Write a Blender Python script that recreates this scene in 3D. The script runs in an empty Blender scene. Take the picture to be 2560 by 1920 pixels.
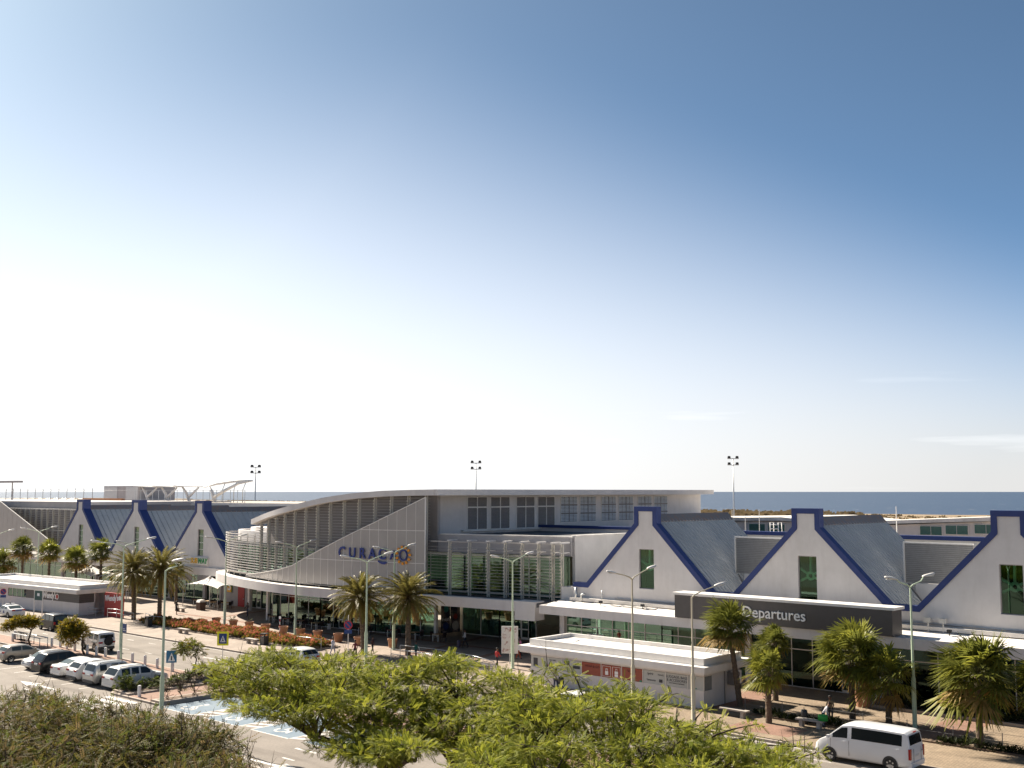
import bpy, bmesh, math, random
import numpy as np
from mathutils import Vector, Matrix
random.seed(7); RNG = np.random.default_rng(7)
scene = bpy.context.scene
COL = scene.collection
R = math.radians
# ------------------------------------------------------------------ camera
CAM_H = 15.3
VIEW = R(47.5)                       # angle between the facade line and the view axis
view = Vector((-math.cos(VIEW), math.sin(VIEW), 0))
pitch = math.atan(269 / 2800)
cam_data = bpy.data.cameras.new('camera'); cam = bpy.data.objects.new('camera', cam_data); COL.objects.link(cam)
cam.location = (0, 0, CAM_H)
cam.rotation_euler = (view * math.cos(pitch) + Vector((0, 0, math.sin(pitch)))).to_track_quat('-Z', 'Y').to_euler()
cam_data.sensor_width = 36; cam_data.lens = 36 * 2800 / 2560
cam_data.clip_start = 0.5; cam_data.clip_end = 120000
scene.camera = cam
# ------------------------------------------------------------------ sky and sun
SUN_EL, SUN_AZ = R(37), R(-86)       # azimuth from +Y, clockwise positive: the sun stands at the far left
sunv = Vector((math.sin(SUN_AZ) * math.cos(SUN_EL), math.cos(SUN_AZ) * math.cos(SUN_EL), math.sin(SUN_EL)))
SKY_STRENGTH, SKY_GAMMA, SKY_TINT = 0.064, 1.0, (1.0, 1.07, 0.87, 1)
HAZE_TOP, HAZE_MAX, HAZE_COL, HAZE_LO, HAZE_HI = (0.18, 0.41), 0.97, (1, 0.988, 0.975), 4.1, 6.4
world = bpy.data.worlds.new('World'); scene.world = world; world.use_nodes = True
wn = world.node_tree; wn.nodes.clear()
sky = wn.nodes.new('ShaderNodeTexSky'); sky.sky_type = 'NISHITA'; sky.sun_disc = False
sky.sun_elevation = SUN_EL; sky.sun_rotation = SUN_AZ
sky.altitude = 0; sky.air_density = 0.32; sky.dust_density = 0.55; sky.ozone_density = 5.0
def wnode(t, **kw):
    n = wn.nodes.new(t)
    for k, v in kw.items(): setattr(n, k, v)
    return n
# sea haze whitens the air towards the horizon all the way round; thin cloud streaks hang low in it
geo = wnode('ShaderNodeTexCoord'); sep = wnode('ShaderNodeSeparateXYZ'); wn.links.new(geo.outputs['Generated'], sep.inputs[0])
dt = wnode('ShaderNodeVectorMath', operation='DOT_PRODUCT'); dt.inputs[1].default_value = sunv; wn.links.new(geo.outputs['Generated'], dt.inputs[0])
ht = wnode('ShaderNodeMapRange'); ht.inputs[1].default_value = 0.33; ht.inputs[2].default_value = 0.80; ht.inputs[3].default_value = HAZE_TOP[0]; ht.inputs[4].default_value = HAZE_TOP[1]; wn.links.new(dt.outputs['Value'], ht.inputs[0])
hr = wnode('ShaderNodeMath', operation='DIVIDE'); wn.links.new(sep.outputs[2], hr.inputs[0]); wn.links.new(ht.outputs[0], hr.inputs[1])
hz = wnode('ShaderNodeMapRange'); hz.inputs[1].default_value = 0.0; hz.inputs[2].default_value = 1.0; hz.inputs[3].default_value = 1.0; hz.inputs[4].default_value = 0.0; hz.clamp = True
hz.interpolation_type = 'SMOOTHSTEP'
wn.links.new(hr.outputs[0], hz.inputs[0])
gam = wnode('ShaderNodeGamma'); gam.inputs[1].default_value = SKY_GAMMA; wn.links.new(sky.outputs[0], gam.inputs[0])
tint = wnode('ShaderNodeMixRGB', blend_type='MULTIPLY'); tint.inputs[0].default_value = 1; tint.inputs[2].default_value = SKY_TINT; wn.links.new(gam.outputs[0], tint.inputs[1])
cmap = wnode('ShaderNodeMapping'); cmap.inputs['Scale'].default_value = (2.2, 2.2, 30); wn.links.new(geo.outputs['Generated'], cmap.inputs[0])
cn = wnode('ShaderNodeTexNoise'); cn.inputs['Scale'].default_value = 1.7; cn.inputs['Detail'].default_value = 6; wn.links.new(cmap.outputs[0], cn.inputs[0])
cr_ = wnode('ShaderNodeValToRGB'); cr_.color_ramp.elements[0].position = 0.60; cr_.color_ramp.elements[1].position = 0.85; wn.links.new(cn.outputs[0], cr_.inputs[0])
cz = wnode('ShaderNodeMapRange'); cz.inputs[1].default_value = 0.06; cz.inputs[2].default_value = 0.13; cz.inputs[3].default_value = 0.2; cz.inputs[4].default_value = 0.0; wn.links.new(sep.outputs[2], cz.inputs[0])
cf = wnode('ShaderNodeMath', operation='MULTIPLY'); wn.links.new(cr_.outputs[0], cf.inputs[0]); wn.links.new(cz.outputs[0], cf.inputs[1])
hs = wnode('ShaderNodeMath', operation='MULTIPLY'); hs.inputs[1].default_value = HAZE_MAX; wn.links.new(hz.outputs[0], hs.inputs[0])
hb = wnode('ShaderNodeMapRange'); hb.inputs[1].default_value = 0.33; hb.inputs[2].default_value = 0.8; hb.inputs[3].default_value = HAZE_LO; hb.inputs[4].default_value = HAZE_HI; wn.links.new(dt.outputs['Value'], hb.inputs[0])
hc = wnode('ShaderNodeVectorMath', operation='SCALE'); hc.inputs[0].default_value = HAZE_COL; wn.links.new(hb.outputs[0], hc.inputs['Scale'])
mixh = wnode('ShaderNodeMixRGB'); wn.links.new(hc.outputs[0], mixh.inputs[2]); wn.links.new(hs.outputs[0], mixh.inputs[0]); wn.links.new(tint.outputs[0], mixh.inputs[1])
mixc = wnode('ShaderNodeMixRGB'); mixc.inputs[2].default_value = (13, 12.8, 12.6, 1); wn.links.new(cf.outputs[0], mixc.inputs[0]); wn.links.new(mixh.outputs[0], mixc.inputs[1])
bg = wnode('ShaderNodeBackground'); bg.inputs[1].default_value = SKY_STRENGTH
wo = wnode('ShaderNodeOutputWorld')
wn.links.new(mixc.outputs[0], bg.inputs[0]); wn.links.new(bg.outputs[0], wo.inputs[0])
sl = bpy.data.lights.new('sun', 'SUN'); sl.energy = 4.0; sl.angle = R(0.53); sl.color = (1.0, 0.90, 0.76)
so = bpy.data.objects.new('sun', sl); COL.objects.link(so)
so.rotation_euler = (-sunv).to_track_quat('-Z', 'Y').to_euler(); so.location = (-60, 60, 80)
# ------------------------------------------------------------------ exposure
vs = scene.view_settings
vs.view_transform = 'Standard'; vs.look = 'None'; vs.gamma = 1.0; vs.use_curve_mapping = False
vs.exposure = 1.63
scene.render.engine = 'CYCLES'
cy = scene.cycles
cy.max_bounces = 7; cy.diffuse_bounces = 3; cy.glossy_bounces = 3; cy.transmission_bounces = 4; cy.transparent_max_bounces = 10
cy.caustics_reflective = False; cy.caustics_refractive = False; cy.sample_clamp_indirect = 6
cy.use_denoising = True

# ------------------------------------------------------------------ materials
MATS = {}
def _n(nt, t, **kw):
    n = nt.nodes.new(t)
    for k, v in kw.items(): setattr(n, k, v)
    return n
def mat(name, col, rough=0.6, metal=0.0, var=0.12, scale=3.0, bump=0.0, bscale=40.0, spec=0.5, col2=None, detail=4, world_space=False, coat=0.0, transl=0.0, thresh=None, streak=0.0):
    """procedural principled material: colour mottled by noise, fine relief by a second noise"""
    if name in MATS: return MATS[name]
    m = bpy.data.materials.new(name); m.use_nodes = True; nt = m.node_tree
    b = nt.nodes['Principled BSDF']; b.inputs['Roughness'].default_value = rough
    b.inputs['Metallic'].default_value = metal; b.inputs['Specular IOR Level'].default_value = spec
    b.inputs['Coat Weight'].default_value = coat
    if coat: b.inputs['Coat Roughness'].default_value = 0.05
    if world_space: src = _n(nt, 'ShaderNodeNewGeometry').outputs['Position']
    else: src = _n(nt, 'ShaderNodeTexCoord').outputs['Object']
    if var > 0 or col2:
        no = _n(nt, 'ShaderNodeTexNoise'); no.inputs['Scale'].default_value = scale; no.inputs['Detail'].default_value = detail
        no.inputs['Roughness'].default_value = 0.62
        nt.links.new(src, no.inputs['Vector'])
        rp = _n(nt, 'ShaderNodeValToRGB'); e = rp.color_ramp.elements
        if thresh: e[0].position, e[1].position = thresh
        else: e[0].position, e[1].position = 0.32, 0.68
        c1 = [c * (1 - var) for c in col]; c2 = [min(c * (1 + var), 1) for c in col] if col2 is None else col2
        e[0].color = (*c1, 1); e[1].color = (*c2, 1)
        nt.links.new(no.outputs['Fac'], rp.inputs['Fac']); cout = rp.outputs['Color']
        if streak > 0:      # rain streaks and grime running down the wall
            mp = _n(nt, 'ShaderNodeMapping'); mp.inputs['Scale'].default_value = (0.8, 0.8, 0.16); nt.links.new(src, mp.inputs[0])
            n3 = _n(nt, 'ShaderNodeTexNoise'); n3.inputs['Scale'].default_value = 1.6; n3.inputs['Detail'].default_value = 7; n3.inputs['Roughness'].default_value = 0.7; nt.links.new(mp.outputs[0], n3.inputs[0])
            r3 = _n(nt, 'ShaderNodeValToRGB'); r3.color_ramp.elements[0].position = 0.30; r3.color_ramp.elements[1].position = 0.52
            r3.color_ramp.elements[0].color = (1 - streak, 1 - streak * 1.1, 1 - streak * 1.25, 1); r3.color_ramp.elements[1].color = (1, 1, 1, 1); nt.links.new(n3.outputs[0], r3.inputs[0])
            m3 = _n(nt, 'ShaderNodeMixRGB', blend_type='MULTIPLY'); m3.inputs[0].default_value = 1; nt.links.new(cout, m3.inputs[1]); nt.links.new(r3.outputs[0], m3.inputs[2]); cout = m3.outputs[0]
        nt.links.new(cout, b.inputs['Base Color'])
    else: b.inputs['Base Color'].default_value = (*col, 1)
    if bump > 0:
        n2 = _n(nt, 'ShaderNodeTexNoise'); n2.inputs['Scale'].default_value = bscale; n2.inputs['Detail'].default_value = 3
        nt.links.new(src, n2.inputs['Vector'])
        bp = _n(nt, 'ShaderNodeBump'); bp.inputs['Strength'].default_value = bump; bp.inputs['Distance'].default_value = 0.02
        nt.links.new(n2.outputs['Fac'], bp.inputs['Height']); nt.links.new(bp.outputs['Normal'], b.inputs['Normal'])
    if transl > 0:
        tr = _n(nt, 'ShaderNodeBsdfTranslucent'); mx = _n(nt, 'ShaderNodeMixShader'); mx.inputs[0].default_value = transl
        if var > 0 or col2: nt.links.new(rp.outputs['Color'], tr.inputs['Color'])
        else: tr.inputs['Color'].default_value = (*col, 1)
        out = nt.nodes['Material Output']
        nt.links.new(b.outputs[0], mx.inputs[1]); nt.links.new(tr.outputs[0], mx.inputs[2]); nt.links.new(mx.outputs[0], out.inputs[0])
    MATS[name] = m
    return m
def glass(name, tint, fac=0.25, rough=0.02, dark=None):
    """window glass: tinted see-through mixed with a mirror reflection by fresnel"""
    if name in MATS: return MATS[name]
    m = bpy.data.materials.new(name); m.use_nodes = True; nt = m.node_tree; nt.nodes.clear()
    o = _n(nt, 'ShaderNodeOutputMaterial'); t = _n(nt, 'ShaderNodeBsdfTransparent'); t.inputs[0].default_value = (*tint, 1)
    g = _n(nt, 'ShaderNodeBsdfGlossy'); g.inputs['Roughness'].default_value = rough; g.inputs['Color'].default_value = (0.62, 0.86, 0.74, 1)
    f = _n(nt, 'ShaderNodeFresnel'); f.inputs[0].default_value = 1.5
    ma = _n(nt, 'ShaderNodeMath', operation='ADD'); ma.inputs[1].default_value = fac - 0.04; ma.use_clamp = True
    nt.links.new(f.outputs[0], ma.inputs[0])
    mx = _n(nt, 'ShaderNodeMixShader'); nt.links.new(ma.outputs[0], mx.inputs[0]); nt.links.new(t.outputs[0], mx.inputs[1]); nt.links.new(g.outputs[0], mx.inputs[2])
    nt.links.new(mx.outputs[0], o.inputs[0]); MATS[name] = m
    return m
def pavers(name, c1, c2, mortar, sx, sy, rot=0.0, msize=0.03, rough=0.85):
    """small paving bricks, too fine to pick apart at this distance"""
    if name in MATS: return MATS[name]
    m = bpy.data.materials.new(name); m.use_nodes = True; nt = m.node_tree
    b = nt.nodes['Principled BSDF']; b.inputs['Roughness'].default_value = rough; b.inputs['Specular IOR Level'].default_value = 0.3
    geo = _n(nt, 'ShaderNodeNewGeometry'); mp = _n(nt, 'ShaderNodeMapping'); mp.inputs['Rotation'].default_value = (0, 0, rot)
    nt.links.new(geo.outputs['Position'], mp.inputs['Vector'])
    br = _n(nt, 'ShaderNodeTexBrick'); br.inputs['Scale'].default_value = 1.0; br.inputs['Brick Width'].default_value = sx; br.inputs['Row Height'].default_value = sy
    br.inputs['Mortar Size'].default_value = msize * sy; br.inputs['Color1'].default_value = (*c1, 1); br.inputs['Color2'].default_value = (*c2, 1); br.inputs['Mortar'].default_value = (*mortar, 1)
    nt.links.new(mp.outputs[0], br.inputs['Vector'])
    no = _n(nt, 'ShaderNodeTexNoise'); no.inputs['Scale'].default_value = 0.55; no.inputs['Detail'].default_value = 6; no.inputs['Roughness'].default_value = 0.7
    nt.links.new(geo.outputs['Position'], no.inputs['Vector'])
    rp = _n(nt, 'ShaderNodeValToRGB'); rp.color_ramp.elements[0].position = 0.3; rp.color_ramp.elements[1].position = 0.7
    rp.color_ramp.elements[0].color = (0.72, 0.72, 0.72, 1); rp.color_ramp.elements[1].color = (1.12, 1.12, 1.12, 1)
    nt.links.new(no.outputs['Fac'], rp.inputs[0])
    mx = _n(nt, 'ShaderNodeMixRGB', blend_type='MULTIPLY'); mx.inputs[0].default_value = 1
    nt.links.new(br.outputs['Color'], mx.inputs[1]); nt.links.new(rp.outputs[0], mx.inputs[2]); nt.links.new(mx.outputs[0], b.inputs['Base Color'])
    bp = _n(nt, 'ShaderNodeBump'); bp.inputs['Strength'].default_value = 0.35; bp.inputs['Distance'].default_value = 0.01
    nt.links.new(br.outputs['Fac'], bp.inputs['Height']); bp.invert = True; nt.links.new(bp.outputs[0], b.inputs['Normal'])
    MATS[name] = m
    return m

M_WHITE = mat('white_render', (0.67, 0.638, 0.617), 0.8, streak=0.07, var=0.07, scale=0.5, bump=0.15, bscale=25, world_space=True, detail=8)
M_PAINT = mat('white_paint', (0.76, 0.73, 0.69), 0.6, streak=0.07, var=0.05, scale=1.2, world_space=True)
M_ROOFW = mat('white_roof_membrane', (0.72, 0.68, 0.63), 0.75, var=0.22, scale=0.5, detail=8, world_space=True)
M_GREYW = mat('grey_render', (0.43, 0.405, 0.40), 0.8, streak=0.07, var=0.06, scale=0.6, world_space=True)
M_DGREY = mat('dark_grey_cladding', (0.21, 0.195, 0.19), 0.6, var=0.08, scale=0.8, world_space=True)
M_FLATR = mat('bitumen_roof', (0.13, 0.13, 0.135), 0.9, var=0.18, scale=0.7, world_space=True, detail=8)
M_BLUE = mat('blue_trim_paint', (0.022, 0.042, 0.165), 0.6, var=0.08, scale=1.5, world_space=True)
M_STEEL = mat('roof_sheet_metal', (0.47, 0.475, 0.475), 0.65, metal=0.0, var=0.07, scale=0.8, world_space=True, detail=8)
M_RUST = mat('rusty_flashing', (0.27, 0.25, 0.25), 0.7, var=0.3, scale=2.5, world_space=True, col2=(0.30, 0.17, 0.11), thresh=(0.5, 0.75))
M_ALU = mat('aluminium_frame', (0.62, 0.60, 0.57), 0.4, metal=0.3, var=0.03)
M_SLAT = mat('louvre_slat_paint', (0.46, 0.43, 0.405), 0.55, var=0.04, scale=2)
M_POST = mat('louvre_post_paint', (0.60, 0.57, 0.49), 0.55, var=0.05, scale=2)
M_GLASS = glass('green_glass', (0.48, 0.70, 0.60), 0.24)
M_GLASSD = glass('dark_green_glass', (0.34, 0.52, 0.44), 0.22)
M_SIGNBLK = mat('charcoal_sign_panel', (0.08, 0.071, 0.068), 0.5, var=0.08, scale=1.2)
M_SIGNW = mat('white_sign_letter', (0.90, 0.89, 0.87), 0.5, var=0.0)
M_RED = mat('red_door_paint', (0.42, 0.025, 0.028), 0.5, var=0.06, scale=2)
M_ROOM = mat('interior_wall', (0.58, 0.56, 0.48), 0.8, var=0.15, scale=0.4, world_space=True)
M_ROOMF = mat('interior_floor', (0.46, 0.42, 0.37), 0.4, var=0.12, scale=1.0, world_space=True)
M_CONC = mat('concrete', (0.40, 0.36, 0.32), 0.85, var=0.14, scale=1.6, bump=0.3, bscale=30, detail=8)
M_BLACK = mat('black_plastic', (0.02, 0.02, 0.022), 0.45, var=0.1)
M_STEELT = mat('galvanised_steel', (0.55, 0.56, 0.56), 0.4, metal=0.6, var=0.08)

# ------------------------------------------------------------------ objects
def link(o, parent=None):
    COL.objects.link(o)
    if parent is not None: o.parent = parent
    return o
def tag(o, label=None, cat=None, group=None, kind=None):
    if label: o['label'] = label
    if cat: o['category'] = cat
    if group: o['group'] = group
    if kind: o['kind'] = kind
    return o
def thing(name, label, cat, loc=(0, 0, 0), rz=0.0, group=None):
    o = bpy.data.objects.new(name, None); o.empty_display_size = 0.3; link(o)
    o.location = loc; o.rotation_euler = (0, 0, rz)
    return tag(o, label, cat, group)
def obj(name, me, parent=None, world=False):
    o = bpy.data.objects.new(name, me); link(o, parent)
    if world and parent is not None:
        p = parent; off = Vector(p.location)
        while p.parent is not None: p = p.parent; off = off + Vector(p.location)
        o.location = -off
    return o
def copy_tree(o, parent=None):
    c = o.copy(); COL.objects.link(c); c.parent = parent
    for ch in list(o.children): copy_tree(ch, c)
    return c
ORD = ['first', 'second', 'third', 'fourth', 'fifth', 'sixth', 'seventh', 'eighth', 'ninth', 'tenth', 'eleventh', 'twelfth', 'thirteenth', 'fourteenth', 'fifteenth', 'sixteenth', 'seventeenth', 'eighteenth', 'nineteenth', 'twentieth']

class MB:
    """collects boxes, prisms, tubes and lathes; build() links them as one mesh"""
    def __init__(s): s.v = []; s.f = []; s.m = []
    def add(s, vs, fs, mi=0):
        n = len(s.v); s.v += [tuple(v) for v in vs]; s.f += [tuple(i + n for i in f) for f in fs]; s.m += [mi] * len(fs); return s
    def box(s, x0, x1, y0, y1, z0, z1, mi=0):
        if x0 > x1: x0, x1 = x1, x0
        if y0 > y1: y0, y1 = y1, y0
        v = [(x0, y0, z0), (x1, y0, z0), (x1, y1, z0), (x0, y1, z0), (x0, y0, z1), (x1, y0, z1), (x1, y1, z1), (x0, y1, z1)]
        return s.add(v, [(0, 3, 2, 1), (4, 5, 6, 7), (0, 1, 5, 4), (1, 2, 6, 5), (2, 3, 7, 6), (3, 0, 4, 7)], mi)
    def bar(s, a, b, w, h, mi=0, up=(0, 0, 1)):
        a = Vector(a); b = Vector(b); d = (b - a).normalized(); u = Vector(up)
        if abs(d.dot(u)) > 0.98: u = Vector((1, 0, 0))
        r = d.cross(u).normalized(); u = r.cross(d)
        v = []
        for p in (a, b):
            for i, j in ((-1, -1), (1, -1), (1, 1), (-1, 1)): v.append(p + r * (i * w / 2) + u * (j * h / 2))
        return s.add(v, [(0, 1, 2, 3), (7, 6, 5, 4), (0, 4, 5, 1), (1, 5, 6, 2), (2, 6, 7, 3), (3, 7, 4, 0)], mi)
    def prism(s, poly, z0, z1, mi=0):
        n = len(poly); v = [(x, y, z0) for x, y in poly] + [(x, y, z1) for x, y in poly]
        f = [tuple(range(n - 1, -1, -1)), tuple(range(n, 2 * n))] + [(i, (i + 1) % n, n + (i + 1) % n, n + i) for i in range(n)]
        return s.add(v, f, mi)
    def extr(s, poly, axis, a0, a1, mi=0):
        """polygon of (p, q) pairs extruded along x ('x': p=y,q=z) or y ('y': p=x,q=z)"""
        n = len(poly)
        pt = (lambda p, q, a: (a, p, q)) if axis == 'x' else (lambda p, q, a: (p, a, q))
        v = [pt(p, q, a0) for p, q in poly] + [pt(p, q, a1) for p, q in poly]
        f = [tuple(range(n - 1, -1, -1)), tuple(range(n, 2 * n))] + [(i, (i + 1) % n, n + (i + 1) % n, n + i) for i in range(n)]
        return s.add(v, f, mi)
    def tube(s, path, rad, seg=8, mi=0, cap=True):
        path = [Vector(p) for p in path]; n = len(path)
        if not hasattr(rad, '__len__'): rad = [rad] * n
        base = len(s.v); prev = None
        for i, p in enumerate(path):
            t = (path[min(i + 1, n - 1)] - path[max(i - 1, 0)]).normalized()
            if prev is None:
                a = Vector((0, 0, 1)) if abs(t.z) < 0.9 else Vector((1, 0, 0))
                r = t.cross(a).normalized()
            else:
                r = (prev - t * prev.dot(t)).normalized()
            prev = r; u = t.cross(r)
            for k in range(seg):
                a = 2 * math.pi * k / seg
                s.v.append(tuple(p + r * (math.cos(a) * rad[i]) + u * (math.sin(a) * rad[i])))
        for i in range(n - 1):
            for k in range(seg):
                a, b = base + i * seg + k, base + i * seg + (k + 1) % seg
                s.f.append((a, b, b + seg, a + seg)); s.m.append(mi)
        if cap:
            s.f.append(tuple(base + k for k in range(seg - 1, -1, -1))); s.m.append(mi)
            s.f.append(tuple(base + (n - 1) * seg + k for k in range(seg))); s.m.append(mi)
        return s
    def lathe(s, prof, c=(0, 0, 0), seg=16, mi=0):
        base = len(s.v)
        for r, z in prof:
            for k in range(seg):
                a = 2 * math.pi * k / seg; s.v.append((c[0] + r * math.cos(a), c[1] + r * math.sin(a), c[2] + z))
        for i in range(len(prof) - 1):
            for k in range(seg):
                a, b = base + i * seg + k, base + i * seg + (k + 1) % seg
                s.f.append((a, b, b + seg, a + seg)); s.m.append(mi)
        s.f.append(tuple(base + k for k in range(seg - 1, -1, -1))); s.m.append(mi)
        s.f.append(tuple(base + (len(prof) - 1) * seg + k for k in range(seg))); s.m.append(mi)
        return s
    def mesh(s, name, mats, smooth=False):
        me = bpy.data.meshes.new(name); me.from_pydata(s.v, [], s.f); me.update()
        for m in (mats if isinstance(mats, (list, tuple)) else [mats]): me.materials.append(m)
        if any(s.m): me.polygons.foreach_set('material_index', s.m)
        if smooth:
            me.polygons.foreach_set('use_smooth', [True] * len(me.polygons))
            if smooth != 'all': me.set_sharp_from_angle(angle=R(48))
        return me
    def build(s, name, mats, parent=None, smooth=False, world=False):
        return obj(name, s.mesh(name, mats, smooth), parent, world)
def quads_mesh(name, V, material):
    """V: (N,4,3) array of quads -> one mesh"""
    V = np.asarray(V, np.float32); n = len(V); me = bpy.data.meshes.new(name)
    me.vertices.add(4 * n); me.vertices.foreach_set('co', V.reshape(-1))
    me.loops.add(4 * n); me.loops.foreach_set('vertex_index', np.arange(4 * n, dtype=np.int32))
    me.polygons.add(n); me.polygons.foreach_set('loop_start', np.arange(0, 4 * n, 4, dtype=np.int32))
    me.polygons.foreach_set('loop_total', np.full(n, 4, np.int32)); me.update(calc_edges=True)
    for m in (material if isinstance(material, (list, tuple)) else [material]): me.materials.append(m)
    return me
def text_mesh(name, s, size, material, depth=0.04, shear=0.0, bold=0.0, align='CENTER', spacing=1.0):
    cu = bpy.data.curves.new(name, 'FONT'); cu.body = s; cu.size = size; cu.extrude = depth / 2; cu.align_x = align; cu.align_y = 'CENTER'
    cu.shear = shear; cu.offset = bold; cu.resolution_u = 3; cu.space_character = spacing
    o = bpy.data.objects.new(name, cu); COL.objects.link(o)
    bpy.context.view_layer.update(); dg = bpy.context.evaluated_depsgraph_get()
    me = bpy.data.meshes.new_from_object(o.evaluated_get(dg)); me.name = name
    bpy.data.objects.remove(o); me.materials.clear(); me.materials.append(material)
    return me
def text_on_wall(name, s, size, material, parent, pos, face=(0, -1), depth=0.04, sx=1.0, **kw):
    """upright lettering on a wall whose outward normal is face (x, y); pos is the centre of the text (world)"""
    me = text_mesh(name, s, size, material, depth, **kw)
    o = obj(name, me, parent); off = Vector((0, 0, 0)); p = parent
    while p is not None: off += Vector(p.location); p = p.parent
    o.location = Vector(pos) - off
    o.rotation_euler = (R(90), 0, math.atan2(face[0], -face[1])); o.scale = (sx, 1, 1)
    return o
def catmull(pts, n):
    P = [np.array(p, float) for p in pts]; P = [2 * P[0] - P[1]] + P + [2 * P[-1] - P[-2]]; out = []
    for i in range(1, len(P) - 2):
        a, b, c, d = P[i - 1:i + 3]
        for j in range(n):
            t = j / n; out.append(.5 * ((2 * b) + (c - a) * t + (2 * a - 5 * b + 4 * c - d) * t * t + (3 * b - a - 3 * c + d) * t ** 3))
    out.append(P[-2]); return np.array(out)
class Path:
    """a plan curve by arc length; at(s, off): point at s pushed off to its outer side"""
    def __init__(s, pts, n=16):
        s.c = catmull(pts, n); s.s = np.r_[0, np.cumsum(np.linalg.norm(np.diff(s.c, axis=0), axis=1))]; s.len = s.s[-1]
    def at(s, t, off=0.0):
        x = np.interp(t, s.s, s.c[:, 0]); y = np.interp(t, s.s, s.c[:, 1]); d = 0.4
        dx = np.interp(t + d, s.s, s.c[:, 0]) - np.interp(t - d, s.s, s.c[:, 0]); dy = np.interp(t + d, s.s, s.c[:, 1]) - np.interp(t - d, s.s, s.c[:, 1])
        l = math.hypot(dx, dy) or 1; return (x + dy / l * off, y - dx / l * off)
    def ang(s, t):
        a = s.at(t - .3); b = s.at(t + .3); return math.atan2(b[1] - a[1], b[0] - a[0])
    def tx(s, x): return float(np.interp(x, s.c[:, 0], s.s))
def ribbon(mb, P, ts, o0, o1, z0, z1, mi=0):
    """solid strip along a path between offsets o0 < o1 (o1 outside) and heights z0(t) < z1(t)"""
    f0 = z0 if callable(z0) else (lambda t: z0); f1 = z1 if callable(z1) else (lambda t: z1)
    vs = []; 
    for t in ts:
        a = P.at(t, o0); b = P.at(t, o1)
        vs += [(b[0], b[1], f0(t)), (b[0], b[1], f1(t)), (a[0], a[1], f1(t)), (a[0], a[1], f0(t))]
    fs = []
    for i in range(len(ts) - 1):
        k = 4 * i
        for j in range(4): fs.append((k + j, k + 4 + j, k + 4 + (j + 1) % 4, k + (j + 1) % 4))
    n = len(vs); fs += [(0, 1, 2, 3), (n - 1, n - 2, n - 3, n - 4)]
    return mb.add(vs, fs, mi)
# ================================================================== setting
Z_ROAD = -0.14
def sheet(name, poly, z, m, parent=None, kind=None):
    mb = MB(); mb.add([(x, y, z) for x, y in poly], [tuple(range(len(poly)))])
    o = mb.build(name, m, parent)
    if kind: tag(o, kind=kind)
    return o
def rect(x0, x1, y0, y1): return [(x0, y0), (x1, y0), (x1, y1), (x0, y1)]
M_DRY = mat('dry_grassland', (0.22, 0.16, 0.095), 0.95, var=0.2, scale=0.02, world_space=True, detail=10, col2=(0.30, 0.22, 0.13))
M_ASPH = mat('sun_bleached_asphalt', (0.215, 0.188, 0.162), 0.9, var=0.12, scale=0.35, bump=0.25, bscale=60, world_space=True, detail=10, spec=0.3)
def worn_asphalt(m):
    # darker oil and tyre patches, paler sun-bleached areas and fine aggregate
    nt = m.node_tree; b = nt.nodes['Principled BSDF']; old = b.inputs['Base Color'].links[0].from_socket; geo_ = _n(nt, 'ShaderNodeNewGeometry')
    for sc, rot, stretch, lo, c0 in ((0.9, 0, (0.10, 1.0, 1), (.52, .66), (.80, .79, .78)), (0.22, 0, (1, 1, 1), (.5, .72), (.84, .83, .82)), (9.0, 0, (1, 1, 1), (.35, .7), (.86, .86, .86))):
        mp = _n(nt, 'ShaderNodeMapping'); mp.inputs['Scale'].default_value = stretch; nt.links.new(geo_.outputs['Position'], mp.inputs[0])
        n = _n(nt, 'ShaderNodeTexNoise'); n.inputs['Scale'].default_value = sc; n.inputs['Detail'].default_value = 5; nt.links.new(mp.outputs[0], n.inputs[0])
        r = _n(nt, 'ShaderNodeValToRGB'); r.color_ramp.elements[0].position, r.color_ramp.elements[1].position = lo; r.color_ramp.elements[0].color = (1.04, 1.04, 1.04, 1); r.color_ramp.elements[1].color = (*c0, 1); nt.links.new(n.outputs[0], r.inputs[0])
        x = _n(nt, 'ShaderNodeMixRGB', blend_type='MULTIPLY'); x.inputs[0].default_value = 1; nt.links.new(old, x.inputs[1]); nt.links.new(r.outputs[0], x.inputs[2]); old = x.outputs[0]
    nt.links.new(old, b.inputs['Base Color'])
worn_asphalt(M_ASPH)
M_SIDE = pavers('pink_sidewalk_pavers', (0.36, 0.295, 0.24), (0.325, 0.265, 0.22), (0.22, 0.18, 0.15), 0.6, 0.3)
M_PLAZA = pavers('plaza_pavers', (0.37, 0.295, 0.24), (0.325, 0.26, 0.215), (0.2, 0.16, 0.13), 0.4, 0.4, R(20))
M_YBRICK = pavers('yellow_brick_pavers', (0.36, 0.275, 0.19), (0.28, 0.215, 0.15), (0.17, 0.13, 0.09), 0.26, 0.13, R(38), msize=0.12)
M_RBRICK = pavers('red_brick_pavers', (0.33, 0.19, 0.135), (0.28, 0.16, 0.115), (0.17, 0.11, 0.085), 0.26, 0.13, R(38), msize=0.1)
M_MARK = mat('road_paint_white', (0.30, 0.27, 0.24), 0.7, var=0.1, scale=1.9, world_space=True, detail=9, col2=(0.62, 0.59, 0.55), thresh=(.33, .50))
M_BLUEP = mat('blue_bay_paint', (0.10, 0.165, 0.235), 0.8, var=0.14, scale=0.7, world_space=True, detail=8, col2=(0.17, 0.22, 0.26))
M_KERB = mat('kerb_concrete', (0.36, 0.30, 0.25), 0.85, var=0.12, scale=1.5, world_space=True)
M_SOIL = mat('planting_soil', (0.15, 0.10, 0.065), 0.95, var=0.25, scale=2.5, bump=0.6, bscale=8, world_space=True)

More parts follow.
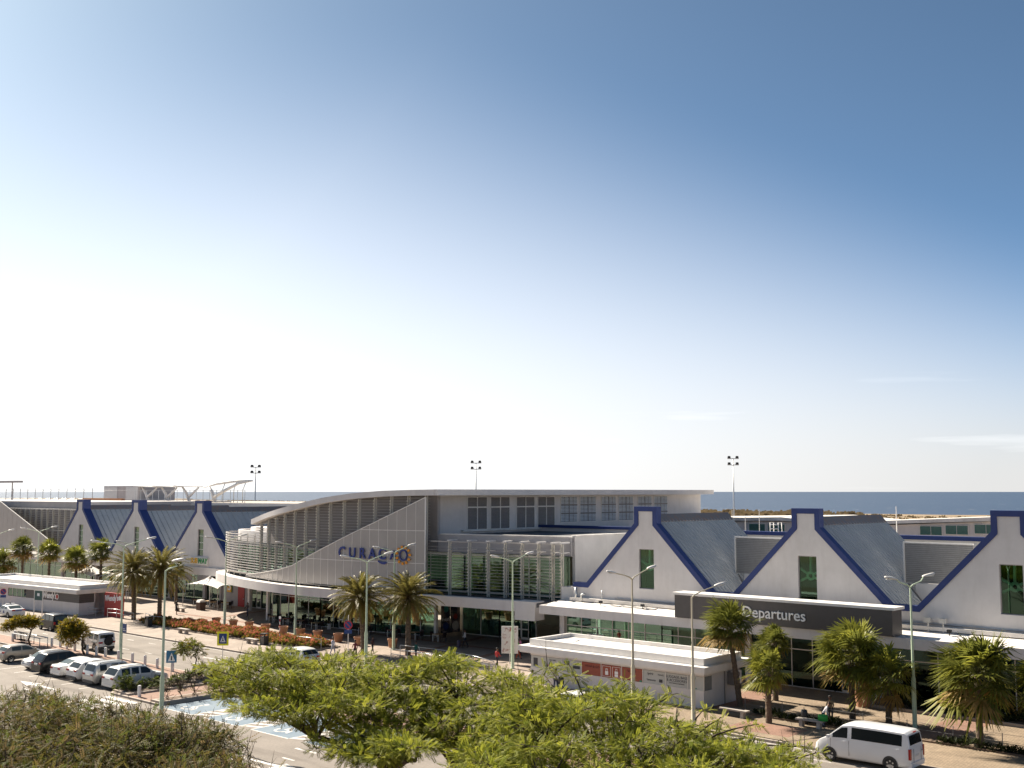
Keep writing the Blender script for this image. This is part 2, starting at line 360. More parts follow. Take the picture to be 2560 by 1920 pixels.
# sea: dark blue, wind-ruffled, with scattered white caps
def sea_material():
    m = bpy.data.materials.new('open_sea'); m.use_nodes = True; nt = m.node_tree; b = nt.nodes['Principled BSDF']
    b.inputs['Roughness'].default_value = 0.32
    geo = _n(nt, 'ShaderNodeNewGeometry')
    mp = _n(nt, 'ShaderNodeMapping'); mp.inputs['Scale'].default_value = (0.02, 0.02, 1); mp.inputs['Rotation'].default_value = (0, 0, R(-43)); nt.links.new(geo.outputs['Position'], mp.inputs[0])
    mp2 = _n(nt, 'ShaderNodeMapping'); mp2.inputs['Scale'].default_value = (1.0, 0.22, 1); nt.links.new(mp.outputs[0], mp2.inputs[0])
    n1 = _n(nt, 'ShaderNodeTexNoise'); n1.inputs['Scale'].default_value = 3.2; n1.inputs['Detail'].default_value = 5; n1.inputs['Roughness'].default_value = 0.75; nt.links.new(mp2.outputs[0], n1.inputs[0])
    r1 = _n(nt, 'ShaderNodeValToRGB'); r1.color_ramp.elements[0].position = 0.63; r1.color_ramp.elements[1].position = 0.70; nt.links.new(n1.outputs[0], r1.inputs[0])
    n2 = _n(nt, 'ShaderNodeTexNoise'); n2.inputs['Scale'].default_value = 0.4; n2.inputs['Detail'].default_value = 4; nt.links.new(mp2.outputs[0], n2.inputs[0])
    r2 = _n(nt, 'ShaderNodeValToRGB'); r2.color_ramp.elements[0].color = (0.016, 0.032, 0.060, 1); r2.color_ramp.elements[1].color = (0.03, 0.05, 0.085, 1); nt.links.new(n2.outputs[0], r2.inputs[0])
    mx = _n(nt, 'ShaderNodeMixRGB'); nt.links.new(r1.outputs[0], mx.inputs[0]); nt.links.new(r2.outputs[0], mx.inputs[1]); mx.inputs[2].default_value = (0.65, 0.66, 0.66, 1)
    nt.links.new(mx.outputs[0], b.inputs['Base Color'])
    bp = _n(nt, 'ShaderNodeBump'); bp.inputs['Strength'].default_value = 1.0; bp.inputs['Distance'].default_value = 2.5; nt.links.new(n1.outputs[0], bp.inputs['Height']); nt.links.new(bp.outputs[0], b.inputs['Normal'])
    return m
sheet('sea', rect(-90000, 70000, 420, 100000), -9.0, sea_material(), kind='structure')
# ground: one sheet out to an uneven shoreline with a low cliff
mb = MB(); xs = np.linspace(-2600, 700, 130); edge = [(x, 742 + 26 * math.sin(x / 61) + 40 * math.sin(x / 193 + 1) + RNG.uniform(-8, 8)) for x in xs]
edge = [(x, y + max(0, (-250 - x)) * 0.28) for x, y in edge]
near = [(x, -120) for x in xs]; n = len(xs)
V = [(x, y, -0.2) for x, y in near] + [(x, y, -0.2) for x, y in edge] + [(x, y + 6, -10) for x, y in edge]
mb.add(V, [(i, i + 1, n + i + 1, n + i) for i in range(n - 1)] + [(n + i, n + i + 1, 2 * n + i + 1, 2 * n + i) for i in range(n - 1)])
ground = tag(mb.build('ground', M_DRY), kind='structure')
road = sheet('road', rect(-520, 160, -60, 63.3), Z_ROAD, M_ASPH, kind='structure')
pave = MB().box(-520, 160, 63.3, 150, -0.19, 0.0).build('pavement', M_SIDE); tag(pave, kind='structure')
# kerb stones along the far side of the road
me = MB().box(0, 3.96, 0, 0.22, -0.145, 0.012).mesh('kerb_stone', M_KERB)
for i in range(62):
    o = obj('kerb_stone', me, pave); o.location = (-220 + 4 * i, 63.12, 0)
plaza = sheet('plaza', [(-131, 69.2), (-62.2, 69.2), (-62.2, 90), (-131, 92)], 0.004, M_PLAZA, kind='structure')
for poly in (rect(-128, -90, 76.9, 77.7), rect(-100, -72, 80.4, 81.1)):
    sheet('brick_band', poly, 0.008, M_RBRICK, plaza)
for x in (-119, -106.5, -93, -80, -73): sheet('brick_band', [(x, 72), (x + .8, 72), (x - 3.2, 87), (x - 4.0, 87)], 0.012, M_RBRICK, plaza)
walk = sheet('brick_walk', rect(-48, 60, 63.35, 82), 0.004, M_YBRICK, kind='structure')
for a, b in ((-30.6, -27.9), (-46.4, -43.6), (-12, -9.4)):
    sheet('brick_band', [(a, 69.9), (b, 69.9), (b, 77.4), (a, 77.4)], 0.008, M_RBRICK, walk)
sheet('brick_band', [(-40.4, 64.6), (-35.8, 64.6), (-35.8, 67.4), (-40.4, 67.4)], 0.008, M_RBRICK, walk)

# --- painted markings, each one a part of the road
ZM = Z_ROAD + 0.004
def mark(name, poly, m=None, z=ZM): return sheet(name, poly, z, m or M_MARK, road)
for i in range(26):
    x = -128 + 4.35 * i
    mark('lane_dash', rect(x, x + 1.3, 60.85, 60.97)); mark('lane_dash', rect(x + 1.6, x + 2.9, 57.08, 57.2))
mark('lane_line', rect(-93.6, -88.2, 59.22, 59.42)); mark('lane_line', rect(-150, -20, 53.62, 53.74))
mark('lane_line', rect(-150, -20, 62.86, 62.96))
mark('direction_arrow', [(-100.2, 58.9), (-98.0, 58.3), (-98.0, 58.75), (-95.6, 58.8), (-95.6, 59.0), (-98.0, 59.05), (-98.0, 59.5)])
for i in range(14): mark('bay_line', rect(-124.1 + 2.9 * i + .45, -124.1 + 2.9 * i + .57, 43.3, 49.8))
for i, y in enumerate((43.2, 42.2, 41.25, 40.2, 39.2, 38.2)): mark('zebra_stripe', rect(-81.2 - .1 * i, -77 - .1 * i, y - .28, y + .28))
mark('direction_arrow', [(-92.9, 41.8), (-90.3, 41.2), (-90.3, 41.65), (-87, 41.78), (-87, 42.0), (-90.3, 42.05), (-90.3, 42.45)])
mark('direction_arrow', [(-51.2, 39.1), (-53.8, 38.4), (-53.8, 38.88), (-57.4, 38.75), (-57.4, 38.97), (-53.8, 39.2), (-53.8, 39.7)])
for i in range(12):
    x = -64.9 + 4.85 * i - 24.25
    if not -82 < x < -74: mark('lane_dash', rect(x, x + 1.1, 40.36, 40.52))
mark('lane_dash', rect(-56.6, -54.6, 42.3, 42.52))
# blue bays for wheelchair users, with hatched strips and symbols
bx = [(-74.4, -70.3), (-68.7, -64.7), (-63.1, -59.1), (-57.5, -53.5)]
for a, b in bx:
    mark('blue_bay', rect(a, b, 43.75, 49.3), M_BLUEP)
    mb = MB(); cx, cy = (a + b) / 2 - .3, 45.0; K = 20
    vs = []
    for k in range(K + 1):
        t = R(-200 + 290 * k / K); vs += [(cx + .62 * math.cos(t), cy + .62 * math.sin(t), 0), (cx + .46 * math.cos(t), cy + .46 * math.sin(t), 0)]
    mb.add(vs, [(2 * k, 2 * k + 1, 2 * k + 3, 2 * k + 2) for k in range(K)])
    mb.add([(cx - .1, cy + .1, 0), (cx + .1, cy + .1, 0), (cx + .1, cy + 1.1, 0), (cx - .1, cy + 1.1, 0)], [(0, 1, 2, 3)])
    mb.add([(cx + .1, cy + .1, 0), (cx + .1, cy + .28, 0), (cx + .75, cy + .2, 0), (cx + 1.0, cy - .45, 0), (cx + .8, cy - .5, 0), (cx + .6, cy + .02, 0)], [(0, 1, 2, 3, 4, 5)])
    mb.add([(cx + .2 * math.cos(2 * math.pi * k / 10), cy + 1.42 + .2 * math.sin(2 * math.pi * k / 10), 0) for k in range(10)], [tuple(range(10))])
    o = mb.build('wheelchair_symbol', M_MARK, road); o.location = (0, 0, ZM + .004)
    sheet('bay_line', rect(a, b, 43.62, 43.75), ZM, M_MARK, road)
for a, b in ((-70.3, -68.7), (-64.7, -63.1), (-59.1, -57.5)):
    mark('bay_line', rect(a, a + .12, 43.75, 49.3)); mark('bay_line', rect(b - .12, b, 43.75, 49.3))
    for k in range(6):
        y = 43.8 + .92 * k; mark('hatch_stripe', [(a + .14, y), (b - .14, y + .55), (b - .14, y + .95), (a + .14, y + .4)])
# --- kerbed island between car park and road
isl = MB().prism([(-140, 50.4), (-82.4, 50.4), (-82.4, 44.3), (-81.8, 43.8), (-75.2, 43.8), (-74.7, 44.4), (-74.7, 49.6), (-20, 49.6), (-20, 53.4), (-140, 53.4)], -0.19, 0.0).build('traffic_island', M_KERB); tag(isl, kind='structure')
sheet('island_paving', [(-139.8, 50.6), (-82.2, 50.6), (-79.4, 50.6), (-79.4, 44.0), (-76.3, 44.0), (-76.3, 49.8), (-20.2, 49.8), (-20.2, 53.2), (-139.8, 53.2)], 0.004, pavers('island_pavers', (0.33, 0.20, 0.145), (0.27, 0.165, 0.12), (0.16, 0.11, 0.09), 0.24, 0.12, R(45)), isl)
def bed(poly_in, poly_out, parent):
    MB().prism(poly_out, -0.01, 0.14).build('bed_kerb', M_KERB, parent); sheet('bed_soil', poly_in, 0.145, M_SOIL, parent)
bed([(-82.0, 44.5), (-79.8, 44.2), (-79.6, 50.3), (-82.0, 50.3)], [(-82.2, 44.2), (-79.6, 44.0), (-79.4, 50.5), (-82.2, 50.5)], isl)
bed([(-76.0, 44.3), (-75.0, 44.4), (-74.95, 50.4), (-76.0, 50.4)], [(-76.2, 44.0), (-75.1, 44.0), (-74.8, 44.5), (-74.8, 50.6), (-76.2, 50.6)], isl)
bed([(-84, 50.9), (-60, 50.9), (-60, 52.6), (-84, 52.6)], [(-84.2, 50.7), (-59.8, 50.7), (-59.8, 52.8), (-84.2, 52.8)], isl)
# ================================================================== central terminal with the curved front
CAN = Path([(-130, 88.4), (-128.6, 84.2), (-125.6, 81.1), (-120.8, 79.0), (-115.5, 77.3), (-110, 76), (-105, 75.2), (-100, 74.9), (-95, 75.1), (-90, 75.8), (-85, 76.8), (-81, 77.6), (-77, 78.2), (-73.5, 78.6), (-69.6, 79.1)])
LOU = Path([(-128.4, 88), (-127.4, 84.6), (-124.7, 82.0), (-120, 80.3), (-115.5, 79.3), (-111, 78.4), (-106, 77.4), (-100, 77), (-95, 77.2), (-90, 78), (-84.5, 79.2), (-81.5, 79.8), (-77, 80.7), (-73.5, 81.4), (-68.7, 82.1)])
term = thing('terminal_building', 'curved white terminal hall with louvred front and sweeping roof in the middle', 'airport terminal', (-98, 90, 0))
def roofz(x): return float(np.interp(x, [-114, -110, -105, -97.8, -93.4, -89.6, -86, -83, -60], [11.95, 12.75, 13.55, 14.65, 15.13, 15.38, 15.48, 15.52, 15.52]))
tC = list(np.linspace(0.3, CAN.len, 70))
mb = MB(); ribbon(mb, CAN, tC, -0.25, 0.0, 4.12, 5.08); mb.build('canopy_fascia', M_WHITE, term, True, True)
mb = MB(); ribbon(mb, CAN, tC, -9.0, -0.24, 4.55, 4.96); mb.build('canopy_roof', M_FLATR, term, False, True)
mb = MB(); ribbon(mb, CAN, tC, -1.3, -0.26, 4.962, 5.02); mb.build('canopy_gutter', M_ROOFW, term, False, True)
mb = MB(); ribbon(mb, CAN, list(np.linspace(CAN.len - 2.3, CAN.len - .02, 5)), -1.6, 0.012, 3.35, 5.09); mb.build('canopy_end_block', M_WHITE, term, False, True)
# --- ground floor glazing under the canopy
def glazed(line, parent, h=4.2, pane_w=1.9, transom=3.05, dm=M_GLASS, mull=0.07, name='window_pane', base=0.06, door=()):
    """a run of separate glass panes with mullions and one transom along a polyline"""
    idx = 0
    for (ax, ay), (bx_, by) in zip(line[:-1], line[1:]):
        L = math.hypot(bx_ - ax, by - ay); n = max(1, round(L / pane_w)); ux, uy = (bx_ - ax) / L, (by - ay) / L; nx, ny = uy, -ux
        for i in range(n):
            a, b = L * i / n + mull / 2, L * (i + 1) / n - mull / 2
            for z0, z1 in ((base + .05, transom - .035), (transom + .035, h - .05)):
                mb = MB(); p = (ax + ux * a, ay + uy * a); q = (ax + ux * b, ay + uy * b)
                mb.bar((*p, (z0 + z1) / 2), (*q, (z0 + z1) / 2), 0.012, z1 - z0); mb.build(name, dm, parent, False, True)
        for i in range(n + 1):
            t = L * i / n; MB().bar((ax + ux * t, ay + uy * t, base), (ax + ux * t, ay + uy * t, h), 0.10, mull).build('mullion', M_ALU, parent, False, True)
        for z in (base, transom, h): MB().bar((ax + ux * .05, ay + uy * .05, z), (bx_ - ux * .05, by - uy * .05, z), 0.08, mull).build('transom', M_ALU, parent, False, True)
glazed([(-113.4, 81.2), (-108, 80.75), (-103.5, 80.7), (-99.2, 81.0), (-95, 81.6), (-91, 82.5), (-87.6, 83.5)], term)
glazed([(-87.1, 87.2), (-82.2, 87.75), (-77.6, 88.4)], term, pane_w=2.1, dm=M_GLASSD)
glazed([(-126.8, 87.5), (-123.0, 87.75), (-117, 87.8)], term, pane_w=1.7, dm=M_GLASSD)
def glass_door(parent, p, ang, w=0.95, h=2.3, leaves=2):
    """a framed glass door of one or two leaves standing just before a glazed wall"""
    d = obj('door', MB().box(0, w * leaves, -.03, .03, h, h + .1).mesh('door', M_ALU), parent); d.location = Vector((*p, 0)) - Vector(parent.location); d.rotation_euler = (0, 0, ang)
    for k in range(leaves):
        a = k * w
        mb = MB().box(a + .01, a + .09, -.035, .035, .03, h).box(a + w - .09, a + w - .01, -.035, .035, .03, h).box(a + .09, a + w - .09, -.035, .035, .03, .25).box(a + .09, a + w - .09, -.035, .035, h - .09, h).box(a + .09, a + w - .09, -.035, .035, 1.0, 1.12)
        mb.build('door_frame', M_ALU, d)
        MB().box(a + .09, a + w - .09, -.008, .008, .25, 1.0).box(a + .09, a + w - .09, -.008, .008, 1.12, h - .09).build('door_pane', M_GLASSD, d)
    return d
glass_door(term, (-100.3, 80.78), R(5)); glass_door(term, (-80.2, 87.85), R(6)); glass_door(term, (-125.7, 87.45), R(3), leaves=1)
for x, y in ((-113.3, 80.45), (-87.3, 83.35)): MB().box(x - .16, x + .16, y - .16, y + .16, 0, 4.6).build('pillar', M_PAINT, term, False, True)
MB().box(-124.2, -123.8, 85.0, 85.4, 0, 4.6).build('pillar', M_PAINT, term, False, True)
# walls and the red door left of the entrance
MB().box(-133.6, -129.95, 87.4, 87.7, 0, 4.6).box(-128.35, -126.85, 87.4, 87.7, 0, 4.6).box(-129.95, -128.35, 87.4, 87.7, 2.75, 4.6).build('side_wall', M_GREYW, term, False, True)
dr = MB().box(-129.9, -128.4, 87.36, 87.42, 0.02, 2.72).build('door', M_RED, term, False, True); MB().box(-128.6, -128.52, 87.3, 87.36, 1.0, 1.15).build('door_handle', M_STEELT, dr, False)
tag(dr, label='plain red door in the grey wall')
# posters in the shop window of the recess
MB().box(-87.42, -87.36, 84.2, 85.5, 0.25, 3.6).box(-87.42, -87.36, 85.6, 87.0, 0.25, 3.6).build('shop_poster', mat('food_poster_print', (0.05, 0.06, 0.10), 0.5, var=0.5, scale=1.3, world_space=True, col2=(0.30, 0.22, 0.17), thresh=(.45, .62)), term, False, True)
for y, z, r, c in ((84.85, 1.0, .42, (0.02, 0.04, 0.16)), (86.3, .95, .5, (0.55, 0.5, 0.42)), (84.9, 2.8, .36, (0.05, .25, .22)), (86.3, 1.9, .3, (0.4, .06, .04))):
    mb = MB(); mb.add([(-87.35, y + r * math.cos(2 * math.pi * k / 14), z + r * 1.0 * math.sin(2 * math.pi * k / 14)) for k in range(14)], [tuple(range(14))]); mb.build('poster_picture', mat('poster_ink_%d' % (z * 100), c, .5, var=.2), term, False, True)
text_on_wall('poster_lettering', 'Fresh', .5, M_SIGNW, term, (-87.345, 84.85, 1.7), face=(1, 0), depth=.004)
# interior: floor, back wall, ceiling, a few columns and a counter
MB().box(-126, -76, 89.6, 99, 0.0, 0.03).build('inner_floor', M_ROOMF, term, False, True)
MB().box(-127, -70, 99, 99.3, 0, 10.7).build('inner_wall', M_ROOM, term, False, True)
M_COLG = mat('pale_green_column', (0.35, 0.62, 0.48), 0.6, var=.05)
for x, y in ((-111.2, 82.6), (-103, 82.5), (-95.5, 83.6), (-91.5, 84.4), (-84.6, 89), (-79.3, 89.4)): MB().lathe([(.32, 0), (.32, 4.5)], (x, y, 0.0), 14).build('inner_column', M_COLG, term, 'all', True)
for k in range(8): MB().box(-109.8 + 2.4 * k, -108.4 + 2.4 * k, 85.2, 85.9, 0.0, 1.0 + .25 * (k % 3)).build('shop_counter', mat('counter_%d' % (k % 3), ((.28, .16, .07), (.12, .12, .12), (.4, .36, .3))[k % 3], .5), term, False, True)
# --- upper louvred front: glass below, slatted grey wall above, posts and slats outside
S0, S1, SE = 1.0, LOU.tx(-84.0), LOU.len
def inner(t0, t1, n): return list(np.linspace(t0, t1, n))
nb = 24; SG = LOU.tx(-113.8)
def lz(t): return roofz(LOU.at(t)[0]) - 0.62
for i in range(27):
    a, b = S0 + .3 + (SE - S0 - .3) * i / 27, S0 + .3 + (SE - S0 - .3) * (i + 1) / 27
    mb = MB(); ribbon(mb, LOU, [a + .04, b - .04], -1.36, -1.34, 5.0, 9.1); mb.build('upper_pane', M_GLASSD, term, False, True)
    p = LOU.at(a, -1.33); MB().bar((*p, 5.0), (*p, 9.1), .08, .06).build('mullion', M_ALU, term, False, True)
mb = MB(); ribbon(mb, LOU, inner(SG, S1, 22), -1.5, -1.3, 9.12, lambda t: lz(t) + .1); mb.build('upper_wall', mat('upper_wall_cladding', (.27, .25, .24), .7, var=.08, scale=.8, world_space=True), term, False, True)
mb = MB(); ribbon(mb, LOU, inner(S1, SE, 16), -1.75, -1.5, 9.12, 10.9); mb.build('parapet_wall', M_GREYW, term, False, True)
mb = MB(); ribbon(mb, LOU, inner(S1 + .3, SE, 16), -1.95, -1.45, 10.9, 11.02); mb.build('parapet_cap', M_ROOFW, term, False, True)
mb = MB(); ribbon(mb, LOU, inner(.6, SG, 16), -1.9, -1.45, 9.12, 10.45); mb.build('drum_parapet', M_WHITE, term, True, True)
mb = MB(); ribbon(mb, LOU, inner(1.5, SG + 2, 16), -5.6, -3.0, 10.0, 10.75); mb.build('drum_upstand', M_WHITE, term, True, True)
mb = MB(); ribbon(mb, LOU, inner(.6, SG, 16), -12, -1.9, 9.9, 10.0); mb.build('drum_roof', M_ROOFW, term, False, True)
# slats: one long curved blade per level
for k in range(33):
    z = 5.46 + 0.305 * k
    if z < 10.2: t0, t1 = S0, SE
    else:
        t0 = next((t for t in np.linspace(SG, S1, 80) if lz(t) > z + .1), None); t1 = S1
        if t0 is None or t1 - t0 < 1: continue
    if 9.95 < z < 10.2: t1 = S1
    mb = MB(); ribbon(mb, LOU, inner(t0, t1, max(6, int((t1 - t0) / 1.1))), -0.03, 0.13, z, (lambda t, z=z: z + (.11 if t < SG + 1.5 else .04 if t < S1 else .022))); mb.build('slat', M_SLAT, term, False, True)
for z, t0, t1 in ((8.95, S0, SE), (5.3, S0, SE), (10.22, S1, SE)):
    mb = MB(); ribbon(mb, LOU, inner(t0, t1, 40), -0.22, -0.08, z, z + .11); mb.build('rail', M_SLAT, term, False, True)
posts = [18.6 - 2.17 * k for k in range(1, 9)][::-1] + [18.6 + 2.17 * k for k in range(13)]
off = LOU.tx(-110.23) - 18.6
posts = [p + off for p in posts if p + off > .6] + [LOU.tx(x) for x in (-81.59, -79.28, -77.1, -75.19, -73.29, -71.43, -69.81, -68.8)]
for i, t in enumerate(posts):
    x, y = LOU.at(t); a = LOU.ang(t)
    zt = lz(t) if SG + 1 < t < S1 + .3 else 10.25
    po = obj('post', (MB().box(-.09, -.02, -.14, .02, 5.0, zt).box(.06, .13, -.02, .14, 5.0, zt) if t > SG - .5 else MB().box(-.03, .03, .06, .16, 5.0, zt)).mesh('post', M_POST), term); po.location = Vector((x, y, 0)) - Vector(term.location); po.rotation_euler = (0, 0, a)
    nbk = int((zt - 5.4) / .305); mb = MB()
    for j in range(nbk): z = 5.46 + .305 * j; mb.box(-.15 if t > SG else -.04, -.09 if t > SG else .04, -.22 if t > SG else .0, -.02 if t > SG else .06, z - .05, z + .1)
    tag(mb.build('slat_bracket', M_POST, po), kind='stuff')
    if t > S1 - .5:
        ar = MB().box(-.09, .09, -.35, 1.3, 10.36, 10.5).build('bracket_arm', M_PAINT, po); MB().box(-.05, .05, -.2, 1.3, 9.45, 9.53).build('bracket_arm', M_PAINT, po)
# --- swept roof and hall behind
ts = list(np.linspace(SG, S1 + 1.0, 34))
mb = MB(); ribbon(mb, LOU, ts, -0.9, 0.75, lambda t: roofz(LOU.at(t)[0]) - .6, lambda t: roofz(LOU.at(t)[0])); mb.build('roof_edge', M_WHITE, term, True, True)
mb = MB(); vs = []; N = 30
for i, t in enumerate(np.linspace(SG, S1 + 1.0, N)):
    x, y = LOU.at(t, -.85); z = roofz(LOU.at(t)[0]) - .05; yb = 134.5 if x < -85.6 else 134.5 - (x + 85.6) / 2.7 * 50; vs += [(x, y, z), (x, yb, z), (x, yb, z - .5), (x, y, z - .5)]
mb.add(vs, [(4 * i + j, 4 * i + 4 + j, 4 * i + 4 + (j + 1) % 4, 4 * i + (j + 1) % 4) for i in range(N - 1) for j in range(4)] + [(0, 1, 2, 3), (4 * N - 1, 4 * N - 2, 4 * N - 3, 4 * N - 4)]); mb.build('roof', M_ROOFW, term, False, True)
xr = LOU.at(S1 + 1.0)[0]; yr = LOU.at(S1 + 1.0, -.9)[1]
yf = LOU.at(S1 + 1.0, .7)[1]; MB().prism([(xr - .06, yf), (xr + .5, yf), (-85.2, 134.6), (-85.9, 134.6)], 14.925, 15.526).build('roof_edge', M_WHITE, term, False, True)
MB().box(-88, -87, 83.6, 134, 10.0, 14.95).box(-113, -88, 83.6, 84.0, 9.2, 11.4).build('hall_wall', M_WHITE, term, False, True)
MB().box(-113, -88, 133.4, 134, 0, 14.9).build('hall_wall', M_GREYW, term, False, True)
hw = -86.99
MB().box(-95, -87.001, 83.2, 83.6, 9.2, 14.9).build('hall_wall', M_GREYW, term, False, True)
# louvred hall windows: four dark pairs then six with glass blades
def hallwin(y0, y1, z0, z1, dark, rows):
    w = MB().box(hw, hw + .06, y0, y1, z0, z0 + .08).box(hw, hw + .06, y0, y1, z1 - .08, z1).box(hw, hw + .06, y0, y0 + .08, z0 + .08, z1 - .08).box(hw, hw + .06, y1 - .08, y1, z0 + .08, z1 - .08).build('hall_window', M_PAINT, term, False, True)
    MB().box(hw + .004, hw + .012, y0 + .08, y1 - .08, z0 + .08, z1 - .08).build('pane', M_DGREY if dark else mat('frosted_louvre_glass', (.30, .34, .38), .25, var=.06), w, False).location = (0, 0, 0)
    zs = [z0 + (z1 - z0) * f for f in rows]
    mb = MB().box(hw + .012, hw + .08, (y0 + y1) / 2 - .05, (y0 + y1) / 2 + .05, z0 + .08, z1 - .08)
    for z in zs: mb.box(hw + .012, hw + .09, y0 + .08, y1 - .08, z - .07, z + .07)
    if not dark:
        for f in (.25, .75): mb.box(hw + .012, hw + .05, y0 + (y1 - y0) * f - .03, y0 + (y1 - y0) * f + .03, z0 + .08, z1 - .08)
    mb.build('glazing_bar', M_PAINT if dark else M_DGREY, w, False).location = (0, 0, 0)
    mb = MB(); n = int((z1 - z0) / .17)
    for k in range(1, n):
        z = z0 + .08 + (z1 - z0 - .16) * k / n
        mb.add([(hw + .014, y0 + .08, z + .05), (hw + .014, y1 - .08, z + .05), (hw + .075, y1 - .08, z - .04), (hw + .075, y0 + .08, z - .04)], [(0, 1, 2, 3)])
    tag(mb.build('louvre_blades', mat('grey_louvre_blade', (.21, .205, .21), .5) if dark else mat('pale_louvre_blade', (.55, .58, .62), .35), w, False), kind='stuff').location = (0, 0, 0)
for y0, y1 in ((87.64, 90.82), (91.34, 94.54), (95.63, 98.84), (99.34, 102.47)): hallwin(y0, y1, 11.1, 14.75, True, (.68,))
for y0, y1 in ((103.51, 106.72), (107.18, 110.35), (111.41, 114.47), (114.98, 118.16), (119.12, 122.26), (122.72, 125.87)): hallwin(y0, y1, 11.6, 14.75, False, (.34, .67))
MB().box(-86.98, -86.6, 86.71, 102.77, 10.96, 11.12).build('wall_skirting', M_ROOFW, term, False, True)
# flat roof in front of the hall and the block's side wall
p0, p1 = LOU.at(S1 + .5, -1.7), LOU.at(SE, -1.7)
MB().prism([(-87, p0[1] + .3)] + [LOU.at(t, -1.76) for t in np.linspace(S1 + .5, SE, 10)] + [(-68.9, 100), (-87, 118)], 10.5, 10.72).build('flat_roof', M_FLATR, term, False, True)
MB().box(-69.1, -68.75, p1[1] + .2, 100, 0, 11.0).build('block_side_wall', M_WHITE, term, False, True)
MB().box(-69.2, -68.6, p1[1] + .2, 100, 11.0, 11.12).build('parapet_cap', M_ROOFW, term, False, True)
MB().box(-87, -69, 99.6, 100, 10.3, 11.15).build('parapet_wall', M_WHITE, term, False, True)
MB().box(-87.0, -69.2, 99.4, 100.2, 11.15, 11.45).build('blue_coping', M_BLUE, term, False, True)
MB().box(-127, -69.3, 99.5, 100, 4.5, 10.0).build('rear_wall', M_ROOM, term, False, True)
mb = MB(); ribbon(mb, LOU, inner(1, SE, 30), -9, -1.4, 4.97, 5.03); mb.build('upper_floor', M_ROOMF, term, False, True)
for k in range(9):
    t = 6 + 5.6 * k; x, y = LOU.at(t, -3.4); MB().lathe([(.3, 5.03), (.3, 9.4)], (x, y, 0), 12).build('inner_column', M_COLG, term, 'all', True)
    x, y = LOU.at(t + 2.5, -3); MB().box(x - .8, x + .8, y - .35, y + .35, 5.03, 6.2).build('upper_furniture', mat('seat_fabric', (.22, .28, .26), .7), term, False, True)
# --- perforated sail screen with the sign
ZS = ([LOU.tx(-115.2), LOU.tx(-112), LOU.tx(-109.2), LOU.tx(-106.5), LOU.tx(-103.5), LOU.tx(-96.9), LOU.tx(-90.5), LOU.tx(-84.2)], [5.42, 5.75, 6.1, 6.45, 7.05, 9.53, 12.08, 14.7])
def sz(t): return float(np.interp(t, *ZS))
M_SAIL = mat('perforated_aluminium', (0.40, 0.37, 0.345), 0.55, metal=0.2, var=0.05, scale=0.7, world_space=True)
sail = thing('sail_screen', 'triangular perforated metal sail screen carrying the blue place name', 'facade screen', (-100, 77, 0))
sa, sb = ZS[0][0], ZS[0][-1]; nP = 26
edges_t = [sa + (sb - sa) * (i / nP) ** 0.97 for i in range(nP + 1)]
for i in range(nP):
    a, b = edges_t[i] + .03, edges_t[i + 1] - .03
    for z0, z1 in ((5.35, 7.98), (8.06, 11.28), (11.36, 15)):
        ta, tb = min(z1, sz(a) - .04), min(z1, sz(b) - .04)
        if tb <= z0 + .05: continue
        ta = max(ta, z0 + .01)
        mb = MB(); ribbon(mb, LOU, [a, b], 0.55, 0.58, z0, (lambda t, a=a, b=b, ta=ta, tb=tb: ta + (tb - ta) * (t - a) / (b - a))); mb.build('screen_panel', M_SAIL, sail, False, True)
    if i: x, y = LOU.at(edges_t[i], .56); MB().bar((x, y, 5.3), (x, y, sz(edges_t[i])), .07, .05).build('screen_joint', M_PAINT, sail, False, True)
for z in (8.02, 11.32):
    t0 = next(t for t in np.linspace(sa, sb, 200) if sz(t) > z); mb = MB(); ribbon(mb, LOU, inner(t0, sb, 14), .535, .595, z - .035, z + .035); mb.build('screen_joint', M_PAINT, sail, False, True)
mb = MB(); ribbon(mb, LOU, inner(sa, sb, 40), .5, .62, lambda t: sz(t) - .04, lambda t: sz(t) + .06); mb.build('screen_edge', M_PAINT, sail, False, True)
x, y = LOU.at(sb, .56); MB().bar((x, y, 5.3), (x, y, 14.75), .12, .12).build('screen_edge', M_PAINT, sail, False, True)
mb = MB(); ribbon(mb, LOU, inner(sa, sb, 40), .1, .7, 5.2, 5.28); mb.build('screen_footing', M_DGREY, sail, False, True)
for t in np.linspace(sa + 3, sb - .5, 9): x, y = LOU.at(t, .5); MB().bar((x, y, 4.96), (x, y, 5.22), .1, .1).build('screen_foot', M_ALU, sail, False, True)
M_LOGO = mat('logo_blue', (0.014, 0.034, 0.22), 0.4, var=.04); M_RAY = mat('logo_orange', (0.80, 0.30, 0.015), 0.5, var=.05)
def onsail(name, me, x, z, parent, off=.72, rot=0):
    t = LOU.tx(x); p = LOU.at(t, off); o = obj(name, me, parent); o.location = Vector((p[0], p[1], z)) - Vector(parent.location); o.rotation_euler = (R(90), rot, LOU.ang(t)); return o
for ch, x, z, s in (('C', -94.75, 8.82, 1.65), ('U', -93.3, 8.8, 1.55), ('R', -91.95, 8.8, 1.55), ('A', -90.65, 8.78, 1.55), ('C', -89.35, 8.8, 1.6), ('A', -88.0, 8.72, 1.3)):
    o = onsail('sign_letter', text_mesh('sign_letter', ch, s, M_LOGO, .1, bold=.028), x, z, sail); o.scale = (.92, 1, 1)
mb = MB(); pts = [(-.5, -.62), (-.3, -.74), (.1, -.8), (.42, -.74), (.62, -.9), (.3, -1.06), (-.05, -1.02), (-.3, -.92), (-.52, -.82)]
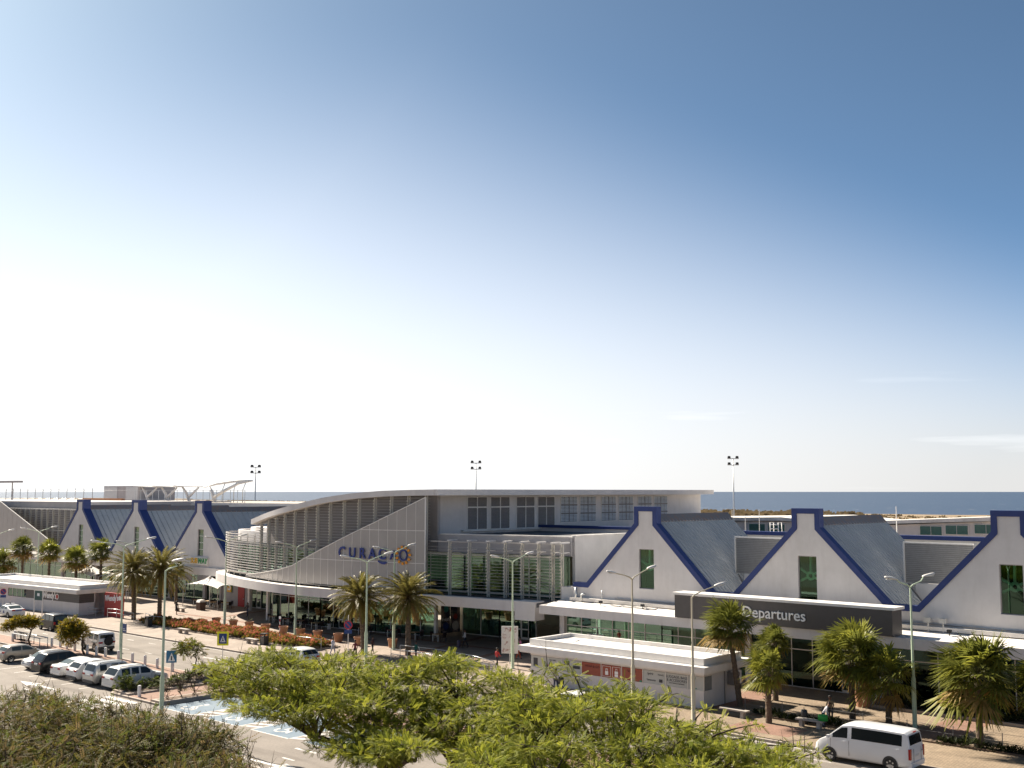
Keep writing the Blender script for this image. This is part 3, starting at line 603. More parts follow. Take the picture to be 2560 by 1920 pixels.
mb.add([(x, y, .05) for x, y in pts] + [(x, y, -.05) for x, y in pts], [tuple(range(9)), tuple(range(17, 8, -1))] + [(i, (i + 9), 9 + (i + 1) % 9, (i + 1) % 9) for i in range(9)])
onsail('sign_cedilla', mb.mesh('sign_cedilla', M_LOGO), -89.35, 8.84, sail)
mb = MB(); K = 28; vs = []
for k in range(K):
    a = 2 * math.pi * k / K
    for r, zz in ((1.0, .06), (.78, .06), (.78, -.06), (1.0, -.06)): vs.append((.50 * r * math.cos(a), .57 * r * math.sin(a), zz))
mb.add(vs, [(4 * k + j, 4 * ((k + 1) % K) + j, 4 * ((k + 1) % K) + (j + 1) % 4, 4 * k + (j + 1) % 4) for k in range(K) for j in range(4)])
onsail('sign_letter', mb.mesh('sign_letter', M_LOGO), -86.75, 8.8, sail)
ray = MB().prism([(-.10, 0), (.10, 0), (.13, .10), (.115, .26), (0, .30), (-.115, .26), (-.13, .10)], -.05, .05).mesh('sun_ray', M_RAY)
for k in range(11):
    a = R(90 + 360 / 11 * k + 12); t = LOU.tx(-86.75 + .66 * math.cos(a)); p = LOU.at(t, .74)
    o = obj('sun_ray', ray, sail); o.location = Vector((p[0], p[1], 8.8 + .70 * math.sin(a))) - Vector(sail.location)
    o.rotation_euler = Matrix.Rotation(LOU.ang(t), 3, 'Z').to_4x4().to_3x3().__matmul__(Matrix.Rotation(R(90), 3, 'X')).__matmul__(Matrix.Rotation(a - R(90), 3, 'Z')).to_euler()
# ================================================================== gabled halls left and right of it
def gable_profile(c, half, z_foot, z_neck=12.4, cw=1.2, z_top=13.88):
    return [(c - half, z_foot), (c - cw, z_neck), (c - cw, z_top), (c + cw, z_top), (c + cw, z_neck), (c + half, z_foot)]
def coping(parent, pts, y0, y1, w=0.42):
    """blue band along the top of a gable, w wide in the wall plane"""
    n = len(pts); low = []
    for i, (x, z) in enumerate(pts):
        ns = []
        if i > 0: dx, dz = x - pts[i - 1][0], z - pts[i - 1][1]; l = math.hypot(dx, dz); ns.append((dz / l, -dx / l))
        if i < n - 1: dx, dz = pts[i + 1][0] - x, pts[i + 1][1] - z; l = math.hypot(dx, dz); ns.append((dz / l, -dx / l))
        if len(ns) == 2:
            mx, mz = ns[0][0] + ns[1][0], ns[0][1] + ns[1][1]; k = 2 / (mx * mx + mz * mz); low.append((x + mx * k * w, z + mz * k * w))
        else: low.append((x + ns[0][0] * w, z + ns[0][1] * w))
    V = []
    for (x, z), (lx, lzz) in zip(pts, low): V += [(x, y0, z), (lx, y0, lzz), (lx, y1, lzz), (x, y1, z)]
    mb = MB(); mb.add(V, [(4 * i + j, 4 * i + 4 + j, 4 * i + 4 + (j + 1) % 4, 4 * i + (j + 1) % 4) for i in range(n - 1) for j in range(4)] + [(3, 2, 1, 0), (4 * n - 4, 4 * n - 3, 4 * n - 2, 4 * n - 1)])
    return mb.build('blue_coping', M_BLUE, parent, False, True)
def gable_wall(parent, prof, y0, y1, zb, win):
    """front wall of one gable with a window opening (x0, x1, z0, z1)"""
    xs = sorted(set([p[0] for p in prof] + [win[0], win[1]])); mb = MB()
    def top(x, side):
        for a, b in zip(prof[:-1], prof[1:]):
            if abs(a[0] - b[0]) < 1e-6: continue
            if a[0] - 1e-6 <= x <= b[0] + 1e-6:
                if side > 0 and abs(x - b[0]) < 1e-6 and b is not prof[-1]: continue
                return a[1] + (b[1] - a[1]) * (x - a[0]) / (b[0] - a[0])
    eps = 1e-4
    for a, b in zip(xs[:-1], xs[1:]):
        ta, tb = top(a + eps, 1), top(b - eps, -1)
        if a >= win[0] - eps and b <= win[1] + eps:
            mb.extr([(a, zb), (b, zb), (b, win[2]), (a, win[2])], 'y', y0, y1); mb.extr([(a, win[3]), (b, win[3]), (b, tb), (a, ta)], 'y', y0, y1)
        else: mb.extr([(a, zb), (b, zb), (b, tb), (a, ta)], 'y', y0, y1)
    return mb.build('gable_wall', M_WHITE, parent, False, True)
def ribbed_roof(parent, c, half, zr, ze, y0, y1, pitch_=0.52, ridge=True):
    """two slopes of standing-seam sheet; the seams run from ridge to eaves"""
    rf = None
    for s in (1, -1):
        mb = MB(); n = int((y1 - y0) / pitch_); dx, dz = s * half, ze - zr; l = math.hypot(half, dz); nx, nz = -dz / l * s, half / l
        mb.add([(c, y0, zr), (c + dx, y0, ze), (c + dx, y1, ze), (c, y1, zr)], [(0, 1, 2, 3) if s > 0 else (3, 2, 1, 0)])
        for k in range(n + 1):
            y = y0 + .06 + (y1 - y0 - .12) * k / n; h = .11
            mb.add([(c, y - .06, zr), (c + dx, y - .06, ze), (c + dx + nx * h, y, ze + nz * h), (c + nx * h, y, zr + nz * h), (c, y + .06, zr), (c + dx, y + .06, ze)], [(0, 1, 2, 3), (3, 2, 5, 4)] if s > 0 else [(3, 2, 1, 0), (4, 5, 2, 3)])
        rf = mb.build('roof_slope', M_STEEL, parent, False, True)
    MB().extr([(c - .55, zr - .5), (c, zr + .12), (c + .55, zr - .5), (c + .55, zr - .42), (c, zr + .2), (c - .55, zr - .42)], 'y', y0, y1 + .02).build('ridge_cap', M_RUST, parent, False, True)
    MB().extr([(c - half, ze - .4), (c, zr - .03), (c + half, ze - .4)], 'y', y1 - .3, y1 - .02).build('roof_end', M_STEEL, parent, False, True)
def tall_window(parent, x0, x1, z0, z1, yw, bars=(), star=False, dm=None):
    w = MB().box(x0, x0 + .06, yw, yw + .1, z0, z1).box(x1 - .06, x1, yw, yw + .1, z0, z1).box(x0 + .06, x1 - .06, yw, yw + .1, z0, z0 + .06).box(x0 + .06, x1 - .06, yw, yw + .1, z1 - .06, z1).build('gable_window', mat('dark_alu', (.32, .31, .30), .4, metal=.4, var=.04), parent, False, True)
    zs = [z0 + .06] + [z0 + (z1 - z0) * f for f in bars] + [z1 - .06]
    for a, b in zip(zs[:-1], zs[1:]): MB().box(x0 + .06, x1 - .06, yw + .04, yw + .052, a + .02, b - .02).build('pane', dm or glass('gable_glass', (.60, .80, .66), .07), w, False, True)
    for z in zs[1:-1]: MB().box(x0 + .06, x1 - .06, yw + .02, yw + .08, z - .03, z + .03).build('glazing_bar', M_PAINT, w, False, True)
    if star:   # the round node of the roof truss just inside the glass
        cx, cz = (x0 + x1) / 2 + .12, z0 + (z1 - z0) * .55; K = 16; vs = []
        for k in range(K):
            a = 2 * math.pi * k / K
            for r, yy in ((.36, .14), (.16, .14), (.16, .3), (.36, .3)): vs.append((cx + r * math.cos(a), yw + yy, cz + r * math.sin(a)))
        MB().add(vs, [(4 * k + j, 4 * k + (j + 1) % 4, 4 * ((k + 1) % K) + (j + 1) % 4, 4 * ((k + 1) % K) + j) for k in range(K) for j in range(4)]).build('truss_node', M_STAR, w, False, True)
        for a in (90, 150, 205, 28, -22): MB().bar((cx + .33 * math.cos(R(a)), yw + .24, cz + .33 * math.sin(R(a))), (cx + 1.75 * math.cos(R(a)), yw + .3, cz + 1.75 * math.sin(R(a))), .17, .17).build('truss_arm', M_STAR, w, False, True)
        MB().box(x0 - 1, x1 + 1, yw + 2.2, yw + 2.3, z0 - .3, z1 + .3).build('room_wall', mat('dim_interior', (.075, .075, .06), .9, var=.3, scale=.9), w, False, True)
    return w
M_STAR = mat('truss_white', (0.75, 0.8, 0.74), 0.5, var=.03)
# --- departures hall (right)
dep = thing('departures_hall', 'gabled white departures hall with blue copings on the right', 'airport terminal', (-40, 90, 0))
YG = 81.5
for gi, c in enumerate((-58.65, -43.15, -27.65, -12.15)):
    prof = gable_profile(c, 6.72, 6.85)
    pr_ = [(c - 7.75, 6.8)] + gable_profile(c, 6.70, 6.8, 12.4, 1.16, 13.84) + [(c + 7.75, 6.8)]
    gable_wall(dep, pr_, YG, YG + .35, 4.8, (c - .78, c + .82, 6.78, 10.25))
    lead = -8.25 if gi == 0 else -7.75
    coping(dep, [(c + lead, 6.96)] + [(x, z + .1) for x, z in prof] + [(c + 7.75, 6.96)], YG - .1, YG + .62)
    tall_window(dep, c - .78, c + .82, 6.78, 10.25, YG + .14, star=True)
    ribbed_roof(dep, c, 7.75, 13.1, 5.35, YG + .36, 95.1)
MB().box(-67.0, -66.4, YG, YG + .35, 4.8, 6.9).build('wall_return', M_WHITE, dep, False, True)
MB().box(-68.7, -66.42, YG + .36, 99, 4.8, 6.4).build('valley_roof', M_ROOFW, dep, False, True)
# rear block seen through the valleys: wall, louvre screens and blue band
MB().box(-68.7, 4, 99.65, 100.1, 4, 11.0).build('rear_wall', M_WHITE, dep, False, True)
MB().box(-68.7, 4, 99.5, 100.3, 11.0, 11.36).build('blue_coping', M_BLUE, dep, False, True)
for c in (-58.65, -43.15, -27.65):
    x0, x1 = c + 5.15, c + 10.6
    MB().box(x0, x1, 88.0, 88.05, 8.1, 11.2).build('plant_screen', mat('screen_mesh_grey', (.27, .26, .25), .6, var=.12, scale=1.2, world_space=True), dep, False, True)
    mb = MB()
    for k in range(20): mb.box(x0 + .05, x1, 87.94, 88.0, 8.15 + .15 * k, 8.2 + .15 * k)
    tag(mb.build('screen_slats', mat('screen_slat_grey', (.34, .33, .32), .6), dep, False, True), kind='stuff')
    MB().box(x0 - .1, x1, 87.9, 88.1, 11.2, 11.3).box(x0 - .1, x0 + .02, 87.9, 88.1, 8.1, 11.2).build('screen_frame', M_PAINT, dep, False, True)
    MB().box(x0 + .9, x1 - .4, 87.8, 88.3, 5.6, 8.08).build('plinth_wall', M_WHITE, dep, False, True)
    MB().bar((x0 + .3, 87.85, 8.0), (x0 + 2.0, 86.2, 6.9), .09, .09).build('screen_strut', M_RUST, dep, False, True)
    MB().box(x0 + 1.4, x0 + 2.8, 90, 91.2, 7.0, 8.6).build('plant_unit', M_GREYW, dep, False, True)
# canopy with fascia
MB().box(-68.3, 6, 78.2, 78.45, 4.22, 4.98).build('canopy_fascia', M_WHITE, dep, False, True)
MB().extr([(78.45, 4.3), (78.45, 4.9), (81.48, 5.3), (81.48, 4.3)], 'x', -68.3, 6).build('canopy_roof', M_ROOFW, dep, False, True)
MB().box(-68.34, -68.02, 78.46, 81.4, 4.22, 5.0).build('canopy_fascia', M_WHITE, dep, False, True)
MB().box(-67, 6, 81.0, 81.49, 5.31, 5.6).build('canopy_flashing', M_ROOFW, dep, False, True)
# pipes, floodlights and boxes on the canopy roof
for x in (-62.8, -58.2, -52.6, -31.6, -22.5):
    f = MB().tube([(x, 80.3, 5.15), (x, 80.3, 5.4)], .04, 6).build('floodlight', M_BLACK, dep, False, True); MB().box(x - .14, x + .14, 80.15, 80.4, 5.36, 5.58).build('lamp_head', M_BLACK, f, False, True)
MB().tube([(-62, 81.3, 5.72), (-47, 81.3, 5.72)], .035, 6).tube([(-36, 81.3, 5.72), (-10, 81.3, 5.72)], .035, 6).build('cable_pipe', M_DGREY, dep, 'all', True)
MB().tube([(-66.4, 81.2, 5.3), (-66.4, 81.2, 6.5)], .12, 10).tube([(-65.6, 81.0, 5.3), (-65.6, 81.0, 5.9), (-65.2, 81.0, 6.0)], .1, 8).tube([(-63.4, 81.25, 5.4), (-63.4, 81.25, 6.4)], .05, 8).build('vent_pipe', M_STEELT, dep, 'all', True)
for x in (-33.4, -32.3): MB().tube([(x, 81.0, 5.2), (x, 81.0, 5.9)], .05, 6).box(x - .25, x + .25, 80.8, 81.2, 5.9, 6.25).build('meter_box', M_ALU, dep, False, True)
for k in range(4): MB().box(-61.8 + 1.25 * k, -60.8 + 1.25 * k, 80.4, 80.9, 5.2, 5.27).build('roof_panel', M_PAINT, dep, False, True)
# glazed front
glazed([(-67.7, 81.42), (-57, 81.42), (-50.2, 81.42)], dep, pane_w=1.75, transom=3.0)
glazed([(-48.2, 81.42), (-41, 81.42), (-36.5, 81.42), (-24, 81.42), (-12, 81.42), (4, 81.42)], dep, pane_w=1.85, transom=2.95, dm=glass('teal_glass', (0.14, 0.36, 0.36), .05))
glass_door(dep, (-65.2, 81.36), 0); glass_door(dep, (-40.4, 81.36), 0); glass_door(dep, (-38.2, 81.36), 0)
MB().box(-50.2, -49.7, 81.2, 81.6, 0, 4.3).box(-48.7, -48.2, 81.2, 81.6, 0, 4.3).build('pillar', M_PAINT, dep, False, True)
MB().box(-68.3, -67.75, 81.1, 81.6, 0, 4.3).build('pillar', M_WHITE, dep, False, True)
MB().box(-68, 4, 93, 93.3, 0, 4.8).build('inner_wall', M_ROOM, dep, False, True)
MB().box(-68, 4, 81.6, 93, 0.0, .03).build('inner_floor', M_ROOMF, dep, False, True)
MB().box(-68.6, 5, 81.9, 99.4, 4.5, 4.75).build('inner_ceiling', M_ROOM, dep, False, True)
for k in range(10): MB().lathe([(.26, .03), (.26, 4.4)], (-64 + 6.9 * k, 83.4, 0), 12).build('inner_column', M_COLG, dep, 'all', True)
for k in range(9): MB().box(-63 + 6.9 * k, -60.5 + 6.9 * k, 85, 86.2, .03, 1.3 + .5 * (k % 2)).build('check_in_desk', mat('desk_%d' % (k % 3), ((.30, .20, .05), (.05, .18, .2), (.35, .3, .25))[k % 3], .5), dep, False, True)
# the sign over the entrance
sg = thing('departures_sign', 'long charcoal sign panel with white lettering above the departures entrance', 'sign', (-44, 78, 5))
MB().box(-53.3, -34.75, 77.98, 78.14, 5.02, 6.86).build('sign_panel', M_SIGNBLK, sg, False, True)
MB().box(-53.3, -53.1, 78.14, 79.6, 5.0, 6.84).box(-34.95, -34.75, 78.14, 79.6, 5.0, 6.84).build('sign_side', M_SIGNBLK, sg, False, True)
MB().box(-53.5, -34.55, 77.9, 79.7, 6.865, 7.06).build('sign_cap', M_PAINT, sg, False, True)
text_on_wall('sign_lettering', 'Departures', 1.18, M_SIGNW, sg, (-44.2, 77.93, 5.93), depth=.08, bold=.008)
# --- arrivals hall (left)
arr = thing('arrivals_hall', 'gabled white arrivals hall with blue copings on the left', 'airport terminal', (-155, 95, 0))
YA = 86.0
for gi, c in enumerate((-137.55, -154.85, -172.15)):
    prof = gable_profile(c, 7.0, 6.6, 12.5, 1.12, 13.95)
    gable_wall(arr, [(c - 8.65, 6.55)] + gable_profile(c, 6.98, 6.55, 12.5, 1.08, 13.9) + [(c + 8.65, 6.55)], YA, YA + .35, 4.9, (c - .35, c + 1.1, 6.45, 10.1))
    coping(arr, [(c - 8.65, 6.7)] + [(x, z + .1) for x, z in prof] + [(c + 8.65, 6.7)], YA - .1, YA + 1.15, .4)
    tall_window(arr, c - .35, c + 1.1, 6.45, 10.1, YA + .16, bars=(.25, .5, .75), dm=M_GLASSD)
    ribbed_roof(arr, c, 8.65, 12.95, 4.25, YA + .36, 102, .85)
MB().box(-180.8, -128.9, YA - .25, YA + .1, 3.9, 4.95).build('shop_fascia', M_WHITE, arr, False, True)
MB().box(-180.8, -128.9, YA + .1, 104, 4.4, 4.9).build('inner_ceiling', M_ROOM, arr, False, True)
MB().box(-180.8, -129, 95, 95.3, 0, 4.6).build('inner_wall', M_ROOM, arr, False, True)
MB().box(-180.8, -129, YA + 1.7, 95, 0, .03).build('inner_floor', M_ROOMF, arr, False, True)
glazed([(-180, YA + 1.6), (-165, YA + 1.6), (-150, YA + 1.6), (-134.2, YA + 1.6)], arr, h=3.9, pane_w=2.4, transom=2.8, dm=M_GLASSD)
for x in (-180.4, -169, -158, -147, -138, -134): MB().box(x - .25, x + .25, YA + 1.3, YA + 1.8, 0, 4.4).build('pillar', M_GREYW, arr, False, True)
for x in (-142, -137.2): 
    v = MB().box(x, x + 3.4, YA - .3, YA - .26, 3.05, 3.85).build('vent_grille', M_DGREY, arr, False, True)
    for k in range(6): MB().box(x, x + 3.4, YA - .34, YA - .3, 3.1 + .13 * k, 3.15 + .13 * k).build('grille_blade', M_GREYW, v, False, True)
for x in (-145.6, -162.4): MB().box(x - .9, x + .9, 88.0, 89.4, 5.9, 7.3).build('plant_unit', M_PAINT, arr, False, True)
sw = thing('sandwich_shop_sign', 'small white sign with yellow and green lettering under the nearest left gable', 'sign', (-137.3, 85.9, 5.6))
MB().box(-139.6, -135.0, 85.8, 85.96, 5.25, 6.3).build('sign_panel', M_PAINT, sw, False, True)
text_on_wall('sign_lettering', 'SUB', 1.0, mat('sign_yellow', (.80, .42, .01), .5, var=.03), sw, (-138.35, 85.78, 5.78), depth=.06, bold=.03, shear=.15)
text_on_wall('sign_lettering', 'WAY', 1.0, mat('sign_green', (.01, .26, .06), .5, var=.03), sw, (-136.25, 85.78, 5.78), depth=.06, bold=.03, shear=.15)
# --- louvred hall at the far left with its own sail screen
west = thing('west_terminal', 'louvred terminal hall with a grey sail screen at the far left', 'airport terminal', (-200, 95, 0))
MB().box(-240, -181.2, 91, 120, 12.5, 13.55).build('roof', M_GREYW, west, False, True)
MB().box(-240, -181.2, 90.9, 91.3, 4.6, 12.5).build('upper_wall', M_DGREY, west, False, True)
for k in range(12): MB().box(-206 + 2.2 * k - .09, -206 + 2.2 * k + .09, 90.2, 90.5, 4.9, 12.3).build('post', M_POST, west, False, True)
for k in range(23): MB().box(-208, -181.3, 90.1, 90.25, 5.3 + .31 * k, 5.35 + .31 * k).build('slat', M_SLAT, west, False, True)
for z in (8.6, 12.25): MB().box(-208, -181.3, 90.25, 90.4, z, z + .14).build('rail', M_PAINT, west, False, True)
MB().box(-240, -181.2, 86.4, 91, 3.9, 4.9).build('canopy', M_WHITE, west, False, True)
glazed([(-230, 90), (-205, 90), (-181.4, 90)], west, h=3.9, pane_w=2.4, transom=2.8, dm=M_GLASSD)
MB().box(-235, -181.3, 96, 96.3, 0, 4.5).build('inner_wall', M_ROOM, west, False, True)
def wz(x): return 13.55 + (x + 206.8) * (7.0 - 13.55) / 20.4
for k in range(13):
    a, b = -207 + 1.9 * k, -207 + 1.9 * k + 1.84; za, zb = max(5.1, wz(a)), max(5.05, wz(b))
    if za > 5.3: MB().add([(a, 88, 5), (b, 88, 5), (b, 88, zb), (a, 88, za), (a, 88.04, 5), (b, 88.04, 5), (b, 88.04, zb), (a, 88.04, za)], [(0, 1, 2, 3), (7, 6, 5, 4), (0, 4, 5, 1), (1, 5, 6, 2), (2, 6, 7, 3), (3, 7, 4, 0)]).build('screen_panel', M_SAIL, west, False, True)
MB().bar((-207, 88.02, wz(-207)), (-181.5, 88.02, wz(-181.5)), .12, .1).build('screen_edge', M_PAINT, west, False, True)
MB().box(-240, -207, 88, 88.04, 5, 13.5).build('screen_panel', M_SAIL, west, False, True)
# --- long rear concourse with its roof terrace
con = thing('rear_concourse', 'long pale concourse building with a railed roof terrace behind the left gables', 'building', (-180, 120, 0))
MB().box(-330, -113.5, 112, 135, 0, 12.55).build('wall', M_DGREY, con, False, True)
MB().box(-330, -113.5, 111.4, 136, 12.56, 13.3).build('roof_edge', M_WHITE, con, False, True)
MB().box(-329.5, -114, 111.9, 135.5, 13.3, 13.36).build('terrace_floor', M_CONC, con, False, True)
for k in range(30): MB().tube([(-330 + 3.75 * k, 113, 13.36), (-330 + 3.75 * k, 113, 16.0)], .085, 6).build('railing_post', M_STEELT, con, False, True)
for k in range(18): MB().tube([(-204 + 2.2 * k, 113, 13.36), (-204 + 2.2 * k, 113, 15.6)], .06, 6).build('railing_post', M_STEELT, con, False, True)
for z in (13.85, 15.55): MB().tube([(-330, 113, z), (-166.5, 113, z)], .035, 6).build('railing', M_STEELT, con, 'all', True)
MB().box(-222.2, -207.8, 116, 124, 13.36, 16.45).build('stair_house', M_GREYW, con, False, True)
for xa, xb in ((-221.9, -216.5), (-213, -208.2)): MB().box(xa, xb, 115.9, 116, 13.5, 16.2).build('stair_glazing', mat('milky_glazing', (.5, .5, .5), .3, var=.05), con, False, True)
MB().box(-224.7, -208.5, 112.6, 113.4, 13.37, 13.95).build('planter_box', mat('orange_wood', (.42, .18, .07), .7, var=.15), con, False, True)
MB().box(-292, -264.2, 116, 117.6, 17.4, 17.86).tube([(-268.5, 117, 13.36), (-268.5, 117, 17.4)], .16, 8).tube([(-284, 117, 13.36), (-284, 117, 17.4)], .16, 8).build('shade_roof', M_GREYW, con, False, True)
for k, x in enumerate((-204.1, -196.7, -189.1)):
    y = MB().tube([(x, 116, 13.36), (x - 1.2, 116, 15.0), (x - 2.7, 116, 16.2)], [.3, .26, .16], 8).tube([(x - .3, 116, 14.3), (x + 2.9, 116, 16.0)], [.26, .16], 8).build('canopy_strut', M_PAINT, con, 'all', True)
    MB().bar((x - 4.2, 116, 16.4), (x + 3.4, 116, 16.2), 2.2, .16).build('canopy_blade', M_PAINT, y, False, True)
y = MB().tube([(-180.6, 116, 13.36), (-181.5, 116, 15.2), (-182.6, 116, 16.2)], [.38, .3, .2], 8).tube([(-180.6, 116, 14.4), (-177.1, 116, 15.6), (-173, 116, 16.8), (-169, 116, 17.2)], [.34, .3, .24, .14], 8).build('canopy_strut', M_PAINT, con, 'all', True)
MB().tube([(-184.5, 116, 16.1), (-180, 116, 16.75), (-174.2, 116, 17.2), (-168.8, 116, 17.2)], [.12, .26, .26, .14], 8).build('canopy_blade', M_PAINT, y, 'all', True)
for x, h in ((-178.2, 16.6), (-174.5, 16.9), (-171.7, 16.6)): MB().tube([(x, 116, 13.36), (x, 116, 15.6), (x + .9, 116, h + .3)], .08, 6).build('canopy_prop', M_STEELT, con, 'all', True)
# --- low white building behind the right-hand roofs
low = thing('low_rear_building', 'low white building with green windows behind the right roofs', 'building', (-60, 132, 0))
MB().extr([(-96, 0), (-96, 11.0), (-72, 11.5), (-64, 11.0), (-47, 11.9), (-47, 0)], 'y', 130, 150).build('wall', M_WHITE, low, False, True)
MB().extr([(-97, 11.15), (-97, 11.45), (-72, 12.05), (-65, 11.5), (-64, 11.55), (-46, 12.45), (-46, 12.0), (-64, 11.2), (-72, 11.6)], 'y', 129.4, 150).build('roof', M_ROOFW, low, False, True)
for k, x in enumerate((-54.2, -51.2, -47.9)):
    w = MB().box(x, x + 2.7, 129.9, 129.98, 10.2 + .15 * k, 11.35 + .15 * k).build('window', M_PAINT, low, False, True)
    for j in range(2): MB().box(x + .08 + 1.3 * j, x + 1.3 + 1.3 * j, 129.86, 129.9, 10.28 + .15 * k, 11.27 + .15 * k).build('pane', mat('green_pane_far', (.07, .16, .14), .15, var=.1), w, False, True)
for x in (-77, -74.2):
    w = MB().box(x, x + 2.5, 129.9, 129.98, 10.0, 11.2).build('window', M_PAINT, low, False, True); MB().box(x + .1, x + 2.4, 129.86, 129.9, 10.08, 11.1).build('pane', mat('green_pane_far', (.07, .16, .14), .15), w, False, True)
for x, y, h in ((-68.5, 112, 13.2), (-66.8, 112, 12.6), (-65.0, 112, 13.3), (-47.0, 104, 12.6), (-45.6, 104, 13.9)):
    o = MB().tube([(x, y, 10.5), (x, y, h)], [.05, .03], 6).build('roof_antenna', M_PAINT, dep, False, True)
for x in (-57.4, -35.2):
    mb = MB()
    for dx in (0, .9): mb.tube([(x + dx, 101.0, 10.9), (x + dx, 101.0, 12.2), (x + dx, 101.7, 12.2), (x + dx, 101.7, 10.9)], .05, 6)
    for z in (11.2, 11.6, 12.0): mb.tube([(x, 101, z), (x + .9, 101, z)], .04, 6)
    mb.build('roof_ladder', M_PAINT, dep, 'all', True)
MB().box(-68.7, 4, 100.1, 108, 10.2, 10.75).build('rear_roof', M_ROOFW, dep, False, True)
# --- apron floodlight masts far behind
def mast(label, x, y, h):
    t = thing('floodlight_mast', label, 'light mast', (x, y, -.2), 0, 'floodlight masts on the apron')
    MB().tube([(0, 0, 0), (0, 0, h)], [.2, .1], 10).build('pole', M_STEELT, t, 'all')
    for dz in (0, -1.35):
        MB().box(-1.2, 1.2, -.08, .08, h + dz - .16, h + dz).build('crossbar', M_STEELT, t)
        for s in (-.85, .85): MB().extr([(s - .34, h + dz), (s + .34, h + dz), (s + .24, h + dz + .48), (s - .24, h + dz + .48)], 'y', -.25, .25).build('floodlight', M_BLACK, t)
    t.rotation_euler = (0, 0, R(42)); return t
mast('slender floodlight mast rising behind the left rear terrace', -219.4, 151.6, 21.2)
mast('floodlight mast rising above the middle of the swept roof', -174.8, 178.9, 21.9)
mast('tall floodlight mast against the sea on the right', -127.3, 208.9, 22.6)
# ================================================================== kiosks
M_POSTER = mat('pale_window_film', (0.46, 0.47, 0.45), 0.4, var=0.05, scale=1)
M_REDP = mat('brick_red_film', (0.30, 0.065, 0.035), 0.45, var=0.06, scale=1)
M_INK = mat('dark_print', (0.04, 0.04, 0.045), 0.6, var=0)
def stepped_roof(t, x0, x1, y0, y1, z, o=0.72):
    """flat roof: projecting fascia, set-back parapet and membrane, in the thing's own frame"""
    MB().box(x0 - o, x1 + o * .75, y0 - o, y1 + o, z, z + .42).box(x0 - o + .09, x1 + o * .75 - .09, y0 - o + .09, y1 + o - .09, z - .12, z).build('roof_fascia', M_PAINT, t)
    a = .05
    MB().box(x0 - a, x1 + a, y0 - a, y0 + .2, z + .42, z + .92).box(x0 - a, x1 + a, y1 - .2, y1 + a, z + .42, z + .92).box(x0 - a, x0 + .2, y0 + .2, y1 - .2, z + .42, z + .92).box(x1 - .2, x1 + a, y0 + .2, y1 - .2, z + .42, z + .92).build('roof_parapet', M_PAINT, t)
    MB().box(x0 + .2, x1 - .2, y0 + .2, y1 - .2, z + .424, z + .62).build('roof_membrane', M_ROOFW, t)
kio = thing('luggage_kiosk', 'white flat-roofed luggage kiosk with poster-covered window band', 'kiosk', (-61.15, 68.95, 0))
X1 = 16.4; Yd = 5.0
MB().box(0, X1, 0, .2, 0, 1.2).box(0, X1, 0, .2, 2.2, 2.55).box(0, .2, .2, Yd, 0, 2.55).box(X1 - .2, X1, .2, Yd, 0, 1.2).box(X1 - .2, X1, 1.1, Yd, 1.2, 2.55).box(X1 - .2, X1, .2, 1.1, 2.2, 2.55).box(0, X1, Yd - .2, Yd, 0, 2.55).build('wall', M_WHITE, kio)
stepped_roof(kio, 0, X1, 0, Yd, 2.55)
xs = [.0, 1.25, 3.3, 5.27, 7.2, 9.15, 11.1, 13.15, 15.05, 16.4]
for i, (a, b) in enumerate(zip(xs[:-1], xs[1:])):
    p = MB().box(a + .03, b - .03, .03, .06, 1.23, 2.17).build('window_panel', M_REDP if 2 < i < 6 else M_POSTER, kio)
    MB().box(b - .03, b + .03, .0, .08, 1.2, 2.2).build('window_frame', M_ALU, kio)
MB().box(-.0, X1, -.012, .08, 1.17, 1.23).build('window_sill', M_ALU, kio)
MB().box(X1 - .06, X1 - .03, .2, 1.1, 1.2, 2.2).build('window_panel', mat('grey_window_film', (.2, .22, .23), .4), kio)
def ktext(s, x, z, size, m=M_INK, **kw): return text_on_wall('window_lettering', s, size, m, kio, (-61.15 + x, 68.95 + .022, z), depth=.01, **kw)
ktext('LUGGAGE, BAGS', 14.1, 1.93, .27, sx=.92); ktext('& ACCESSORIES', 14.1, 1.68, .27, sx=.92); ktext('FOR TRAVEL & BUSINESS', 14.1, 1.48, .12)
ktext('Spirit', 11.75, 1.95, .26, shear=.3); ktext('Samsonite', 11.85, 1.5, .2); ktext('TRAVEL', 12.7, 1.93, .16); ktext('WRAP & GO', 6.3, 1.9, .26, mat('deep_red_print', (.10, .02, .02), .6)); ktext('SEAL IT', 10.1, 1.92, .26, mat('deep_red_print', (.10, .02, .02), .6)); ktext('Open daily', 2.3, 1.98, .16); ktext('24 7', 2.0, 1.55, .22, M_RED)
def panelbits(name, m, *boxes):
    mb = MB()
    for (x0, x1, z0, z1) in boxes: mb.box(x0, x1, .018, .03, z0, z1)
    return mb.build(name, m, kio)
def outline(x0, x1, z0, z1, w=.02): return [(x0, x1, z0, z0 + w), (x0, x1, z1 - w, z1), (x0, x0 + w, z0 + w, z1 - w), (x1 - w, x1, z0 + w, z1 - w)]
panelbits('padlock_pictogram', M_SIGNW, (7.58, 7.86, 1.42, 1.7), (7.62, 7.66, 1.7, 1.86), (7.78, 7.82, 1.7, 1.86), (7.62, 7.82, 1.84, 1.89), *outline(7.32, 8.1, 1.3, 2.08))
panelbits('suitcase_pictogram', M_SIGNW, (8.48, 8.8, 1.36, 1.55), (8.48, 8.8, 1.57, 1.76), (8.56, 8.58, 1.76, 1.93), (8.7, 8.72, 1.76, 1.93), (8.56, 8.72, 1.92, 1.95), *outline(8.26, 9.02, 1.3, 2.08))
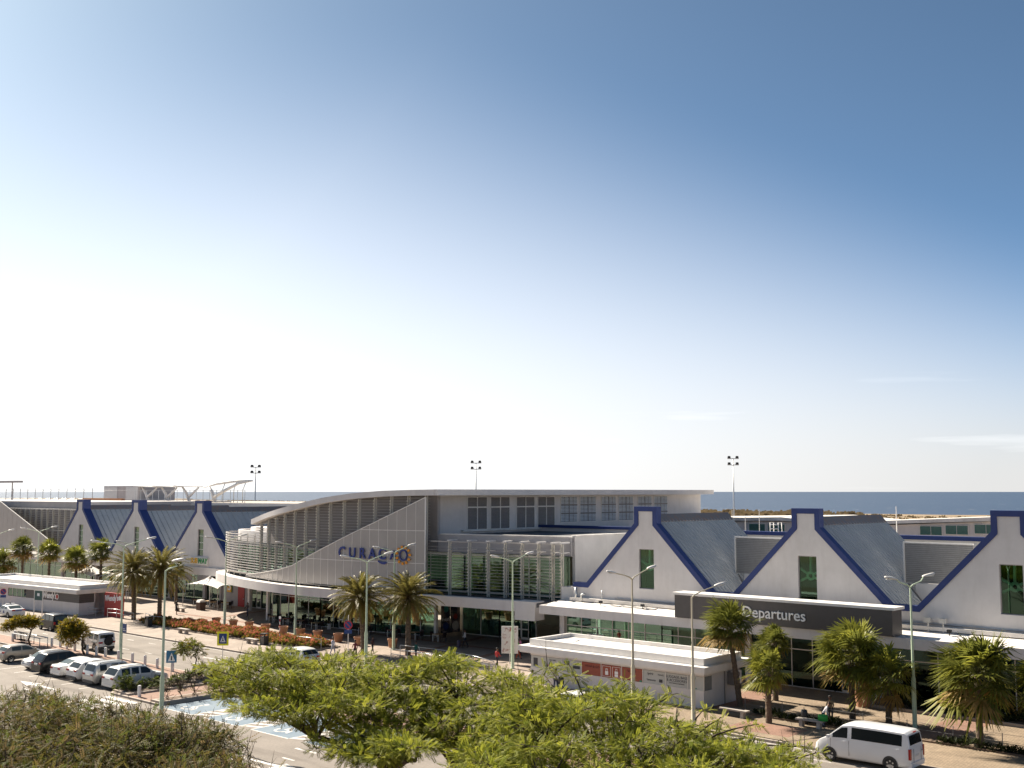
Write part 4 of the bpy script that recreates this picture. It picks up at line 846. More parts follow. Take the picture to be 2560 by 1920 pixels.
for b_ in ((3.5, 4.05, 1.85, 2.08), (4.4, 5.1, 1.55, 1.78), (.3, .75, 1.35, 2.0), (12.55, 12.85, 1.4, 1.62)): panelbits('bag_picture', M_INK, b_)
for b_ in ((15.5, 15.7, 1.98, 2.1), (10.0, 10.35, 1.24, 1.4), (10.8, 11.0, 1.24, 1.36), (15.6, 15.8, 1.3, 1.36)): panelbits('bag_picture', mat('green_print', (.03, .25, .16), .6), b_)
ac = MB().box(X1 + .18, X1 + .58, 3.25, 4.15, 1.35, 2.3).build('air_conditioner', M_PAINT, kio); o = MB().lathe([(.19, 0), (.19, .02)], (0, 0, 0), 14).build('fan_grille', M_DGREY, ac); o.rotation_euler = (0, R(90), 0); o.location = (X1 + .58, 3.72, 2.05)
o = MB().lathe([(.19, 0), (.19, .02)], (0, 0, 0), 14).build('fan_grille', M_DGREY, ac); o.rotation_euler = (0, R(90), 0); o.location = (X1 + .58, 3.72, 1.6)
MB().box(X1 + .02, X1 + .6, 3.1, 3.2, 1.3, 2.2).build('condenser_grille', M_DGREY, kio)
MB().tube([(X1 + .04, 2.7, 0), (X1 + .04, 2.7, 2.3)], .04, 6).build('drain_pipe', M_DGREY, kio)
MB().box(3.2, 4.2, -.5, -.1, 2.43, 2.5).build('downlight', M_ALU, kio)
# --- burger kiosk at the left
bur = thing('burger_kiosk', 'white flat-roofed burger restaurant kiosk with a charcoal band at the left', 'restaurant kiosk', (-134.8, 67.6, 0), R(4.6))
XL = -27.0
MB().box(XL, 0, 0, .2, 0, 1.5).box(XL, -17.2, 0, .2, 1.5, 2.77).box(-.2, 0, .2, 2.2, 0, 1.5).box(XL, 0, 6.0, 6.2, 0, 2.77).box(XL, XL + .2, .2, 6, 0, 2.77).box(-.2, 0, 4.2, 6, 0, 2.77).box(-2.2, -2, 2.2, 4.2, 0, 2.77).box(-2, 0, 4.0, 4.2, 0, 2.77).box(-2.0, 0, 2.0, 2.2, 0, 2.77).build('wall', M_WHITE, bur)
for k in range(6): MB().box(-12.6, .012, -.012, .18, 1.5 + .21 * k, 1.7 + .21 * k).build('cladding_board', M_SIGNBLK, bur)
for k in range(6): MB().box(-.18, .016, .18, 2.05, 1.5 + .21 * k, 1.7 + .21 * k).build('cladding_board', M_SIGNBLK, bur)
for k in range(4): MB().box(-17.2 + 1.15 * k + .04, -16.05 + 1.15 * k - .04, .06, .075, 1.55, 2.7).build('window_pane', M_GLASSD, bur); MB().box(-16.05 + 1.15 * k - .04, -16.05 + 1.15 * k + .04, .02, .12, 1.5, 2.75).build('window_frame', M_ALU, bur)
stepped_roof(bur, XL, 0, 0, 6.2, 2.77)
M_BUR = mat('burger_red', (.40, .035, .025), .5, var=.1, scale=1)
def btext(s, lx, z, size):
    c, s_ = math.cos(R(4.6)), math.sin(R(4.6)); me = text_mesh('sign_lettering', s, size, M_SIGNW, .06, shear=.12, bold=.03)
    o = obj('sign_lettering', me, bur); o.location = (lx, -.06, z); o.rotation_euler = (R(90), 0, 0); o.scale = (.82, 1, 1)
btext("Wendy's", -6.75, 2.1, 1.1)
o = MB().lathe([(.36, 0), (.36, .05)], (0, 0, 0), 18).build('sign_disc', M_SIGNW, bur); o.rotation_euler = (R(90), 0, 0); o.location = (-4.95, -.03, 2.05)
o = MB().lathe([(.27, 0), (.27, .07)], (0, 0, 0), 18).build('sign_disc', M_BUR, bur); o.rotation_euler = (R(90), 0, 0); o.location = (-4.95, -.03, 2.05)
MB().box(.3, 2.2, 3.4, 3.46, 0, 2.3).box(.9, 1.0, 3.36, 3.4, 0, 2.25).box(1.55, 1.65, 3.36, 3.4, 0, 2.25).build('service_gate', M_PAINT, bur)
rw = thing('red_billboard_wall', 'red advertising wall with white script lettering beside the burger kiosk', 'billboard', (-130.2, 69.7, 0), R(3))
MB().box(-2.0, 2.0, 0, .25, 0, 2.9).build('panel', M_BUR, rw)
me = text_mesh('sign_lettering', "Wendy's", 1.0, M_SIGNW, .05, shear=.12, bold=.025); o = obj('sign_lettering', me, rw); o.location = (-.35, -.04, 2.25); o.rotation_euler = (R(90), R(-4), 0); o.scale = (.85, 1, 1)
o = MB().lathe([(.28, 0), (.28, .04)], (0, 0, 0), 16).build('sign_disc', M_SIGNW, rw); o.rotation_euler = (R(90), 0, 0); o.location = (1.45, -.0, 2.35)
# --- stretched shade sails over the terraces
def shade_sail(label, x, y, w, d, z):
    t = thing('shade_sail', label, 'awning', (x, y, 0), 0, 'shade sails over the cafe terraces')
    n = 8; V = []; F = []
    for i in range(n + 1):
        for j in range(n + 1):
            u, v = i / n - .5, j / n - .5; zz = z + .9 * max(0, 1 - 2.4 * math.hypot(u, v)) - .35 * (abs(u) * 2) ** 2 * (abs(v) * 2) ** 2
            V.append((u * w * (1 - .18 * (1 - (2 * v) ** 2)), v * d * (1 - .18 * (1 - (2 * u) ** 2)), zz))
    F = [(i * (n + 1) + j, (i + 1) * (n + 1) + j, (i + 1) * (n + 1) + j + 1, i * (n + 1) + j + 1) for i in range(n) for j in range(n)]
    MB().add(V, F).build('membrane', mat('tensile_fabric', (.78, .75, .70), .7, var=.04, transl=.25), t, 'all')
    MB().tube([(0, 0, 0), (0, 0, z + 1.0)], .07, 8).build('mast', M_PAINT, t)
    for sx in (-1, 1): MB().tube([(sx * w * .1, -d * .48, z - .1), (0, 0, z + 1.0)], .05, 6).build('stay', M_PAINT, t)
    for sx in (-1, 1): MB().tube([(sx * w * .48, -d * .46, 0), (sx * w * .48, -d * .46, z - .35)], .05, 6).build('leg', M_ALU, t)
    return t
shade_sail('white shade sail in front of the shop with the yellow and green sign', -131.4, 84.0, 8.6, 3.2, 3.15)
shade_sail('white shade sail behind the burger kiosk, nearer the palms', -150.5, 82.5, 9.0, 4.5, 3.4)
shade_sail('white shade sail behind the burger kiosk, farthest left', -161.0, 82.5, 8.5, 4.5, 3.3)

t = thing('hanging_shop_sign', 'small green and yellow sign with a white letter S left of the red door', 'sign', (-131.7, 87.2, 1.8))
MB().box(-.5, .5, 0, .12, .0, 1.6).build('sign_panel', mat('sign_green', (.01, .26, .06), .5), t); MB().box(-.5, .5, -.01, .0, .0, .75).build('sign_field', mat('sign_yellow', (.80, .42, .01), .5), t)
me = text_mesh('sign_lettering', 'S', 1.7, M_SIGNW, .04, bold=.04); o = obj('sign_lettering', me, t); o.location = (0, -.035, .8); o.rotation_euler = (R(90), 0, 0)
# ================================================================== street furniture
M_LPOLE = mat('pale_green_pole_paint', (0.52, 0.62, 0.44), 0.5, var=.07, scale=2)
M_LHEAD = mat('lamp_head_grey', (0.62, 0.60, 0.57), 0.45, var=.05)
def lamp(label, x, y, h=9.3, z0=0.0, arms=2, rz=0.0, reach=2.4, pole=M_LPOLE):
    t = thing('street_lamp', label, 'street lamp', (x, y, z0), rz, 'pale green street lamps')
    MB().lathe([(.19, 0), (.19, .02), (.15, .06), (.145, 3.1), (.14, 3.2), (.092, 3.35), (.085, h * .62), (.07, h * .63), (.06, h)], (0, 0, 0), 12).build('pole', pole, t, True)
    for s in ((-1, 1) if arms == 2 else (1,)):
        MB().tube([(0, 0, h - .05), (0, s * .25, h + .12), (0, s * .9, h + .32), (0, s * (reach - .55), h + .62 - (0.12 if s < 0 else 0))], [.05, .048, .042, .038], 8).build('arm', pole, t, 'all')
        a = Vector((0, s * (reach - .6), h + .62 - (0.12 if s < 0 else 0))); b = Vector((0, s * (reach + .35), h + .78 - (0.12 if s < 0 else 0)))
        hd = MB(); n = 8; vs = []
        for k in range(7):
            f = k / 6; p = a.lerp(b, f); w = .17 * math.sin(math.pi * min(.96, .12 + .84 * f)) ** .5 + .02; hh = .075 * math.sin(math.pi * (.1 + .8 * f)) ** .5 + .02
            for j in range(n): an = 2 * math.pi * j / n; vs.append((p.x + w * math.cos(an), p.y, p.z + hh * math.sin(an) * (1.25 if math.sin(an) > 0 else .7)))
        hd.add(vs, [(k * n + j, k * n + (j + 1) % n, (k + 1) * n + (j + 1) % n, (k + 1) * n + j) for k in range(6) for j in range(n)] + [tuple(range(n - 1, -1, -1)), tuple(range(6 * n, 7 * n))])
        hd.build('lamp_head', M_LHEAD, t, 'all')
        p = a.lerp(b, .6); MB().box(-.11, .11, p.y - .25, p.y + .25, p.z - .085, p.z - .05).build('lens', mat('lamp_lens', (.7, .68, .62), .2, var=0), t)
    return t
lamp('tall single-arm lamp post in the car park before the blue bays', -68.1, 40.1, 10.2, Z_ROAD, 1, R(-62), 1.1)
lamp('twin-arm lamp post at the near edge of the road behind the parked cars', -97.4, 53.0, 10.2, 0, 2, 0, 2.9)
lamp('twin-arm lamp post in front of the left louvred drum', -110.9, 72.9, 9.6)
lamp('twin-arm lamp post by the terracotta pots left of the blue place name', -99.6, 74.3, 9.3, 0, 2, 0, 2.4)
lamp('twin-arm lamp post at the kerb in front of the left plaza date palm', -75.6, 63.9, 9.2, 0, 2, 0, 2.6)
lamp('twin-arm lamp post between the two date palms on the plaza', -83.2, 73.8, 9.35)
lamp('twin-arm lamp post in front of the right louvred wall', -67.0, 73.2, 9.15)
lamp('twin-arm lamp post before the luggage kiosk and first right gable', -47.5, 64.3, 9.2, 0, 2, 0, 2.5, mat('cream_pole_paint', (.58, .52, .38), .5, var=.06, scale=2))
lamp('single-arm lamp post with a bent top before the departures sign', -42.3, 63.9, 8.3, 0, 1, R(-10), 2.9, mat('cream_pole_paint', (.58, .52, .38), .5))
lamp('twin-arm lamp post between the two gables at the right', -31.0, 72.5, 9.1, 0, 2, R(-25), 1.7)
lamp('twin-arm lamp post at the left edge behind the burger kiosk', -163.2, 75.3, 9.4)
lamp('twin-arm lamp post half out of frame at the far left', -166.0, 70.2, 9.0)
lamp('single-arm lamp post among the palms beside the burger kiosk', -126.6, 70.6, 8.6, 0, 1, R(180))
# --- terracotta pots
M_TERRA = mat('terracotta', (0.38, 0.19, 0.105), 0.8, var=.14, scale=3, bump=.15, bscale=20)
pot_me = MB().lathe([(.02, 0), (.36, 0), (.40, .25), (.46, .62), (.50, .70), (.52, .72), (.52, .86), (.45, .86), (.43, .74), (.02, .72)], seg=18).mesh('pot', M_TERRA, True)
soil_me = MB().lathe([(.01, .73), (.43, .745), (.01, .76)], seg=14).mesh('soil', M_SOIL)
pots = [(-113.5, 73.5), (-110.2, 73.6), (-107.4, 73.8), (-104.0, 73.6), (-100.9, 73.7), (-98.0, 73.8), (-95.2, 73.9), (-91.8, 73.9), (-88.2, 73.6), (-84.6, 74.9)]
for i, (x, y) in enumerate(pots):
    t = thing('terracotta_pot', '%s terracotta pot from the left in the row on the plaza' % ORD[i], 'flower pot', (x, y, .004), random.uniform(0, 6), 'terracotta pots on the plaza')
    obj('pot', pot_me, t); obj('soil', soil_me, t)
t = thing('terracotta_pot', 'large terracotta pot with a green plant before the departures doors', 'flower pot', (-36.8, 77.3, .004)); o = obj('pot', pot_me, t); o.scale = (1.25, 1.25, 1.3)
potR = t
# --- benches, bins, bollards
def bench(label, x, y, rz=0.0, L=1.9):
    t = thing('bench', label, 'bench', (x, y, .002), rz, 'concrete benches')
    MB().box(-L / 2, L / 2, -.25, .25, .42, .52).build('seat', M_CONC, t)
    for s in (-1, 1): MB().extr([(-.2, 0), (.2, 0), (.15, .42), (-.15, .42)], 'x', s * L * .32 - .12, s * L * .32 + .12).build('leg', M_CONC, t)
bench('concrete bench on the sidewalk at the left end of the red flower bed', -109.6, 66.9); bench('concrete bench beside the bin before the red flower bed', -97.1, 67.1, 0, 1.8)
bench('concrete bench under the date palms at the left of the plaza', -129.6, 78.6); bench('concrete bench beside the luggage kiosk under a fan palm', -41.7, 68.0, R(-4), 2.2); bench('concrete bench behind the white van where two people stand', -36.2, 68.3, R(3))
def bin_(label, x, y):
    t = thing('litter_bin', label, 'litter bin', (x, y, .002), R(8), 'litter bins')
    MB().box(-.3, .3, -.3, .3, 0, .82).build('body', mat('bin_dark_grey', (.05, .05, .05), .6, var=.1), t)
    for s in (-1, 1): MB().box(s * .12 - .09, s * .12 + .09, -.31, -.3, .08, .76).build('panel', mat('bin_panel', (.22, .2, .17), .7, var=.1), t)
    for i in (-1, 1):
        for j in (-1, 1): MB().box(i * .25 - .04, i * .25 + .04, j * .25 - .04, j * .25 + .04, .82, 1.02).build('lid_post', M_BLACK, t)
    MB().box(-.32, .32, -.32, .32, 1.02, 1.12).build('lid', M_BLACK, t)
bin_('black litter bin next to the bench in the middle of the flower bed', -95.7, 67.6); bin_('black litter bin at the stairs by the date palms', -118.3, 67.7)
bol_me = MB().lathe([(.02, 0), (.13, 0), (.13, .78), (.11, .84), (.02, .85)], seg=14).mesh('bollard', mat('bollard_white', (.72, .71, .69), .6, var=.08, scale=3), True)
bl = [(-118.6, 52.6), (-116.8, 51.6), (-110.2, 52.6), (-109.0, 52.9), (-107.2, 52.7), (-105.4, 52.6), (-102.7, 52.5), (-101.1, 52.6), (-99.6, 52.7), (-97.0, 52.6), (-94.5, 52.6), (-92.3, 52.6), (-89.9, 52.4), (-87.4, 52.4), (-84.9, 52.95), (-79.2, 52.95)]
for i, (x, y) in enumerate(bl):
    o = obj('bollard', bol_me); o.location = (x, y, .004); tag(o, '%s white bollard from the left in the row between car park and road' % ORD[i], 'bollard', 'white bollards along the road')
o = obj('bollard', bol_me); o.location = (-78.5, 44.35, .004); tag(o, 'single white bollard at the zebra crossing', 'bollard')
rk = thing('trolley_rack', 'galvanised trolley rack with a row of nested baggage carts on the island', 'trolley rack', (-113.5, 51.9, .004))
for dx in (-3, 0, 3): MB().tube([(dx, -.4, 0), (dx, -.4, .85), (dx, .4, .85), (dx, .4, 0)], .05, 6).build('hoop', M_STEELT, rk, 'all')
MB().tube([(-3, -.4, .85), (3, -.4, .85)], .05, 6).tube([(-3, .4, .85), (3, .4, .85)], .05, 6).build('rail', M_STEELT, rk, 'all')
for k in range(7): MB().tube([(-2.9 + .34 * k, -.3, .25), (-2.9 + .34 * k, -.3, .95), (-2.75 + .34 * k, 0, 1.02), (-2.9 + .34 * k, .3, .95), (-2.9 + .34 * k, .3, .25)], .03, 6).box(-2.9 + .34 * k, -2.2 + .34 * k, -.28, .28, .22, .28).build('baggage_cart', M_BLACK, rk)
# --- signs
def post(mb, x, y, h, r=.035): return mb.tube([(x, y, 0), (x, y, h)], r, 8)
def disc(t, name, r, z, m, y): o = MB().lathe([(r, 0), (r, .012)], (0, 0, 0), 24).build(name, m, t); o.rotation_euler = (R(90), 0, 0); o.location = (0, y, z); return o
M_SBLUE = mat('sign_blue', (.015, .05, .20), .4, var=.03); M_SRED = mat('sign_red', (.50, .02, .03), .4, var=.03)
def noparking(label, x, y, rz, h=3.0, plate=True):
    t = thing('no_parking_sign', label, 'road sign', (x, y, .002), rz, 'no-parking signs')
    post(MB(), 0, .05, h + .9).build('post', M_PAINT, t)
    disc(t, 'disc_rim', .40, h, M_SRED, .0); disc(t, 'disc_face', .31, h, M_SBLUE, -.008)
    MB().bar((-.2, -.024, h + .2), (.2, -.024, h - .2), .006, .09, up=(0, 0, 1)).build('disc_bar', M_SRED, t)
    if plate: MB().box(-.36, .36, -.012, .0, h - .78, h - .44).build('plate', M_SBLUE, t)
noparking('round blue and red no-parking sign between the pots and the lamp', -81.7, 66.9, R(38), 3.1); noparking('round blue and red no-parking sign before the burger kiosk', -150.3, 64.9, R(50), 2.2)
t = thing('pedestrian_sign', 'yellow-edged blue pedestrian warning sign on a thin post at the road', 'road sign', (-86.9, 57.0, Z_ROAD), R(45)); post(MB(), 0, .03, 2.0, .03).build('post', M_STEELT, t)
MB().box(-.5, .5, -.015, 0, 1.9, 3.1).build('plate', mat('sign_yellow_green', (.90, .85, .02), .5, var=.02), t); MB().box(-.34, .34, -.022, -.016, 2.06, 2.94).build('blue_field', M_SBLUE, t)
MB().add([(-.24, -.03, 2.2), (.24, -.03, 2.2), (0, -.03, 2.78)], [(0, 1, 2)]).build('white_triangle', M_SIGNW, t); MB().box(-.04, .04, -.036, -.031, 2.28, 2.6).bar((-.04, -.034, 2.36), (-.13, -.034, 2.24), .004, .04).bar((.04, -.034, 2.36), (.13, -.034, 2.24), .004, .04).build('walking_figure', M_INK, t)
t = thing('crossing_sign', 'blue pedestrian crossing sign behind the lamp post at the car park island', 'road sign', (-84.6, 50.6, .004), R(55)); post(MB(), 0, .04, 2.4).build('post', M_STEELT, t)
MB().box(-.42, .42, -.015, 0, 1.2, 2.2).build('plate', mat('sign_teal_blue', (.03, .17, .32), .45, var=.03), t); MB().add([(-.3, -.02, 1.32), (.3, -.02, 1.32), (0, -.02, 2.0)], [(0, 1, 2)]).build('white_triangle', M_SIGNW, t); MB().box(-.05, .05, -.026, -.021, 1.4, 1.75).build('walking_figure', M_INK, t)
t = thing('parking_sign', 'small dark blue sign plate on the twin-arm lamp at the road', 'road sign', (-97.0, 52.95, 0)); MB().box(.05, .75, -.06, -.04, 2.45, 3.25).build('plate', M_SBLUE, t); MB().box(.15, .65, -.068, -.061, 2.6, 2.66).box(.15, .5, -.068, -.061, 2.75, 2.81).build('lettering_line', M_SIGNW, t); MB().box(-.3, .05, -.06, -.03, 2.8, 2.9).build('bracket', M_STEELT, t)
t = thing('bus_stop_sign', 'dark green sign on two posts beside the black minivan', 'road sign', (-137.9, 63.9, .002), R(12))
for s in (-.78, .78): post(MB(), s, 0, 3.1, .06).build('post', M_PAINT, t)
MB().box(-.68, .68, -.03, .03, 1.95, 3.1).build('plate', mat('bus_sign_green', (.02, .075, .06), .5, var=.04), t); MB().box(-.22, .22, -.04, -.031, 2.45, 2.8).build('symbol', M_SIGNW, t)
t = thing('poster_board', 'tall white advertising poster leaning beside the lamp on the plaza', 'poster', (-69.0, 75.0, .004), R(35)); MB().box(-.75, .75, -.04, .04, .9, 3.3).build('board', M_PAINT, t); MB().box(-.66, .66, -.05, -.041, 1.0, 3.2).build('print', mat('poster_print', (.50, .22, .18), .5, var=.3, scale=2.2, col2=(.72, .68, .64), thresh=(.40, .50)), t); post(MB(), 0, .08, 2, .05).build('post', M_STEELT, t)
# red-white marker post at the hedge
t = thing('marker_post', 'thin red and white striped marker post in the flower bed', 'marker post', (-95.9, 69.6, .0))
for k in range(8): MB().tube([(0, 0, .3 * k), (0, 0, .3 * k + .3)], .04, 8).build('band', M_SRED if k % 2 else M_SIGNW, t)
MB().box(-.16, .16, -.03, .03, 2.35, 2.6).build('plate', M_SIGNW, t)
# --- handrails
def handrail(label, pts, posts=True, mid=True):
    t = thing('handrail', label, 'handrail', pts[0]); P = [Vector(p) - Vector(pts[0]) for p in pts]
    for dz in ((1.0, .55) if mid else (1.0,)): MB().tube([p + Vector((0, 0, dz)) for p in P], .035, 6).build('rail', M_STEELT, t, 'all')
    for a, b in zip(P[:-1], P[1:]):
        n = max(1, int((b - a).length / 1.7))
        for k in range(n): q = a.lerp(b, k / n); MB().tube([q, q + Vector((0, 0, 1.0))], .03, 6).build('post', M_STEELT, t)
    MB().tube([P[-1], P[-1] + Vector((0, 0, 1.0))], .03, 6).build('post', M_STEELT, t)
handrail('long ramp handrail at the road side of the plaza', [(-79.8, 71.6, .0), (-75, 72.0, .0), (-70, 71.3, .0), (-66.4, 70.2, .0)]); handrail('second ramp handrail nearer the road', [(-78.6, 69.4, .0), (-72, 69.4, .0), (-64.6, 68.6, .0)]); handrail('short handrail at the right end of the flower bed', [(-92.2, 69.0, .0), (-88.6, 69.2, .0)])
handrail('steel stair handrail next to the red billboard wall', [(-127.6, 67.6, .35), (-126.2, 68.0, .35), (-123.6, 68.8, .0)]); handrail('steel stair handrail beside the litter bin', [(-120.2, 68.4, .3), (-118.9, 68.7, .0), (-117.6, 69.0, .0)]); handrail('white handrail at the service door of the burger kiosk', [(-133.9, 68.3, .0), (-132.2, 68.5, .0), (-132.1, 69.4, .0)])
# --- outdoor tables and chairs
M_TTOP = mat('table_top', (.42, .27, .13), .6, var=.1); M_TTOPR = mat('table_top_red', (.32, .09, .06), .6, var=.1); M_CHAIR = mat('chair_dark', (.03, .018, .018), .6, var=.1); M_TLEG = mat('table_leg_white', (.72, .70, .66), .5, var=.03)
tt = MB().box(-.45, .45, -.45, .45, .72, .76).mesh('table_top', M_TTOP); tt2 = MB().box(-.45, .45, -.45, .45, .72, .76).mesh('table_top', M_TTOPR); tl = MB().box(-.03, .03, -.03, .03, 0, .72).mesh('leg', M_TLEG)
cs = MB().box(-.22, .22, -.22, .22, .43, .47).mesh('seat', M_CHAIR); cb = MB().box(-.22, .22, .19, .22, .5, .92).mesh('backrest', M_CHAIR); cl = MB().box(-.02, .02, -.02, .02, 0, .43).mesh('leg', M_CHAIR)
def table(label, x, y, nchair, where, top=tt):
    t = thing('cafe_table', label, 'table', (x, y, .01), 0, 'outdoor cafe tables'); obj('table_top', top, t)
    for i in (-1, 1):
        for j in (-1, 1): obj('leg', tl, t).location = (i * .38, j * .38, 0)
    side = [('left of', -.75, 0, R(90)), ('right of', .75, 0, R(-90)), ('behind', 0, .75, 0), ('before', 0, -.75, R(180))]
    for nm, dx, dy, rz in side[:nchair]:
        c = thing('cafe_chair', 'dark chair %s %s' % (nm, where), 'chair', (x + dx, y + dy, .01), rz, 'outdoor cafe chairs'); obj('seat', cs, c); obj('backrest', cb, c)
        for i in (-1, 1):
            for j in (-1, 1): obj('leg', cl, c).location = (i * .19, j * .19, 0)
tabs = [(-110.9, 79.6), (-107.6, 79.2), (-104.8, 78.9), (-101.9, 78.9), (-94.6, 79.6), (-90.6, 80.2), (-87.4, 80.5), (-84.6, 81.1)]
for i, (x, y) in enumerate(tabs): table('%s cafe table from the left before the terminal glass' % ORD[i], x, y, 3, 'the %s table from the left at the terminal glass' % ORD[i], tt2 if i in (1, 2, 5) else tt)
for i, (x, y) in enumerate([(-134.6, 84.2), (-132.6, 84.6), (-130.6, 84.2), (-128.9, 84.9)]): table('%s cafe table from the left under the shade sail' % ORD[i], x, y, 3, 'the %s table from the left under the shade sail' % ORD[i])
t = thing('waste_counter', 'brown waste bin with a white tray top by the shaded tables', 'litter bin', (-129.5, 81.5, .004)); MB().box(-.45, .45, -.4, .4, 0, 1.0).build('body', mat('bin_brown', (.10, .055, .04), .6, var=.1), t); MB().extr([(-.48, 1.0), (.48, 1.0), (.3, 1.3), (-.3, 1.3)], 'x', -.4, .4).build('hood', M_PAINT, t)
t = thing('white_urn', 'small white urn with a dark plant at the terminal doors', 'flower pot', (-100.9, 79.9, .004)); MB().lathe([(.02, 0), (.2, 0), (.24, .5), (.3, .62), (.02, .6)], seg=14).build('urn', M_PAINT, t, True)
# --- planting strip with wire fence along the right pavement
fen = thing('wire_fence', 'low wire fence on thin posts along the planting strip on the right', 'fence', (-42, 69.9, 0))
for k in range(15): MB().tube([(2.9 * k, .02 * (-1) ** k, 0), (2.9 * k, .02 * (-1) ** k, 1.05)], .025, 6).build('post', M_DGREY, fen)
for z in (.55, .98): MB().tube([(2.9 * k, .02 * (-1) ** k, z) for k in range(15)], .008, 4).build('wire', M_DGREY, fen)
bedR = MB().box(-41.2, 5, 69.1, 69.75, -.01, .1).build('planting_strip', M_SOIL); tag(bedR, kind='structure')
MB().box(-36.2, 5, 77.6, 81.0, .0, .12).build('planting_bed', M_SOIL); tag(bpy.data.objects['planting_bed'], kind='structure'); MB().box(-36.4, 5.2, 77.42, 77.6, .0, .2).build('bed_kerb', M_KERB, bpy.data.objects['planting_bed'])
# ================================================================== vehicles
M_CGLASS = mat('car_glass', (0.012, 0.016, 0.018), 0.08, var=0, spec=0.35); M_CGLASSL = mat('car_glass_clear', (0.05, 0.065, 0.06), 0.08, var=0, spec=0.4)
M_TYRE = mat('tyre_rubber', (0.018, 0.018, 0.018), 0.85, var=.1); M_RIM = mat('alloy_rim', (0.5, 0.5, 0.5), 0.3, metal=.8, var=.03)
M_TAIL = mat('tail_light_red', (0.33, 0.006, 0.008), 0.25, var=.1, spec=.3); M_HEADL = mat('head_light', (0.62, 0.62, 0.60), 0.1, var=.05, coat=.6); M_PLATE = mat('number_plate', (.6, .6, .58), .5, var=.05)
def paint(name, c, metal=0.0, rough=.3): return mat('car_paint_' + name, c, rough, metal=metal, var=.02, scale=1, coat=.3 if c[0] > .1 else .12, spec=.5 if c[0] > .1 else .25)
STY = {
 'suv':   dict(L=4.80, W=1.94, H=1.76, top=[(0, .80), (.008, 1.02), (.02, 1.10), (.115, 1.66), (.16, 1.72), (.3, 1.76), (.5, 1.755), (.585, 1.71), (.745, 1.12), (.9, 1.02), (.975, .88), (1, .62)], belt=1.07, glass=[(.15, .30), (.325, .46), (.485, .66)], ws=(.60, .735), rw=(.03, .11), wheels=(.20, .81), wr=.37),
 'suv4':  dict(L=4.75, W=1.92, H=1.80, top=[(0, .82), (.006, 1.05), (.015, 1.12), (.075, 1.72), (.12, 1.78), (.3, 1.80), (.52, 1.79), (.60, 1.74), (.735, 1.15), (.9, 1.08), (.98, .92), (1, .62)], belt=1.12, glass=[(.12, .25), (.33, .46), (.48, .66)], ws=(.615, .725), rw=(.02, .07), wheels=(.20, .81), wr=.38),
 'xover': dict(L=4.45, W=1.85, H=1.64, top=[(0, .78), (.01, .98), (.03, 1.06), (.13, 1.52), (.18, 1.60), (.35, 1.64), (.52, 1.62), (.60, 1.56), (.76, 1.03), (.9, .94), (.98, .82), (1, .58)], belt=1.03, glass=[(.17, .30), (.32, .46), (.48, .66)], ws=(.615, .75), rw=(.045, .125), wheels=(.20, .81), wr=.35),
 'sedan': dict(L=4.85, W=1.84, H=1.46, top=[(0, .74), (.01, .95), (.03, 1.04), (.14, 1.06), (.30, 1.38), (.38, 1.445), (.5, 1.46), (.575, 1.42), (.745, .98), (.9, .86), (.98, .74), (1, .52)], belt=.97, glass=[(.27, .42), (.435, .64)], ws=(.595, .735), rw=(.155, .295), wheels=(.21, .80), wr=.33),
 'hatch': dict(L=3.75, W=1.64, H=1.50, top=[(0, .72), (.01, .94), (.03, 1.02), (.10, 1.36), (.16, 1.46), (.35, 1.50), (.52, 1.49), (.60, 1.43), (.80, .99), (.92, .90), (.98, .78), (1, .52)], belt=.98, glass=[(.19, .42), (.44, .70)], ws=(.615, .79), rw=(.035, .10), wheels=(.18, .82), wr=.31),
 'mpv':   dict(L=4.25, W=1.70, H=1.87, top=[(0, .80), (.006, 1.0), (.015, 1.10), (.045, 1.74), (.09, 1.84), (.3, 1.87), (.58, 1.86), (.66, 1.80), (.84, 1.18), (.93, 1.02), (.985, .86), (1, .55)], belt=1.10, glass=[(.06, .27), (.30, .52), (.545, .76)], ws=(.685, .83), rw=(.017, .045), wheels=(.20, .82), wr=.33),
 'jeep':  dict(L=4.30, W=1.80, H=1.85, top=[(0, .78), (.004, 1.08), (.01, 1.14), (.025, 1.74), (.05, 1.83), (.3, 1.85), (.50, 1.84), (.545, 1.80), (.615, 1.24), (.64, 1.20), (.95, 1.12), (.97, 1.0), (1, .70)], belt=1.14, glass=[(.05, .25), (.29, .53)], ws=(.55, .61), rw=(.012, .026), wheels=(.19, .80), wr=.42),
 'van':   dict(L=5.70, W=2.06, H=2.20, top=[(0, .95), (.003, 1.25), (.008, 1.36), (.03, 2.08), (.06, 2.17), (.3, 2.20), (.60, 2.19), (.70, 2.10), (.865, 1.36), (.95, 1.14), (.985, .95), (1, .62)], belt=1.34, glass=[(.075, .60), (.635, .80)], ws=(.72, .855), rw=(.009, .03), wheels=(.20, .83), wr=.37),
}
